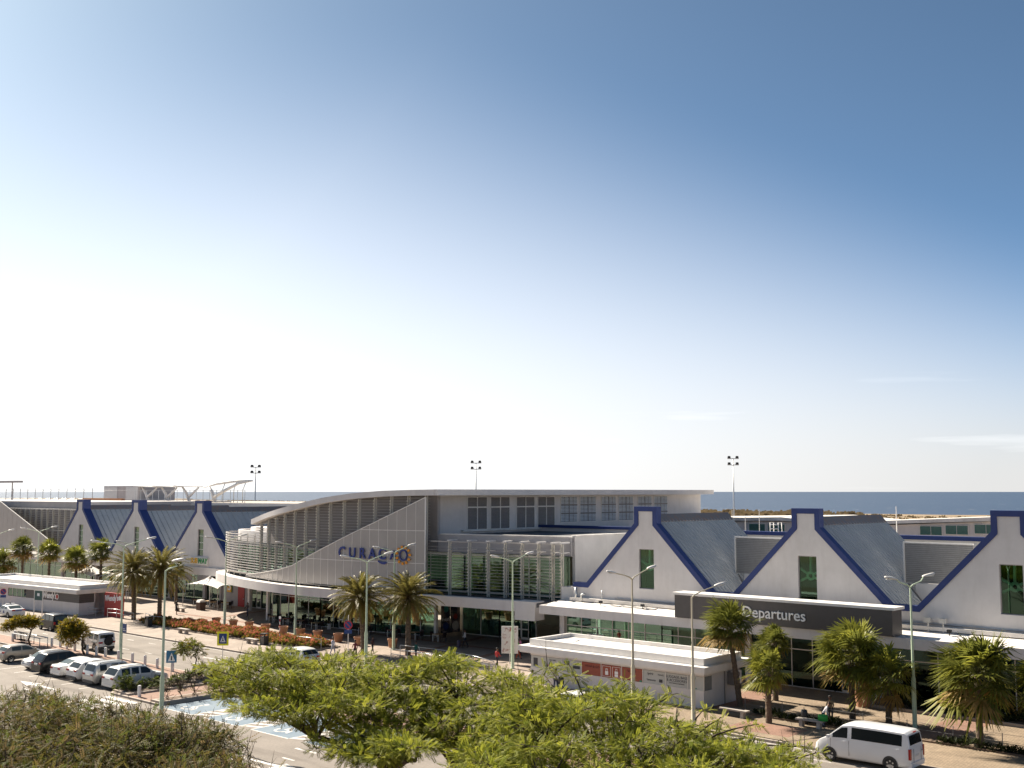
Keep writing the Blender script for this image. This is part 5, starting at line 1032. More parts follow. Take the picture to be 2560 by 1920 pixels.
def car(label, cat, style, p, x, y, rz, z=Z_ROAD, group=None, glassm=None, rails=False, spoiler=True, name='parked_car', tail='mid'):
    S = STY[style]; L, W = S['L'], S['W']; t = thing(name, label, cat, (x, y, z), rz, group); gm = glassm or M_CGLASS
    fx = [a for a, _ in S['top']]; fz = [b for _, b in S['top']]; zb = .26 if style != 'jeep' else .45; hw = W / 2
    fs = sorted(set(fx + list(np.linspace(0, 1, 22)) + [a for g in S['glass'] for a in g] + list(S['ws']) + list(S['rw'])))
    def prof(f):
        zt = float(np.interp(f, fx, fz)); be = min(S['belt'] + .03 * (1 - f), zt - .05)
        e = min(f, 1 - f); w = hw * (1 - .11 * max(0, 1 - e / .07) ** 2 - (.05 * max(0, (f - .8) / .2) if style != 'jeep' else 0))
        gh = max(0, zt - be - .1); wt = w * (1 - .30 * gh / 1.0 * (0.55 if style in ('van', 'jeep', 'mpv') else 1)) - .02
        zbb = zb + (.12 * max(0, 1 - e / .05))
        return zt, be, w, wt, gh, zbb
    n = 8; V = []; F = []
    for f in fs:
        zt, be, w, wt, gh, zbb = prof(f); yy = (f - .5) * L; sh = .05 if gh > 0.05 else .03
        half = [(0, zbb), (.84 * w, zbb), (.965 * w, zbb + .13), (w, zbb + (be - zbb) * .55), (.985 * w, be), (wt, zt - sh), (wt * .86, zt), (0, zt + .02)]
        ring = half + [(-a, b) for a, b in half[-2:0:-1]]; V += [(a, yy, b) for a, b in ring]
    k = 14
    for i in range(len(fs) - 1): F += [(i * k + j, i * k + (j + 1) % k, (i + 1) * k + (j + 1) % k, (i + 1) * k + j) for j in range(k)]
    F += [tuple(range(k)), tuple(range(len(fs) * k - 1, (len(fs) - 1) * k - 1, -1))]
    F = [f[::-1] for f in F]
    body = MB().add(V, F).build('body', p, t, True)
    def side(f, s, u):   # point on the side glass surface, u 0 belt .. 1 roof
        zt, be, w, wt, gh, _ = prof(f); sh = .05 if gh > .05 else .03
        a = Vector((.985 * w, (f - .5) * L, be)); b = Vector((wt, (f - .5) * L, zt - sh)); q = a.lerp(b, .10 + .78 * u); q.x = (q.x + .009) * s; return q
    for s in (-1, 1):
        for a, b in S['glass']:
            m = 5; V = []
            ff = np.linspace(a + .004, b - .004, m + 1)
            for f in ff: V += [side(f, s, 0), side(f, s, 1)]
            F = [(2 * i, 2 * i + 2, 2 * i + 3, 2 * i + 1) for i in range(m)]
            MB().add(V, F if s > 0 else [f[::-1] for f in F]).build('side_window', gm, t, 'all')
    def topglass(a, b, nm, wide=.80):
        V = []; m = 5
        for f in np.linspace(a + .003, b - .003, m + 1):
            zt, be, w, wt, gh, _ = prof(f); V += [(-wt * wide, (f - .5) * L, zt), (-wt * wide * .5, (f - .5) * L, zt + .012), (wt * wide * .5, (f - .5) * L, zt + .012), (wt * wide, (f - .5) * L, zt)]
        dz = float(np.interp(b, fx, fz) - np.interp(a, fx, fz)); l = math.hypot(dz, (b - a) * L); no = Vector((0, -dz / l, (b - a) * L / l)) * .014
        V = [Vector(v) + no for v in V]
        MB().add(V, [(4 * i + j, 4 * i + j + 1, 4 * i + j + 5, 4 * i + j + 4) for i in range(m) for j in range(3)]).build(nm, gm, t, 'all')
    topglass(*S['ws'], 'windscreen'); topglass(*S['rw'], 'rear_window', .84)
    wr = S['wr']; wme = MB().lathe([(wr * .62, -.10), (wr * .9, -.11), (wr, -.07), (wr, .07), (wr * .9, .11), (wr * .64, .10), (wr * .62, .05)], seg=20).mesh('tyre', M_TYRE, True)
    rb = MB().lathe([(wr * .66, .03), (wr * .66, .06), (.06, .045), (.05, .07), (.01, .07)], seg=18)
    for q in range(6): a = q * math.pi / 3; rb.bar((.05 * math.cos(a), .05 * math.sin(a), .075), (wr * .62 * math.cos(a), wr * .62 * math.sin(a), .09), .075, .03, up=(0, 0, 1))
    rme = rb.mesh('rim', M_RIM, True)
    for s in (-1, 1):
        for f in S['wheels']:
            w = obj('wheel', wme, t); w.location = (s * (hw - .10), (f - .5) * L, wr); w.rotation_euler = (0, R(90) * s, 0); r = obj('rim', rme, w)
            ar = MB(); K = 14; V = []
            for q in range(K + 1): an = math.pi * q / K * 1.16 - .25; V += [(s * (hw + .004), (f - .5) * L + (wr + .07) * math.cos(an), wr + .02 + (wr + .07) * math.sin(an)), (s * (hw - .2), (f - .5) * L + (wr + .03) * math.cos(an), wr + .02 + (wr + .03) * math.sin(an))]
            c0 = len(V); V.append((s * (hw - .005), (f - .5) * L, wr)); ar.add(V, [(2 * q, 2 * q + 2, c0) for q in range(K)]).build('wheel_arch', M_BLACK, t)
    ye, yf = -L / 2, L / 2; wz_ = prof(.012)[2]; zl = {'low': .82, 'mid': .95, 'high': 1.08}[tail]
    for s in (-1, 1):
        if style in ('van', 'mpv'): MB().box(s * (wz_ - .17), s * (wz_ + .02), ye - .012, ye + .10, zl - .18 if style == 'mpv' else .75, zl + .16 if style == 'mpv' else 1.32).build('tail_light', M_TAIL, t)
        else: MB().box(s * (wz_ - .42), s * (wz_ - .02), ye + .0, ye + .14, zl - .09, zl + .07).build('tail_light', M_TAIL, t)
        wf = prof(.985)[2]; MB().box(s * (wf - .40), s * (wf - .05), yf - .2, yf - .028, .64, .80).build('head_light', M_HEADL, t)
        wm = prof(.66)[2]; MB().box(s * (wm - .02), s * (wm + .20), (S['ws'][1] - .5) * L - .18, (S['ws'][1] - .5) * L - .06, S['belt'] + .0, S['belt'] + .16).build('mirror', p, t)
        for f in (S['glass'][-1][0] + .02, S['glass'][-2][0] + .03 if len(S['glass']) > 1 else .3): MB().box(s * (prof(f)[2] - .01), s * (prof(f)[2] + .022), (f - .5) * L, (f - .5) * L + .18, S['belt'] - .12, S['belt'] - .085).build('door_handle', p, t)
        for f in (S['glass'][-1][0] - .012, S['glass'][-1][1] + .02): MB().box(s * (prof(f)[2] - .02), s * (prof(f)[2] + .003), (f - .5) * L - .008, (f - .5) * L + .008, zb + .22, S['belt'] - .03).build('door_seam', M_DGREY, t)
        if rails: MB().tube([(s * .66, (-.36) * L, S['H'] - .02), (s * .68, -.33 * L, S['H'] + .04), (s * .68, .02 * L, S['H'] + .04), (s * .66, .06 * L, S['H'] - .02)], .022, 6).build('roof_rail', M_BLACK, t, 'all')
    MB().box(-.27, .27, ye - .012, ye + .05, .78 if style not in ('van',) else .84, .93 if style not in ('van',) else .97).build('number_plate', M_PLATE, t)
    MB().box(-hw * .86, hw * .86, ye - .03, ye + .22, .30, .50).build('bumper', mat('bumper_grey', (.05, .05, .05), .6) if style in ('suv4', 'xover', 'jeep', 'mpv') else p, t)
    MB().box(-hw * .7, hw * .7, yf - .16, yf - .005, .42, .60).build('grille', M_BLACK, t)
    return t
P_WHITE = paint('white', (.74, .73, .71)); P_PEARL = paint('pearl', (.68, .67, .64)); P_SILV = paint('silver', (.42, .42, .41), .5, .32); P_DARK = paint('graphite', (.014, .0145, .016), .1); P_BLACK = paint('black', (.004, .004, .0045)); P_BEIGE = paint('beige', (.30, .27, .23), .4, .35); P_VAN = paint('van_white', (.72, .72, .72))
YR = 44.3
def pk(label, style, p, x, dy=0.0, rz=0.0, **kw):
    return car(label, 'car', style, p, x, YR + STY[style]['L'] / 2 + dy, rz, group='cars parked in the row', **kw)
pk('white large SUV nearest the zebra crossing, last of the parked row', 'suv', P_PEARL, -83.6, .15, rails=True)
pk('silver SUV with dark side glass, second from the zebra crossing', 'suv4', P_SILV, -86.5, rails=True, tail='mid')
pk('white compact crossover with dark rear window in the parked row', 'xover', P_WHITE, -89.4, .05, tail='mid')
pk('low white sedan between the crossover and the dark SUV', 'sedan', P_WHITE, -92.3, .1, glassm=M_CGLASSL, tail='low')
pk('dark grey SUV in the parked row', 'suv', P_DARK, -95.3, -.15, rails=True)
pk('white hatchback parked nose out beside the dark grey SUV', 'hatch', P_WHITE, -98.2, .2, R(180), glassm=M_CGLASSL)
pk('beige small hatchback at the left edge of the parked row', 'hatch', P_BEIGE, -104.1, .6, glassm=M_CGLASSL)
jp = car('white open-style off-roader with a spare wheel on its tail', 'off-road car', 'jeep', P_WHITE, -105.4, 54.9, R(86), name='off_road_car')
o = MB().lathe([(.12, 0), (.36, 0), (.42, .05), (.42, .2), (.36, .25), (.12, .25)], seg=20).build('spare_wheel', M_TYRE, jp, True); o.rotation_euler = (R(90), 0, 0); o.location = (.12, -2.13, 1.06)
for s in (-1, 1):
    for f in (.19, .80): MB().box(s * .84, s * 1.0, (f - .5) * 4.3 - .55, (f - .5) * 4.3 + .55, .92, .98).build('fender', M_BLACK, jp)
car('black minivan driving on the road beside the burger kiosk', 'minivan', 'mpv', P_BLACK, -124.2, 59.3, R(88), name='minivan', glassm=M_CGLASSL, tail='mid')
pc = car('white police sedan with a roof light bar at the left edge', 'police car', 'sedan', P_WHITE, -141.5, 62.0, R(91), name='police_car', glassm=M_CGLASSL)
MB().box(-.55, .55, -.15, .15, 1.48, 1.60).build('light_bar', M_PLATE, pc); MB().tube([(0, 0, 1.58), (0, 0, 1.85)], .1, 8).build('camera_pod', M_DGREY, pc)
for y, w in ((.9, .9), (-.35, .5)):
    MB().add([(-.925, y - w / 2, .55), (-.925, y + w / 2, .5), (-.925, y + w / 2 - .1, .75), (-.925, y - w / 2 + .2, .85)], [(3, 2, 1, 0)]).build('livery_mark', M_LOGO, pc)
MB().box(-.4, .4, -2.45, -2.43, .86, .96).build('livery_mark', M_LOGO, pc)
car('white saloon at the kerb half hidden by the green tree before the kiosk', 'car', 'sedan', P_WHITE, -51.2, 62.15, R(90), name='saloon_car', tail='mid')
car('white car at the kerb behind the tree top near the flower bed', 'car', 'xover', P_WHITE, -83.0, 62.2, R(90), name='kerbside_car')
van = car('white passenger van with a long dark side window at the lower right', 'van', 'van', P_VAN, -29.4, 62.25, R(90.5), name='passenger_van', tail='mid')
for s in (-.5, .5): MB().box(s - .012, s + .012, -2.875, -2.86, .55, 1.3).build('door_seam', M_DGREY, van)
MB().box(-.9, .9, -2.9, -2.84, .42, .58).build('step_bumper', P_VAN, van); MB().box(.55, .8, -2.872, -2.85, 1.05, 1.09).build('badge', M_DGREY, van)
MB().box(-.18, .18, -2.76, -2.70, 2.12, 2.16).build('brake_light', M_TAIL, van)
car('dark car in the shade under the big green tree', 'car', 'hatch', P_DARK, -43.6, 46.6, R(90), name='shaded_car')
# ================================================================== people
def skin_mat(i, c): return mat('skin_%d' % i, c, .6, var=.04, scale=6)
def person(label, x, y, rz, h=1.72, shirt=(.5, .5, .5), trousers=(.04, .05, .09), skin=(.16, .085, .05), hair=(.01, .008, .007), bend=0.0, stride=.25, arm=(.15, .15), fwd=0.0, skirt=False, hairstyle='short', z=.01, reach=0.0, i=[0]):
    """one continuous body grown from a joint skeleton; facing local -Y"""
    i[0] += 1; t = thing('person', label, 'person', (x, y, z), rz); s = h / 1.75
    J = {}; E = []
    def j(n, p, r, link_=None):
        J[n] = (Vector(p) * s, r * s)
        if link_: E.append((link_, n))
    def up(p):       # upper body leans forward about the hips
        v = Vector(p) - Vector((0, 0, .92)); v = Matrix.Rotation(bend, 3, 'X') @ v; return v + Vector((0, 0, .92))
    j('pelvis', (0, 0, .94), .135); j('waist', up((0, 0, 1.08)), .12, 'pelvis'); j('chest', up((0, -.01, 1.30)), .145, 'waist'); j('neck0', up((0, 0, 1.45)), .065, 'chest'); j('neck', up((0, -.01, 1.52)), .055, 'neck0')
    j('jaw', up((0, -.03, 1.58)), .075, 'neck'); j('head', up((0, -.015, 1.67)), .098, 'jaw'); j('crown', up((0, -.005, 1.73)), .06, 'head')
    for sd, nm in ((-1, 'l'), (1, 'r')):
        st = stride * sd
        j('hip' + nm, (sd * .09, 0, .90), .10, 'pelvis'); j('knee' + nm, (sd * .10, -.5 * st - .03, .50), .065, 'hip' + nm); j('calf' + nm, (sd * .10, -.75 * st + .01, .34), .062, 'knee' + nm); j('ankle' + nm, (sd * .10, -st + .03, .09), .042, 'calf' + nm); j('foot' + nm, (sd * .11, -st - .05, .045), .045, 'ankle' + nm); j('toe' + nm, (sd * .115, -st - .16, .035), .032, 'foot' + nm)
        a = arm[0] if sd < 0 else arm[1]
        j('sh' + nm, up((sd * .17, 0, 1.40)), .062, 'chest'); el = up((sd * .235, -.10 * a - reach * .14, 1.14)); j('el' + nm, el, .045, 'sh' + nm)
        wr = up((sd * (.24 - .06 * a), -.26 * a - .05 - reach * .34, .92 + .17 * a + reach * .05)); j('wr' + nm, wr, .03, 'el' + nm); j('palm' + nm, wr + (wr - el).normalized() * .08, .034, 'wr' + nm)
    names = list(J); me = bpy.data.meshes.new('body'); me.from_pydata([J[n][0] for n in names], [(names.index(a), names.index(b)) for a, b in E], [])
    o = bpy.data.objects.new('body', me); COL.objects.link(o)
    sk = o.modifiers.new('Skin', 'SKIN'); sk.use_smooth_shade = True; sd_ = o.modifiers.new('Sub', 'SUBSURF'); sd_.levels = 1; sd_.render_levels = 1
    for k, n in enumerate(names): v = me.skin_vertices[0].data[k]; v.radius = (J[n][1], J[n][1] * (.72 if n in ('chest', 'waist', 'pelvis') else 1)); v.use_root = (n == 'pelvis')
    bpy.context.view_layer.update(); dg = bpy.context.evaluated_depsgraph_get(); bm_ = bpy.data.meshes.new_from_object(o.evaluated_get(dg)); bpy.data.objects.remove(o)
    # fingers and thumb, joined to the hand
    fb = MB()
    for nm, sd in (('l', -1), ('r', 1)):
        w, p = J['wr' + nm][0], J['palm' + nm][0]; d = (p - w).normalized(); lat = Vector((0, 1, 0)) - d * d.y; lat.normalize(); inn = d.cross(lat) * sd
        for q, ln in zip((-1.5, -.5, .5, 1.5), (.055, .07, .066, .05)): b0 = p + lat * (q * .017 * s); fb.tube([b0, b0 + d * ln * s * .6, b0 + d * ln * s + inn * .015 * s], [.009 * s, .0085 * s, .007 * s], 5)
        b0 = w + d * .03 * s - lat * .03 * s; fb.tube([b0, b0 - lat * .025 * s + d * .03 * s, b0 - lat * .03 * s + d * .06 * s], [.011 * s, .010 * s, .008 * s], 5)
    bmm = bmesh.new(); bmm.from_mesh(bm_); tmp = bpy.data.meshes.new('f'); tmp.from_pydata(fb.v, [], fb.f); bmm.from_mesh(tmp); 
    Rb = Matrix.Rotation(-bend, 3, 'X')
    for f in bmm.faces:
        c = f.calc_center_median() / s; v = Rb @ (c - Vector((0, 0, .92))) + Vector((0, 0, .92)); u = v.z if c.z > .86 or bend == 0 else c.z
        hand = abs(v.x) > .19 and v.z < 1.16
        if c.z < .085: m = 3
        elif (u < .98 and not hand) : m = 2
        elif u > 1.47 or (hand and (v.z < 1.02 or arm[0] > .9)): m = 0
        else: m = 1
        if skirt and .08 < c.z < .48 and not hand: m = 0
        f.material_index = m; f.smooth = True
    bmm.to_mesh(bm_); bmm.free(); bm_.name = 'body'
    for m in (skin_mat(i[0], skin), mat('shirt_%d' % i[0], shirt, .8, var=.1, scale=9), mat('trousers_%d' % i[0], trousers, .85, var=.1, scale=9), M_BLACK): bm_.materials.append(m)
    obj('body', bm_, t)
    hb = MB(); c = J['head'][0]; n, k = 7, 12; V = []
    for a in range(n + 1):
        ph = math.pi * .62 * a / n
        for b in range(k): th = 2 * math.pi * b / k; front = max(0, -math.sin(th)); V.append(c + Rb.transposed() @ (Vector((.105 * math.sin(ph) * math.cos(th), .115 * math.sin(ph) * math.sin(th) * (1 - .12 * front) + .012, .03 + .098 * math.cos(ph * (1 - .38 * front)))) * s))
    hb.add(V, [(a * k + b, a * k + (b + 1) % k, (a + 1) * k + (b + 1) % k, (a + 1) * k + b) for a in range(n) for b in range(k)]); 
    if hairstyle == 'bun': q = c + Rb.transposed() @ Vector((0, .09, .10)) * s; hb.lathe([(.005, -.05), (.045, -.02), (.045, .03), (.005, .05)], tuple(q), 8)
    if hairstyle == 'long': hb.tube([c + Vector((0, .05, .04)) * s, c + Vector((0, .09, -.08)) * s, c + Vector((0, .09, -.22)) * s], [.09, .085, .05], 8)
    hb.build('hair', mat('hair_%d' % i[0], hair, .7, var=.1), t, 'all')
    fc = MB(); 
    for sx in (-1, 1): q = c + Rb.transposed() @ Vector((sx * .035, -.108, -.005)) * s; fc.box(q.x - .012 * s, q.x + .012 * s, q.y - .003, q.y + .006, q.z - .006 * s, q.z + .006 * s); e = c + Rb.transposed() @ Vector((sx * .098, .0, -.01)) * s; fc.box(e.x - .012, e.x + .012, e.y - .018, e.y + .018, e.z - .03, e.z + .03, 1)
    q = c + Rb.transposed() @ Vector((0, -.125, -.035)) * s; fc.box(q.x - .012, q.x + .012, q.y - .008, q.y + .02, q.z - .02, q.z + .02, 1); q = c + Rb.transposed() @ Vector((0, -.106, -.075)) * s; fc.box(q.x - .022, q.x + .022, q.y - .004, q.y + .01, q.z - .005, q.z + .005, 2)
    fc.build('face', [M_BLACK, skin_mat(i[0], skin), mat('lips', (.14, .04, .035), .5)], t)
    if skirt: hb = MB().lathe([(.13, 1.0), (.17, .85), (.21, .62), (.22, .5), (.2, .5), (.15, .85), (.1, 1.0)], (0, 0, 0), 14).build('dress', mat('trousers_%d' % i[0], trousers, .85), t, 'all'); hb.scale = (s, s * .8, s)
    return t
def bag(label, x, y, z, w, d, h, m, rz=0, name='backpack'):
    t = thing(name, label, 'bag', (x, y, z), rz); V = []
    b = MB().lathe([(.35, 0), (.5, .06), (.5, .75), (.42, .95), (.15, 1.0)], seg=10).build('body', m, t, 'all'); b.scale = (w, d, h)
    MB().tube([(-.1 * w, 0, h), (-.08 * w, 0, h + .1), (.08 * w, 0, h + .1), (.1 * w, 0, h)], .015, 5).build('handle', M_BLACK, t); return t
person('woman in a black dress walking under the date palms', -126.7, 76.3, R(200), 1.68, (.012, .012, .014), (.012, .012, .014), (.22, .12, .08), skirt=True, hairstyle='long', stride=.15)
person('person in dark clothes with crossed arms by the red door', -118.3, 81.0, R(20), 1.7, (.05, .04, .04), (.03, .05, .09), (.20, .10, .06), arm=(1, 1), hairstyle='long')
person('man in a white shirt and dark trousers crossing the plaza', -79.2, 79.6, R(-60), 1.76, (.62, .60, .58), (.012, .013, .02), arm=(.6, .6))
bag('black backpack worn by the man crossing the plaza', -79.55, 79.75, 1.0, .36, .26, .5, M_BLACK); bag('red and blue suitcase beside the man crossing the plaza', -79.8, 79.3, .01, .4, .28, .7, mat('suitcase_red', (.25, .03, .03), .5, var=.5, scale=5, col2=(.02, .08, .15)), 0, 'suitcase')
person('person in a pink shirt at the kiosk corner', -71.4, 79.0, R(170), 1.72, (.55, .20, .36), (.015, .016, .025)); person('person in a red top beside the plaza lamp post', -68.3, 72.6, R(180), 1.68, (.42, .03, .03), (.02, .02, .03), arm=(.7, .2)); person('person in a green vest beyond the plaza lamp post', -70.3, 77.6, R(150), 1.7, (.18, .48, .03), (.40, .08, .03))
person('person in a white and blue shirt on the sidewalk by the flower bed', -84.4, 67.3, R(100), 1.72, (.45, .50, .60), (.30, .32, .38), arm=(.8, .2)); person('person in maroon with a cap on the sidewalk', -81.4, 67.5, R(250), 1.7, (.16, .03, .04), (.02, .015, .02), arm=(.2, .8)); person('short person in dark clothes by the pot under the palm', -82.6, 70.6, R(180), 1.6, (.05, .02, .02), (.02, .02, .02)); person('person in a dark green top behind the ramp handrail', -77.0, 71.0, R(180), 1.62, (.02, .12, .09), (.02, .03, .05))
person('woman in a white top and jeans leaning over bags on a bench', -35.6, 68.95, R(115), 1.68, (.60, .58, .60), (.045, .075, .14), (.24, .13, .09), (.05, .02, .012), bend=R(32), reach=.8, hairstyle='bun', stride=.05); person('man in a khaki shirt looking down behind the bench', -35.9, 70.6, R(10), 1.76, (.28, .20, .11), (.05, .05, .05), (.13, .06, .035), bend=R(10), arm=(1, 1), stride=.05)
bag('black trolley bag standing behind the bench', -37.0, 69.0, .01, .5, .35, .95, M_BLACK, 0, 'suitcase'); bag('bright green bag on the bench between the two people', -35.3, 68.3, .53, .7, .42, .42, mat('bag_green', (.02, .32, .05), .6, var=.15), 0, 'holdall')
person('person in white bending over before the kiosk', -58.9, 66.3, R(70), 1.72, (.60, .60, .62), (.35, .38, .46), (.12, .06, .04), bend=R(38), reach=.9, stride=.1); person('person in a pale shirt with a dark bag before the kiosk', -57.0, 67.2, R(60), 1.7, (.45, .43, .50), (.03, .04, .08), (.10, .055, .04)); bag('black holdall carried by the person before the kiosk', -56.55, 67.3, .55, .5, .35, .6, M_BLACK, 0, 'holdall')
# ================================================================== vegetation
def leafm(name, c, c2, tr=.42, rough=.65, scale=1.3): return mat(name, c, rough, var=.15, scale=scale, col2=c2, transl=tr, detail=3, spec=.15)
M_BARK = mat('grey_brown_bark', (.085, .06, .042), .95, var=.3, scale=6, bump=.6, bscale=25); M_PBARK = mat('palm_bark', (.13, .095, .065), .95, var=.35, scale=9, bump=.8, bscale=18)
def rotm(dirs, ups):
    """orthonormal frames (N,3,3): columns lateral, along, normal"""
    d = dirs / np.linalg.norm(dirs, axis=1, keepdims=True); l = np.cross(d, ups); l /= np.linalg.norm(l, axis=1, keepdims=True) + 1e-9; n = np.cross(l, d); return np.stack([l, d, n], axis=2)
def spray_proto(nl, length, leaf, width):
    """a feathery twig: leaflets in two rows along +y, as quads"""
    Q = []
    for k in range(nl):
        f = (k + .5) / nl; y = f * length; L = leaf * (1 - .45 * abs(f - .45))
        for s in (-1, 1):
            a = np.array([0, y, 0]); d = np.array([s * .86, .5, -.12]); w = np.array([-.25 * s, .9, .25]) * width / 2
            Q.append([a - w * .5, a + d * L * .55 - w, a + d * L, a + d * L * .5 + w])
    return np.array(Q)
def place_sprays(proto, pos, dirs, ups, scl):
    Rm = rotm(dirs, ups) * scl[:, None, None]; V = np.einsum('nij,qkj->nqki', Rm, proto) + pos[:, None, None, :]; return V.reshape(-1, 4, 3)
def curve_pts(a, b, sag, n=6, side=(0, 0, 0)):
    a, b = Vector(a), Vector(b); return [a.lerp(b, k / n) + Vector((0, 0, sag * math.sin(math.pi * k / n))) + Vector(side) * math.sin(math.pi * k / n) for k in range(n + 1)]
def tree(label, cat, base, clumps, lm, bark=M_BARK, name='tree', trunk_r=.28, fork=(0, 0, 1.6), per=70, proto=None, flat=.32, lean=(0, 0, 0), twigs=0, seed=1, stems=1, dens=1.0, group=None, droop=.25):
    """trunk, limbs that reach each leaf clump, and a crown of feathery sprays; clumps: (x, y, z, r) relative to the base"""
    rng = np.random.default_rng(seed); t = thing(name, label, cat, base, 0, group); F = Vector(fork)
    tb = MB()
    for st in range(stems):
        o = Vector((rng.uniform(-1, 1), rng.uniform(-1, 1), 0)) * (.0 if st == 0 else .9); tb.tube([o, o * .9 + F * .35 + Vector((rng.uniform(-.2, .2), rng.uniform(-.2, .2), 0)), F + o * .5], [trunk_r * (1.25 if st == 0 else .6), trunk_r * (.95 if st == 0 else .5), trunk_r * (.8 if st == 0 else .42)], 8)
    tb.build('trunk', bark, t, 'all'); lb = MB(); hubs = []
    C_ = np.array([c[:3] for c in clumps]); nh = max(2, len(clumps) // 4); idx = rng.choice(len(clumps), nh, replace=False)
    for i in idx:
        c = Vector(C_[i]); h = F.lerp(c, rng.uniform(.35, .75)) - Vector((0, 0, .3)); hubs.append(h); lb.tube(curve_pts(F, h, .25, 5, (rng.uniform(-.3, .3), rng.uniform(-.3, .3), 0)), list(np.linspace(trunk_r * .62, trunk_r * .3, 6)), 6)
    pos, dr = [], []
    for x, y, z, r in clumps:
        c = Vector((x, y, z)); h = min(hubs, key=lambda q: (q - c).length); lb.tube(curve_pts(h, c, .15, 4, (rng.uniform(-.2, .2), rng.uniform(-.2, .2), 0)), list(np.linspace(trunk_r * .28, .02, 5)), 5)
        n = max(3, int(per * dens * r * r)); p = rng.normal(size=(n, 3)); p /= np.linalg.norm(p, axis=1, keepdims=True); p *= rng.uniform(.25, 1, (n, 1)) ** .6; 
        d = p * np.array([1, 1, .35]) + rng.normal(size=(n, 3)) * .35; d[:, 2] -= droop * rng.uniform(-.4, 1, n)
        pos.append(p * np.array([r, r, r * flat]) + np.array([x, y, z])); dr.append(d)
        for k in range(max(2, int(r * 3))): q = Vector(pos[-1][rng.integers(n)]); lb.tube([c, c.lerp(q, .55) + Vector((0, 0, .05)), q], [.022, .014, .006], 4)
    pos = np.concatenate(pos); dr = np.concatenate(dr); n = len(pos)
    for k in range(twigs):
        i = rng.integers(len(clumps)); x, y, z, r = clumps[i]; a = Vector((x + rng.uniform(-r, r) * .7, y + rng.uniform(-r, r) * .7, z)); d = Vector((rng.uniform(-.6, .6), rng.uniform(-.6, .6), 1)).normalized() * rng.uniform(.6, 1.5)
        lb.tube([a, a + d * .6 + Vector((rng.uniform(-.1, .1), 0, 0)), a + d], [.02, .012, .005], 4); e = a + d * .55; lb.tube([e, e + Vector((rng.uniform(-.4, .4), rng.uniform(-.4, .4), .3))], [.009, .004], 3)
    tag(lb.build('limb', bark, t, 'all'))
    ups = rng.normal(size=(n, 3)) * .35 + np.array([0, 0, 1]); V = place_sprays(proto, pos, dr, ups, rng.uniform(.7, 1.3, n))
    k = len(proto); V = V + np.repeat(np.repeat(rng.normal(size=(n, 1, 3)) * .01, k, 0), 4, 1)
    me = quads_mesh('crown', V, lm); 
    mi = np.repeat(rng.choice(len(lm), n, p=np.array([.5, .3, .2])[:len(lm)] / sum([.5, .3, .2][:len(lm)])), k); me.polygons.foreach_set('material_index', mi.astype(np.int32)); obj('crown', me, t); return t
PR_ACA = spray_proto(7, .34, .08, .045); PR_FINE = spray_proto(5, .36, .085, .055); PR_SHRUB = spray_proto(4, .3, .14, .09)
L_ACA = [leafm('acacia_leaf', (.22, .25, .03), (.30, .31, .04)), leafm('acacia_leaf_light', (.32, .33, .04), (.39, .38, .05)), leafm('acacia_leaf_dark', (.13, .165, .028), (.18, .205, .035))]
L_OLV = [leafm('thicket_leaf', (.12, .105, .024), (.165, .135, .033)), leafm('thicket_leaf_green', (.095, .12, .022), (.13, .15, .028)), leafm('thicket_leaf_brown', (.16, .11, .045), (.21, .15, .07))]
L_YEL = [leafm('young_tree_leaf', (.22, .18, .02), (.30, .22, .025)), leafm('young_tree_green', (.13, .145, .022), (.18, .18, .03)), leafm('young_tree_gold', (.33, .21, .02), (.40, .27, .03))]
def umbrella(cx, cy, cz, rx, ry, rise, n, r0, r1, seed, tilt=(0, 0), thick=1.2):
    rng = np.random.default_rng(seed); out = []
    for k in range(n):
        a = rng.uniform(0, 2 * math.pi); q = math.sqrt(rng.uniform(0, 1)); x, y = q * math.cos(a), q * math.sin(a)
        X, Y = x * rx * .737 - y * ry * .676, x * rx * .676 + y * ry * .737     # rx across the view, ry along it
        out.append((cx + X, cy + Y, cz + rise * (1 - q * q) + tilt[0] * x + tilt[1] * y - rng.uniform(0, thick) * (.5 + .5 * q), rng.uniform(r0, r1)))
    return out
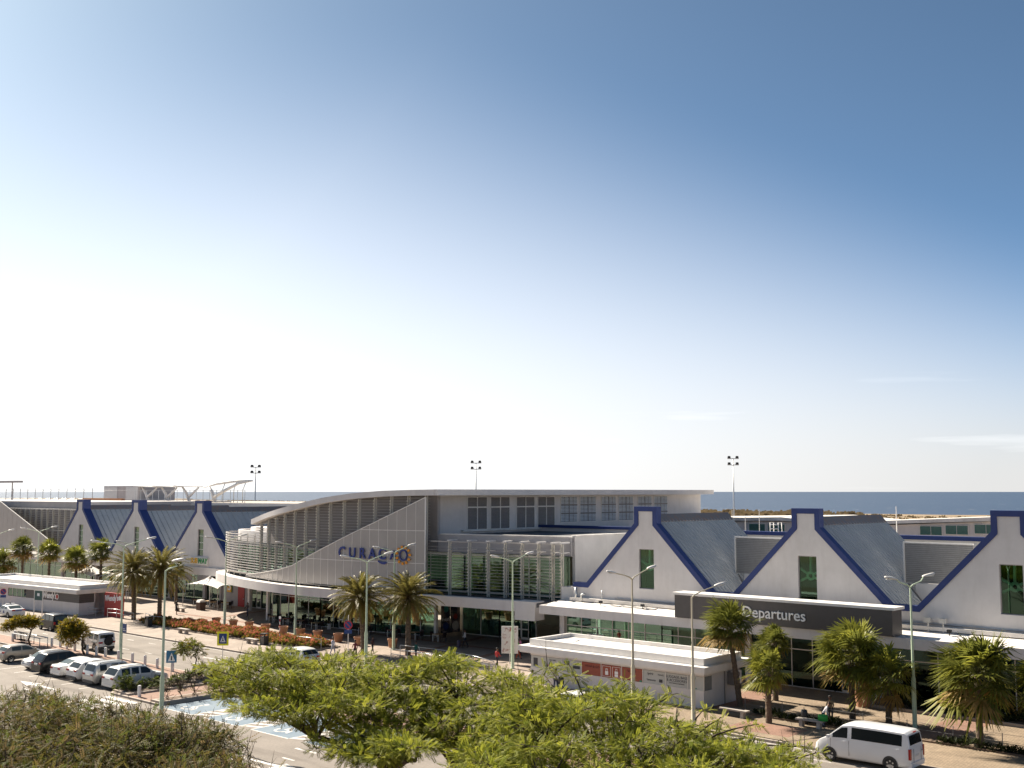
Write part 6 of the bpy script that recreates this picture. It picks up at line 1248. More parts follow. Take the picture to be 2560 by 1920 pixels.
# --- the big wind-combed trees in front; leaf clumps as (x, y, z, radius) about each trunk
CL_A = [(-0.4,-5.7,5.2,0.7),(1.3,-6.2,4.9,0.75),(-1.9,-5.7,5.3,0.7),(2.3,-6,4.8,0.8),(3.6,-6.1,4.7,0.8),(-3.5,-5.9,5.2,0.55),(1.4,-6.7,4.6,0.5),(-7.4,-5,6.4,0.96),(2.5,-3.1,5.3,0.77),(-0.7,-3.2,7.1,0.79),(-0.2,-3.9,5,0.88),(-2.3,-5.3,6.4,0.96),(0.1,0.4,6.5,1.1),(2.4,-1.6,5.6,0.77),(0.5,-1.9,5.7,0.88),(-0.1,-5.9,5.8,0.94),(5.9,-5.3,5.1,1.08),(-2,-7.5,6,1.06),(2.5,-5.3,5.1,0.91),(-0.3,-1,7.1,0.82),(4.3,-5.1,4.5,0.91),(-5.7,-3.5,7,0.94),(-3.6,-2.2,7.2,0.96),(-6.4,-4.2,7.4,0.88),(0.4,-3.3,5.5,0.72),(0.2,-2.9,6.7,0.75),(-3,-2.8,6,1.09),(-6.8,-4.7,6.7,0.71),(-4,-0.1,7.1,1.08),(-5,-4.3,6.3,0.89),(1.2,-1.7,6.5,0.74),(0.8,-4.7,6.1,0.97),(-4.2,-5.7,7.1,0.81),(0.7,-5.7,6.1,0.92),(-3,0.1,6.8,0.82),(2.7,-1.9,4.8,0.84),(2.7,-4.5,4.9,0.81),(0.7,0.3,5.8,0.75),(-1.7,-5.4,6.1,1.03),(-4.6,-2.7,6.1,0.95),(5.1,-5.3,5.1,1.04),(0.7,-0.8,6.9,0.95),(1,-3.1,5.1,1.14),(-6.2,-2.2,6.8,0.92),(-5.3,-5.9,6.3,0.8),(0.4,-2.6,6.2,1.13),(-8.8,-4.9,6.7,1.05),(-1.2,-7.1,5.9,0.98),(-3.8,-3,5.9,1.12),(-4.6,-0.6,7,0.95),(3.2,-6,4.5,1.03),(-1.7,-3.7,6.9,0.92),(2.6,-2.7,5.8,1.12),(0.2,0.5,7.1,1.14),(1.6,-3,6.6,0.7),(4.6,-5.5,5.2,0.79),(-2.4,-2,6.1,1.14),(-5,-1.9,6.6,1.1),(-0.4,-2.9,6,0.9),(-6.2,-6,7.2,0.79),(0.8,-0.5,5.8,1.1),(-4.1,-4.7,5.7,1.13),(1.5,-4.2,4.2,0.75),(-3.6,-6.4,6.3,0.72),(-0.3,-6.6,5.8,0.85),(2,-5.7,4.4,0.71),(2,-4.5,6.2,1.04),(0.1,-0.8,5.7,0.85),(3.7,-5.4,4.4,1.15),(0.3,-4.8,6.5,1.09),(-4.7,-6.4,7.5,0.82),(-1.1,-5.4,6.2,0.76),(-4,-6.1,6.7,0.9),(2.6,-1.1,5.5,1),(3.6,-2.1,4.5,0.98),(2.6,-2.4,5.3,0.84),(-2.2,-4.9,6.9,0.86),(-3.3,-1.8,6.4,1.03),(2.3,-3.9,5.2,0.81),(-0.4,-1.9,6.8,0.73),(-3.2,-0.5,6.4,1.01),(-5.5,-5.9,5.8,1.08),(3.8,-4.3,5.2,0.73),(-2.5,-3.7,6.5,0.77),(-0.1,-3.5,5.4,0.95),(-2,-6.9,6.2,0.82),(-6.7,-3.3,7.1,1.14),(-2.5,-5.7,7.1,0.85),(-1.7,-0.9,6.8,0.78),(0,-3.6,4.8,1.05),(-4.9,-4.1,7.7,0.92),(0.1,-1.7,6.8,1.06),(-1.7,-2.7,5.9,0.86),(5.1,-6.3,4.8,0.72),(-2.1,-1.2,5.9,0.79),(-7.2,-6.5,7,0.5),(-5.9,-6.7,6.1,0.6),(3,-6.7,4.9,0.5),(-7.5,-5.4,6.3,0.7),(-4.3,-6.6,5.5,0.5)]
CL_B = [(1.6,-1.1,5.6,0.81),(6,1,6.5,0.73),(-0.5,-1.3,7.3,0.78),(1.8,2.8,6.8,1.08),(5.8,-0.8,5.1,1.09),(2.4,0.6,5.3,0.96),(5,-3.3,4.7,0.98),(3.6,-3.1,5.3,1.07),(1.7,-0.4,7.1,0.94),(1,-2.6,5.7,0.76),(7.3,-0.3,5,1.1),(-2,2,7.5,1.03),(3.9,1.6,5.7,0.87),(1.4,-2.2,6.6,0.92),(3.3,-1.7,6.5,1.04),(3.2,-1.8,5.5,0.92),(6.2,-0.2,5.3,0.81),(1.9,0.2,6.8,0.84),(-2.2,1.3,6.8,0.83),(0.6,2.6,7,0.89),(4.4,-1.5,4.5,1.06),(5.2,2.5,5.4,0.74),(4.7,1.3,6.6,0.73),(5.8,0.3,4.5,0.88),(5.3,-1.6,5.5,1.08),(-1.2,-0.9,6,0.78),(1.6,1.3,6,0.73),(-0,-0.1,5.7,0.89),(4.2,0.2,6.2,1.03),(3.3,0.5,6.7,0.94),(-0.6,0.7,6.6,0.78),(5.5,1.2,5.9,1.1),(0.3,0.4,6.2,0.95),(4.4,-1.2,5.4,1.04),(-1.4,3,7.1,0.71),(3.5,1.9,6.9,1.05),(2.5,-2.9,5.6,0.98),(-0.7,1,7.2,0.77),(2.8,-1.9,4.8,0.74),(3.7,1.4,6.2,1.1),(1,-2.4,6.8,0.88),(0.5,0.3,7.8,0.91),(4.2,-2.5,5,1.06),(4.5,-0.4,4.4,0.86),(1.7,-2.1,4.7,0.84),(4.2,2.3,5.3,1.09),(3.3,-2.1,6.4,0.77),(4.8,-0.4,5,0.72),(3.4,2.8,5.8,0.96),(5.7,-1.6,6,0.81),(5.7,-1,5.9,1.09),(3.7,-0.3,6.1,0.99),(1.9,-3.3,5.4,1.08),(5.2,2.1,5.1,0.73),(2.9,0.9,7.3,0.79),(-2.5,2,7,0.98),(-0.7,0.7,6,0.99),(6.9,-2.4,4.9,0.74),(5.6,0,5.7,0.93),(3.3,-3.3,6,0.82),(-0.4,-0.2,7.8,1.04),(1.6,2.7,6.3,1.07),(4.1,-0.5,4.6,0.91),(3.4,-1.1,5.6,1.04)]
CL_C = [(3.9,3,5.4,0.66),(0.3,-6.7,5.7,1.02),(2.5,-2,5.5,0.89),(0.6,-1.7,6.9,1.07),(4.4,-1.4,5.6,0.67),(8.3,-0.8,5.8,0.68),(1.2,-5,4.9,0.93),(-0.7,-3,6.5,1.06),(5.5,0.9,4.6,0.93),(3.7,-5.6,5.2,0.75),(4.8,-0.3,5.8,1.09),(-3.5,-3.2,5.6,0.76),(2,-3.3,5.3,0.8),(1.2,0,6.1,1.02),(-1.8,-0.6,7.1,0.74),(0.7,-4.5,5.7,0.81),(-1.9,-3.2,5.8,0.88),(4.4,-0.4,4.7,1.03),(-0.2,-0.6,5.8,0.84),(0.9,2.5,5.7,0.73),(-1.2,-3.9,4.7,0.98),(5.3,2.2,4.9,0.81),(-1.1,-4.5,5.5,0.85),(-1.6,-2.2,7.2,0.92),(0.9,-0.1,7.2,0.99),(-1.9,-0.4,5.7,1.06),(1.1,-8.7,5.5,1.05),(3.8,-4.7,5.1,0.9),(4.7,-2.9,4.9,1.04),(4.8,-4.2,5.4,0.89),(1.7,0.8,6.7,0.86),(6,-1,4.9,0.81),(-0.6,-1.7,6.6,0.66),(1.6,1.6,5.3,0.79),(-2.3,-2.4,6.9,0.89),(3,-2.7,4.9,0.67),(-0.4,0.8,6,0.68),(0.3,-2.5,5.5,0.74),(3.9,-4.7,5.7,0.86),(6.1,1.2,5.7,0.96),(7,2.2,5.5,0.8),(1.6,-6.9,5.1,0.73),(-4.1,-1.9,6,0.86),(6.3,-4.1,5.4,0.98),(2.6,-0.7,5.3,1.02),(6.8,0.3,5,0.68),(4.3,1.6,4.8,0.8),(0.7,-0.2,5.5,0.7),(-2.3,2.4,6.4,0.81),(-1.9,0.5,6.5,0.85),(3.9,-0.5,6.5,0.94),(3.2,3.1,5.7,0.95),(-1.9,-5.3,5.5,0.98),(1.8,-3.9,6.2,0.86),(0.8,-5,6.1,0.87),(1.1,-7.6,5.4,0.99),(3.7,-1,5.1,0.93),(4.6,-1,6.2,0.86),(3.3,-2.1,6.1,0.95),(-1,-3.7,5,0.85),(1.2,-3.4,5.3,0.68),(3.1,-6.5,5.4,1.01),(-3.2,-0.2,6.2,0.81),(6.9,1.4,5.7,0.84),(6.2,-2.6,5.8,0.88),(6.9,2.9,4.9,1.06),(-0,1.8,6.4,0.9),(7.1,0.3,5.5,0.77),(2.2,-7.2,5.5,0.94),(0.8,-3.9,5.1,0.86),(8.8,-1.1,5.7,0.76),(2.1,-0.5,6.5,0.91),(-1.1,-1.8,5.3,0.84),(-1.7,-6.3,5.2,0.68),(-1.5,-2.7,6.8,0.84),(5.8,0.8,5.1,1.03),(0.4,-4.7,5.2,0.86),(-2.6,-2.7,6.3,0.84),(2.1,3.4,5.6,0.88),(1.8,-2.7,4.6,0.71),(5.5,-2.5,5.6,0.9),(4.8,-5.1,5.3,0.79),(-0.2,-5.7,4.7,1.08),(6.6,1.6,5.3,0.82),(0.9,-8,5.6,0.92),(-0.9,1.4,6.7,0.67),(-1.2,-4.4,5.8,0.72),(-1.1,-5.4,5.7,0.75),(5.1,0.5,5.7,1.03),(-1.6,-3.1,5.5,0.77),(-0.8,-0.6,6.4,0.94),(2.5,-4.4,5.2,0.73),(0.6,-0.2,6.7,0.7),(2.4,-1.7,6.1,0.66),(2.3,-2.8,5.8,0.9),(4.4,0.5,4.7,1.03),(0.7,1.2,6.9,0.82),(3.6,-3,5.5,0.83),(2.5,-1,6.2,0.71),(1.5,-5.9,5.2,0.81),(4.2,-2.5,5.5,0.75),(3.1,1.2,5,1.02),(3.4,-2.6,4.7,1.08),(6.3,0.1,6,0.68),(-2.8,1.6,7.9,0.4),(-2.6,1.8,7.4,0.45),(-4.1,1.8,7.6,0.4),(-4.2,1.6,7.3,0.45),(-1.5,1.5,7.1,0.5),(-0.5,2.4,7.4,0.4),(-0.6,2.2,7.1,0.5),(0.7,2.1,7,0.4),(1.1,2.4,6.7,0.45),(2.3,2.2,6.7,0.4),(1.6,2.9,7,0.35),(5.6,2.5,6.4,0.4),(5.4,2.3,5.9,0.45),(8.3,2.2,5.8,0.45),(7.3,2.7,5.8,0.4),(4.1,2.4,6.4,0.35),(3.1,2.9,6.6,0.3)]
CL_T1 = [(7.7,-3.9,5.5,0.78),(0.6,2.4,5.2,0.95),(-3.3,1,5.9,0.79),(7.8,-2.3,5.7,0.84),(3.3,-0.6,6.1,0.77),(4.7,-1.4,5.6,0.76),(-4.2,3.1,5.9,0.87),(5.4,0.4,5.2,0.96),(-0.9,2.6,6.2,0.93),(3.7,0.3,5.2,0.98),(-2.2,-0,5.3,1.04),(7.8,-3.2,5.6,1.03),(-0.6,1.8,5.4,1.04),(3.9,-2.2,5.7,0.98),(4.6,-0.2,4.9,1.04),(4.3,1.4,5.9,1.1),(-1.8,0.9,5.6,0.84),(5.4,-2.6,5.1,0.91),(2.8,-1.3,5.7,1),(-3.5,1.9,6.3,0.88),(-1.5,3.5,6.1,0.92),(-1.9,2.4,5.8,0.8),(3.6,-1.2,4.9,0.94),(-3.2,0.3,6.2,0.89),(1,0.6,6.3,0.97),(7.5,-1,5.3,0.85),(5.1,-1.1,5.8,0.85),(-0.8,-0,5.9,0.96),(2.9,-2.1,5.1,0.91),(-0.2,3.2,5.6,0.92),(1.2,1.9,5.9,0.84),(3.3,0.9,5.3,1.01),(8.2,-1.5,5.7,1.01),(2.2,0.9,5.4,0.87),(-4.5,3.7,6.1,0.88),(7.9,-2.8,5.4,0.84),(3.7,-0.4,5.9,0.95),(-2.3,0.1,5.9,1.04),(-1,-0.6,5.1,0.86),(3.7,-1.6,5.4,0.98),(-4.4,4.3,6,0.94),(5.5,0.5,6,0.91),(3.8,-1.3,5.5,0.87),(2.3,1,5.8,1.06),(0.9,-0.2,5.8,0.98),(2.6,-1.4,4.9,0.88),(-0.5,1.1,6.5,0.8),(-1.3,3.6,5.8,1.1)]
CL_T2 = [(1.1,-0.9,6.1,0.9),(8.6,-3.4,5.7,1),(4.5,-1.2,6,0.99),(4.2,-3.7,5.4,0.83),(3.8,-2.6,5.6,0.98),(-2.5,1.8,5.9,0.99),(1.9,1,6.3,0.86),(-5.7,1,6.1,0.81),(-0.7,-1.4,5.9,0.88),(6.6,-3.3,5.4,1.03),(3.3,-1.2,5.2,0.94),(1,0.4,5.8,1.01),(1.5,1.8,5.2,0.81),(1.5,-0.6,5.5,0.96),(5.2,-1.5,5.4,0.88),(1.2,-1.7,5.8,0.78),(-1.4,-0.4,6.5,0.98),(2,-2.8,5.5,0.79),(5.7,-3.6,5.3,0.96),(-1.2,2.2,5.8,0.93),(3.3,0.5,4.9,0.78),(0.6,1.3,5.6,1.03),(-1.8,1.9,5.7,0.75),(1.2,-1.8,5.2,0.78),(-2.8,0.8,6.2,1.07),(2.3,-1.4,5.8,1.05),(4.7,-1.7,5.1,0.86),(-2.1,1,6.1,0.97),(4.8,-3.6,5,0.77),(3.4,-2.1,4.8,0.86),(3.4,-1.1,6,0.8),(-1.6,-1,6.4,1),(3,0.4,5.8,0.94),(-1.3,-0.2,6,1),(4.9,-3.7,5.3,1.08),(-2.6,0,5.9,0.92),(4.6,-2.4,5.5,1.02),(5.4,-1.1,4.9,1.01),(2.9,0.2,5.9,0.76),(1.1,-0.3,6.1,0.89),(-2,-0.2,5.5,0.9),(2.2,-1.4,5.4,1.01),(7.8,-3.6,5.7,0.89),(2.8,0.2,5,0.83),(3.3,0.1,5.5,1.08),(3.5,0.3,6.1,1.09),(-2.4,2.5,5.8,0.82),(-1.6,-1,5.2,1.03)]
CL_T3 = [(0.2,-1.2,5.5,0.91),(5.1,-2.1,4.8,0.96),(5.3,-4.9,5.1,0.99),(2.4,-1,5.7,0.83),(5.6,-1.3,5.5,0.95),(0.9,-0.7,6.2,0.8),(5.2,-3.2,5.5,1.07),(2.7,-2.7,5.3,1.09),(2.9,-3.4,5,0.77),(4.3,-3.3,4.8,1.02),(4,-0.9,5,0.76),(1.1,0.4,5.9,0.78),(1.1,1.5,5.3,1.04),(-1.6,-0.6,6.1,0.82),(2.2,-0.2,5,0.8),(6.8,-2.3,5,0.99),(1.7,0.8,4.9,0.84),(2.3,-1.8,5.6,0.95),(4.2,-2.2,4.6,0.98),(-1.7,-0.7,5.5,0.82),(4,-2,5.5,1.01),(0.7,0.9,5.3,1.08),(6.5,-3.9,5.5,0.79),(1.6,-0.6,6.1,0.9),(2,-2.4,5.5,0.78),(6.9,-4.4,5.7,0.85),(-0.6,-0.4,5.6,1.08),(5.2,-2.5,5.3,0.9),(1.7,-0.8,5.8,0.87),(6.1,-3.4,5.6,0.88),(4.7,-1,5,0.99),(6.8,-2.7,5.3,1.02),(1.3,-2.5,5.2,0.88),(2.6,-0.7,5.4,1),(1.9,0.6,5.4,0.99),(3.9,-2.4,5.6,0.82),(0.8,-0.9,5.6,1.08),(1.8,-1.6,4.7,1.01),(-2.6,0.5,5.7,1.02),(0.1,1.4,5.5,0.92),(3.2,-1.2,5,0.82),(3.7,-3.5,4.7,0.8),(5.2,-2,5.5,0.96),(-1.6,1.8,5.5,0.92),(6,-1.6,5.2,0.99),(3.9,-3.1,5.1,1.03),(0.4,-1.8,6.2,0.98),(1.1,-2.1,5.7,1.02)]
nb_ = MB().prism([(-62, 33.6), (-20, 33.6), (-20, 37.9), (-62, 37.9)], -.19, 0).build('near_verge', M_KERB); tag(nb_, kind='structure'); sheet('verge_soil', rect(-61.7, -20.3, 33.9, 37.6), .004, M_SOIL, nb_)
sheet('near_verge_soil', rect(-95, -62.5, -5, 31), Z_ROAD + .006, M_SOIL, nb_)
tree('wide green feathery tree leaning left over the blue bays', 'tree', (-39.9, 36.6, 0), CL_A, L_ACA, trunk_r=.24, fork=(-.2, -1.0, 2.4), per=185, proto=PR_ACA, seed=3, name='acacia_tree', group='feathery green trees in front', flat=.22, twigs=14)
tree('tall green feathery tree with several stems in the centre foreground', 'tree', (-38.6, 37.5, 0), [(x, y, z - .5, r) for x, y, z, r in CL_B], L_ACA, trunk_r=.17, fork=(.5, .2, 2.5), per=185, proto=PR_ACA, seed=4, stems=4, name='acacia_tree', group='feathery green trees in front', flat=.22, twigs=10)
tree('low green feathery tree reaching right towards the white van', 'tree', (-28.5, 36.2, 0), CL_C, L_ACA, trunk_r=.22, fork=(0, 0, 2.4), per=185, proto=PR_ACA, seed=5, twigs=24, name='acacia_tree', group='feathery green trees in front', flat=.22)
# --- brownish thicket at the lower left
for k, (x, y, cl, lab) in enumerate(((-46.8, 19.6, CL_T1, 'olive brown thorn bush at the lower left corner'), (-43.4, 22.4, CL_T2, 'olive brown thorn bush before the zebra crossing'), (-41.0, 24.9, CL_T3, 'olive brown thorn bush with bare twigs beside the lamp post'))):
    tree(lab, 'bush', (x, y, Z_ROAD), cl, L_OLV, trunk_r=.14, fork=(0, 0, 1.2), per=165, proto=PR_FINE, seed=30 + k, twigs=55, stems=4, name='thorn_bush', flat=.6, group='thorn bushes at the lower left')
tree('thin yellowing shrub right of the thorn bushes', 'shrub', (-38.9, 26.6, Z_ROAD), umbrella(0, 0, 4.0, 1.2, 1.2, 1.3, 14, .5, .8, 41, (0, 0), 2.8), [L_YEL[0], L_OLV[2], L_YEL[2]], trunk_r=.06, fork=(0, 0, .8), per=38, proto=PR_FINE, seed=42, twigs=60, stems=3, name='yellow_shrub', flat=.9)
# --- small street trees
tree('small yellow-green tree leaning left at the trolley rack', 'tree', (-112.6, 51.5, .0), umbrella(-.8, -.7, 2.1, 1.5, 1.1, .7, 16, .5, .75, 51, (.1, 0), .5), L_YEL, trunk_r=.09, fork=(.05, .05, 1.5), per=230, proto=PR_SHRUB, seed=52, name='young_tree', flat=.6, group='small street trees')
tree('small yellow-green tree in front of the white off-roader', 'tree', (-102.7, 52.2, .0), umbrella(-1.0, -.9, 2.1, 1.5, 1.1, 1.0, 20, .5, .8, 54, (.6, 0), 1.3), L_YEL, trunk_r=.1, fork=(-.1, -.1, 1.2), per=230, proto=PR_SHRUB, seed=55, name='young_tree', flat=.7, group='small street trees')
tree('small round tree on the planted island right of the pedestrian sign', 'tree', (-82.9, 51.9, .14), umbrella(-.5, -.4, 2.2, 1.0, .9, .7, 10, .4, .6, 57, (0, 0), .5), [L_YEL[1], L_ACA[2], L_YEL[0]], trunk_r=.06, fork=(.0, .0, 1.4), per=150, proto=PR_SHRUB, seed=58, name='young_tree', flat=.7, group='small street trees')
def shrub(label, x, y, z, r, h, lm, seed, n=7, per=120, twigs=0, name='shrub', proto=PR_SHRUB, group=None):
    return tree(label, 'shrub', (x, y, z), umbrella(0, 0, h * .62, r, r, h * .25, n, r * .45, r * .6, seed, (0, 0), h * .4), lm, trunk_r=.03, fork=(0, 0, h * .25), per=per / max(r, .3), proto=proto, seed=seed, twigs=twigs, name=name, flat=.8, stems=3, group=group)
L_GRN = [leafm('shrub_leaf', (.06, .085, .015), (.10, .12, .02)), leafm('shrub_leaf_light', (.12, .15, .02), (.16, .18, .03)), leafm('shrub_leaf_dark', (.025, .04, .012), (.045, .06, .016))]
SH = [(-81.3, 44.9, .7, 1.0, 'bright green shrub at the tip of the planted kerb island'), (-80.9, 46.4, .55, .8, 'second green shrub behind the tip of the kerb island'), (-80.6, 48.6, .55, .8, 'green shrub beside the front wheel of the white SUV'), (-81.0, 50.0, .5, .8, 'green shrub at the back of the kerb island'), (-75.6, 49.6, .5, .9, 'green shrub at the blue bays near the boulders')]
for k, (x, y, r, h, lab) in enumerate(SH): shrub(lab, x, y, .145, r, h, L_GRN, 60 + k, group='shrubs on the planted islands')
DS = [(-75.5, 44.9, 'first bare dry shrub from the kerb tip by the blue bays'), (-75.5, 46.0, 'second bare dry shrub from the kerb tip by the blue bays'), (-75.5, 47.2, 'third bare dry shrub from the kerb tip by the blue bays'), (-75.6, 48.4, 'fourth bare dry shrub from the kerb tip by the blue bays')]
for k, (x, y, lab) in enumerate(DS): shrub(lab, x, y, .145, .4, .8, L_OLV, 70 + k, 4, 8, 16, 'dry_shrub', PR_FINE, 'bare dry shrubs by the blue bays')
for k, (x, y) in enumerate(((-81.6, 51.6), (-79.2, 51.8), (-76.4, 51.7), (-72.6, 51.6), (-69.0, 51.8), (-65.4, 51.6), (-62.2, 51.8))): shrub('%s dusty shrub from the left in the strip behind the blue bays' % ORD[k], x, y, .145, .55, .8, L_OLV if k % 2 else L_GRN, 80 + k, 6, 90, 10, 'shrub', PR_SHRUB, 'shrubs behind the blue bays')
def rock(label, x, y, s, seed):
    rng = np.random.default_rng(seed); bmm = bmesh.new(); bmesh.ops.create_icosphere(bmm, subdivisions=3, radius=1)
    ph = rng.uniform(0, 6, 6)
    for v in bmm.verts: c = v.co; k = 1 + .16 * math.sin(2.3 * c.x + ph[0]) + .14 * math.sin(3.1 * c.y + ph[1]) + .12 * math.sin(3.7 * c.z + ph[2]) + rng.uniform(-.04, .04); v.co = Vector((c.x * k * s * 1.25, c.y * k * s * .9, max(c.z * k * s * .7, -.3 * s)))
    me = bpy.data.meshes.new('boulder'); bmm.to_mesh(me); bmm.free(); me.materials.append(mat('boulder_stone', (.23, .19, .16), .95, var=.3, scale=3, bump=.5, bscale=9)); o = obj('boulder', me); o.location = (x, y, .14 + .2 * s); tag(o, label, 'boulder', 'boulders on the island')
rock('wide pale boulder on the planted island', -80.3, 51.6, .62, 5); rock('rounded grey boulder right of the wide pale one', -77.9, 51.6, .5, 6)
# --- red flowering hedge
hedge = thing('flower_hedge', 'long low hedge with red bracts between sidewalk and plaza', 'hedge', (-105, 69.8, 0)); rng = np.random.default_rng(99)
MB().box(-121.8, -88.6, 68.0, 71.6, -.01, .12).build('bed_kerb', M_KERB, hedge, False, True); MB().box(-121.6, -88.8, 68.15, 71.45, .12, .16).build('bed_soil', M_SOIL, hedge, False, True)
n = 9000; xx = rng.uniform(-121.5, -88.9, n); f = (xx + 121.5) / 32.6; yy = 68.15 + rng.uniform(0, 1, n) * (3.2 - 1.0 * np.abs(f - .5)); hgt = (.40 + .2 * np.sin(xx * 1.7) * np.sin(yy * 2.1 + xx) + .15 * np.sin(xx * .6)) * np.clip((yy - 68.0) / .5, .5, 1); zz = .15 + hgt * rng.uniform(.15, 1, n) ** .6
V = place_sprays(PR_SHRUB, np.stack([xx, yy, zz], 1), rng.normal(size=(n, 3)) * .6 + np.array([0, 0, .8]), rng.normal(size=(n, 3)), rng.uniform(.7, 1.2, n)); obj('foliage', quads_mesh('foliage', V, leafm('hedge_leaf', (.11, .12, .02), (.22, .17, .03))), hedge, True)
m = rng.uniform(0, 1, n) < (.85 - .45 * np.clip((f - .55) * 2.2, 0, 1)) * np.clip(.35 + f * 2.2, 0, 1); k = int(m.sum() * .55); px = np.stack([xx[m], yy[m], .17 + hgt[m] * rng.uniform(.8, 1.12, m.sum())], 1)[:k]
V = place_sprays(spray_proto(3, .2, .13, .09), px, rng.normal(size=(k, 3)) * .5 + np.array([0, 0, 1]), rng.normal(size=(k, 3)), rng.uniform(.8, 1.3, k)); o = obj('flowers', quads_mesh('flowers', V, leafm('bract_red', (.52, .13, .09), (.60, .26, .15), .3)), hedge, True)
# low dark hedge in the right planting strip and at the glass
def lowhedge(label, x0, x1, y0, y1, h, n, seed, gaps=()):
    t = thing('low_hedge', label, 'hedge', ((x0 + x1) / 2, (y0 + y1) / 2, 0)); rng = np.random.default_rng(seed); x = rng.uniform(x0, x1, n); 
    for a, b in gaps: x = x[(x < a) | (x > b)]
    n = len(x); y = rng.uniform(y0, y1, n); hh = h * (.6 + .4 * np.sin(x * 2.1) * np.sin(x * .7 + 1)); z = .08 + hh * rng.uniform(.1, 1, n)
    V = place_sprays(PR_SHRUB, np.stack([x, y, z], 1), rng.normal(size=(n, 3)) + np.array([0, 0, .6]), rng.normal(size=(n, 3)), rng.uniform(.6, 1.1, n)); obj('foliage', quads_mesh('foliage', V, leafm('dark_hedge_leaf', (.016, .024, .008), (.035, .045, .012), .2)), t, True)
lowhedge('dark green low hedge along the wire fence on the right', -41, 4, 69.15, 69.7, .45, 2600, 7, ((-29.6, -28.2),)); lowhedge('dark green planting along the departures glass', -35.8, 4, 78.0, 80.8, .7, 5200, 8)
# --- date palms
L_DATE = [leafm('date_frond', (.16, .15, .035), (.24, .20, .055), .42, .45), leafm('date_frond_dry', (.26, .17, .06), (.33, .22, .09), .35, .6)]
def frond(rng, az, el, L, nl, leaf, w, arch, twist):
    """one feather frond: returns leaflet quads and the rachis points"""
    pts = []; p = np.zeros(3); e = el; s = L / 10
    for k in range(11): pts.append(p.copy()); p = p + s * np.array([math.cos(e) * math.cos(az), math.cos(e) * math.sin(az), math.sin(e)]); e -= arch / 10 * (.5 + k / 8)
    pts = np.array(pts); Q = []; ds = np.gradient(pts, axis=0); side = np.array([-math.sin(az), math.cos(az), 0])
    for i in range(nl):
        f = .12 + .86 * i / nl; k = f * 10; a = np.array([np.interp(k, range(11), pts[:, c]) for c in range(3)]); d = ds[min(10, int(round(k)))]; d = d / np.linalg.norm(d); nrm = np.cross(side, d); ll = leaf * math.sin(math.pi * (.14 + .82 * f)) ** .7
        for sd in (-1, 1):
            v = d * .75 + sd * side * .62 + nrm * (.28) + rng.normal(size=3) * .09; v[2] -= .12; v /= np.linalg.norm(v); wv = d * w / 2; Q.append([a - wv, a + wv, a + v * ll * .6 + wv * .9, a + v * ll])
    return Q, pts
def date_palm(label, x, y, h, L, seed, lean=(0, 0)):
    rng = np.random.default_rng(seed); t = thing('date_palm', label, 'palm tree', (x, y, 0), 0, 'date palms on the plaza'); top = Vector((lean[0], lean[1], h)); tb = MB()
    n = int(h / .16); path = [Vector((lean[0] * (k / n) ** 1.5, lean[1] * (k / n) ** 1.5, h * k / n)) for k in range(n + 1)]
    tb.tube(path, [(.27 - .05 * k / n) * (1 + (.09 if k % 2 else -.03)) + (.06 if k > n - 4 else 0) for k in range(n + 1)], 12); tb.build('trunk', M_PBARK, t)
    G_, D_, rb = [], [], MB()
    for k in range(104):
        u = (k + .5) / 104; el = R(86) - u * R(134) + rng.normal() * .08; az = k * 2.399 + rng.normal() * .12; LL = L * (.82 + .22 * math.sin(math.pi * u)) * rng.uniform(.9, 1.08)
        Q, pts = frond(rng, az, el, LL, 44, .52, .06, R(62) if u < .8 else R(40), 0); Q = np.array(Q) + np.array(top) + np.array([0, 0, .1]); (D_ if u > .93 else G_).append(Q)
        rb.tube([Vector(pts[q]) + top + Vector((0, 0, .1)) for q in (0, 2, 4, 7, 10)], [.035, .028, .02, .012, .005], 4)
    obj('crown', quads_mesh('crown', np.concatenate(G_), L_DATE[0]), t); obj('dry_fronds', quads_mesh('dry_fronds', np.concatenate(D_), L_DATE[1]), t); rb.build('frond_rib', mat('frond_rib', (.26, .18, .085), .6, var=.2), t, 'all'); return t
date_palm('left date palm of the pair beside the burger kiosk', -125.6, 69.9, 5.6, 4.1, 1, (-.6, .1)); date_palm('right date palm of the pair beside the burger kiosk', -123.2, 71.9, 5.7, 4.3, 2); date_palm('left date palm of the pair before the blue place name', -83.4, 70.2, 5.1, 3.3, 3, (-.5, -.1)); date_palm('right date palm of the pair before the blue place name', -79.6, 72.4, 5.2, 3.5, 4)
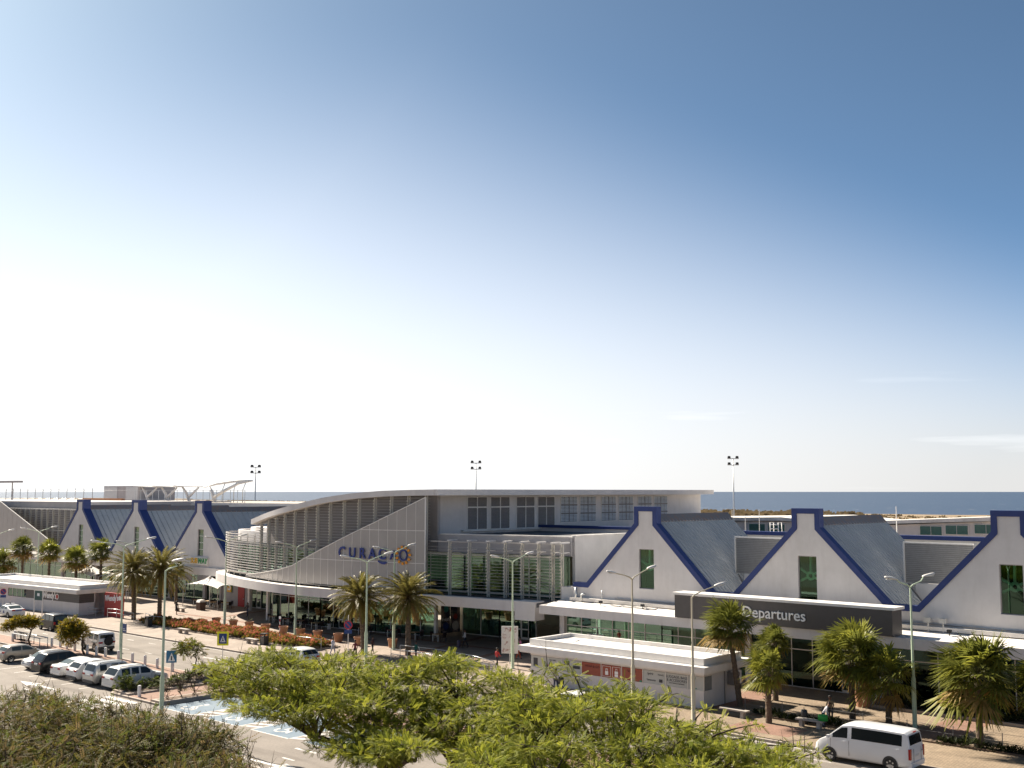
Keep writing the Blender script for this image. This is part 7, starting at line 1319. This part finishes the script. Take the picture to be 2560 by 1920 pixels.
# --- fan palms
L_FAN = [leafm('fan_leaf', (.13, .15, .03), (.20, .205, .042), .42, .38), leafm('fan_leaf_light', (.24, .255, .035), (.31, .30, .05), .45, .42), leafm('fan_leaf_dry', (.27, .17, .05), (.36, .25, .09), .38, .6)]
def fan_palm(label, x, y, h, r, seed, dry=.12, light=.3, boots=True, lean=(0, 0), tall=1.0):
    rng = np.random.default_rng(seed); t = thing('fan_palm', label, 'palm tree', (x, y, 0), 0, 'fan palms'); top = Vector((lean[0], lean[1], h - r * .25)); n = max(6, int(h / .2))
    tb = MB().tube([Vector((lean[0] * (k / n), lean[1] * (k / n), top.z * k / n)) for k in range(n + 1)], [.21 - .04 * k / n + (.02 if k % 2 else 0) for k in range(n + 1)], 10); tb.build('trunk', M_PBARK, t)
    if boots:
        b = MB()
        for k in range(34): a = k * 2.4; z = top.z * (.3 + .7 * k / 34); c = Vector((lean[0] * z / top.z, lean[1] * z / top.z, z)); d = Vector((math.cos(a), math.sin(a), .7)); b.bar(c + d * .12, c + d * .34, .09, .03)
        b.build('leaf_base', mat('leaf_base_fibre', (.17, .12, .08), .95, var=.3, scale=8), t)
    Q = {0: [], 1: [], 2: []}; st = MB(); N = int(36 * tall); wind = np.array([-.10, -.16, 0]) * r
    for k in range(N):
        u = (k + .5) / N; el = R(84) - u ** .85 * R(128) + rng.normal() * .16; az = k * 2.399 + rng.normal() * .3; d = np.array([math.cos(el) * math.cos(az), math.cos(el) * math.sin(az), math.sin(el)]); rs = rng.uniform(.74, 1.14); pl = r * rng.uniform(.34, .56) * rs; c = np.array(top) + d * pl + np.array([0, 0, -.10 * r * u]); st.tube([top, top.lerp(Vector(c), .5) + Vector((0, 0, .06 * r)), Vector(c)], [.028, .02, .014], 4)
        side = np.cross(d, [0, 0, 1.0]) + rng.normal(size=3) * .12; side /= np.linalg.norm(side); nrm = np.cross(side, d); fl = r * rng.uniform(.50, .72) * rs; mi = 2 if (u > 1 - dry and rng.uniform() < .8) else (1 if rng.uniform() < light else 0); K = 26; sag = rng.uniform(.5, 1.5)
        for q in range(K):
            a = R(-112 + 224 * (q + .5) / K); v = d * math.cos(a) + side * math.sin(a) + nrm * (.30 * math.cos(a) - .12); v += rng.normal(size=3) * .05; v /= np.linalg.norm(v); wv = np.cross(v, nrm); wv /= np.linalg.norm(wv); wv *= fl * .042; ln = fl * (1 - .25 * (abs(a) / 2) ** 2) * rng.uniform(.9, 1.08); m_ = c + v * ln * .55 + wind * .12; tip = c + v * ln + wind * .5 + np.array([0, 0, -.27 * ln * sag * rng.uniform(.5, 1.4)])
            Q[mi] += [[c, m_ - wv, m_ + wv, c], [m_ - wv, tip - wv * .15, tip + wv * .15, m_ + wv]]
    for mi, nm in ((0, 'crown'), (1, 'young_fronds'), (2, 'dry_fronds')):
        if Q[mi]: obj(nm, quads_mesh(nm, np.array(Q[mi]), L_FAN[mi]), t)
    st.build('frond_stalk', mat('frond_stalk', (.14, .14, .05), .6, var=.15), t, 'all'); return t
fan_palm('tall dense fan palm overlapping the departures sign', -43.3, 71.4, 6.1, 2.1, 101, .25, .25, False, (-.8, 0), 1.5); fan_palm('small bright fan palm with a scaly trunk beside the kiosk bench', -38.9, 67.7, 3.9, 1.75, 102, .2, .75); fan_palm('large shaggy fan palm right of the departures sign', -35.3, 72.5, 4.9, 2.65, 103, .12, .3, False, (0, 0), 1.5); fan_palm('medium fan palm with a scaly trunk before the lamp post', -32.7, 72.4, 3.8, 2.35, 104, .06, .5); fan_palm('big fan palm on a smooth trunk at the right', -25.8, 69.6, 5.1, 2.9, 105, .1, .2, False, (0, 0), 1.5); fan_palm('fan palm cut by the right edge of the picture', -22.6, 71.8, 4.3, 2.2, 106, .1, .2); fan_palm('dark fan palm behind the tall one at the departures glass', -42.6, 75.2, 4.6, 1.5, 107, .1, .05)
for k, (x, y, h, lab, dr, li) in enumerate(((-178.7, 80, 6.7, 'dark fan palm farthest left behind the burger kiosk', .25, .1), (-169.5, 80, 6.3, 'yellowing fan palm second from the left behind the burger kiosk', .5, .5), (-160.8, 80, 5.6, 'bright fan palm in the middle behind the burger kiosk', .3, .8), (-157.2, 82, 6.8, 'tall dark fan palm left of the date palms', .15, .2), (-138.9, 83.5, 4.9, 'bright fan palm right behind the date palm pair', .2, .6), (-185.6, 80, 4.2, 'low fan palm at the left picture edge', .2, .1))): fan_palm(lab, x, y, h + .3, 1.6 if k == 4 else 2.35, 120 + k, dr, li, True, (0, 0), 1.2)
shr = shrub('green plant growing in the large terracotta pot', -36.8, 77.3, 1.0, .55, .8, L_GRN, 140, 6, 120)
shrub('dark plant in the small white urn', -100.9, 79.9, .55, .25, .6, [L_GRN[2]], 141, 4, 90)
for k, (x, y) in enumerate(pots):
    if k in (1, 2, 5): shrub('sparse plant in the %s terracotta pot from the left' % ORD[k], x, y, .76, .35, .3, L_GRN, 150 + k, 3, 26)
# --- scrub along the coast
rng = np.random.default_rng(5); Q = []; n = 1800
sx = np.where(rng.uniform(0, 1, n) < .75, rng.uniform(-1500, -360, n), rng.uniform(-360, 150, n)); sy = 545 + rng.uniform(0, 1, n) ** .5 * 140 + np.maximum(0, -250 - sx) * .26; sr = rng.uniform(.6, 1.5, n) * (1 + 1.2 * (sx < -330)); P = []
for x, y, r in zip(sx, sy, sr):
    for k in range(7): a = rng.uniform(0, 6.28); c = np.array([x + rng.normal() * r, y + rng.normal() * r * .5, -.2]); w = np.array([.74, .67, 0]) * r * .5; u = np.array([rng.normal() * .3, 0, r * rng.uniform(.5, 1.0)]); P.append([c - w, c + w, c + w * .5 + u, c - w * .4 + u * .9])
o = obj('coastal_scrub', quads_mesh('coastal_scrub', np.array(P), mat('scrub_leaf', (.17, .135, .075), .9, var=.3, scale=.3, world_space=True, col2=(.26, .20, .12), transl=.3))); tag(o, 'dry scrub along the coast', 'scrub', kind='stuff')
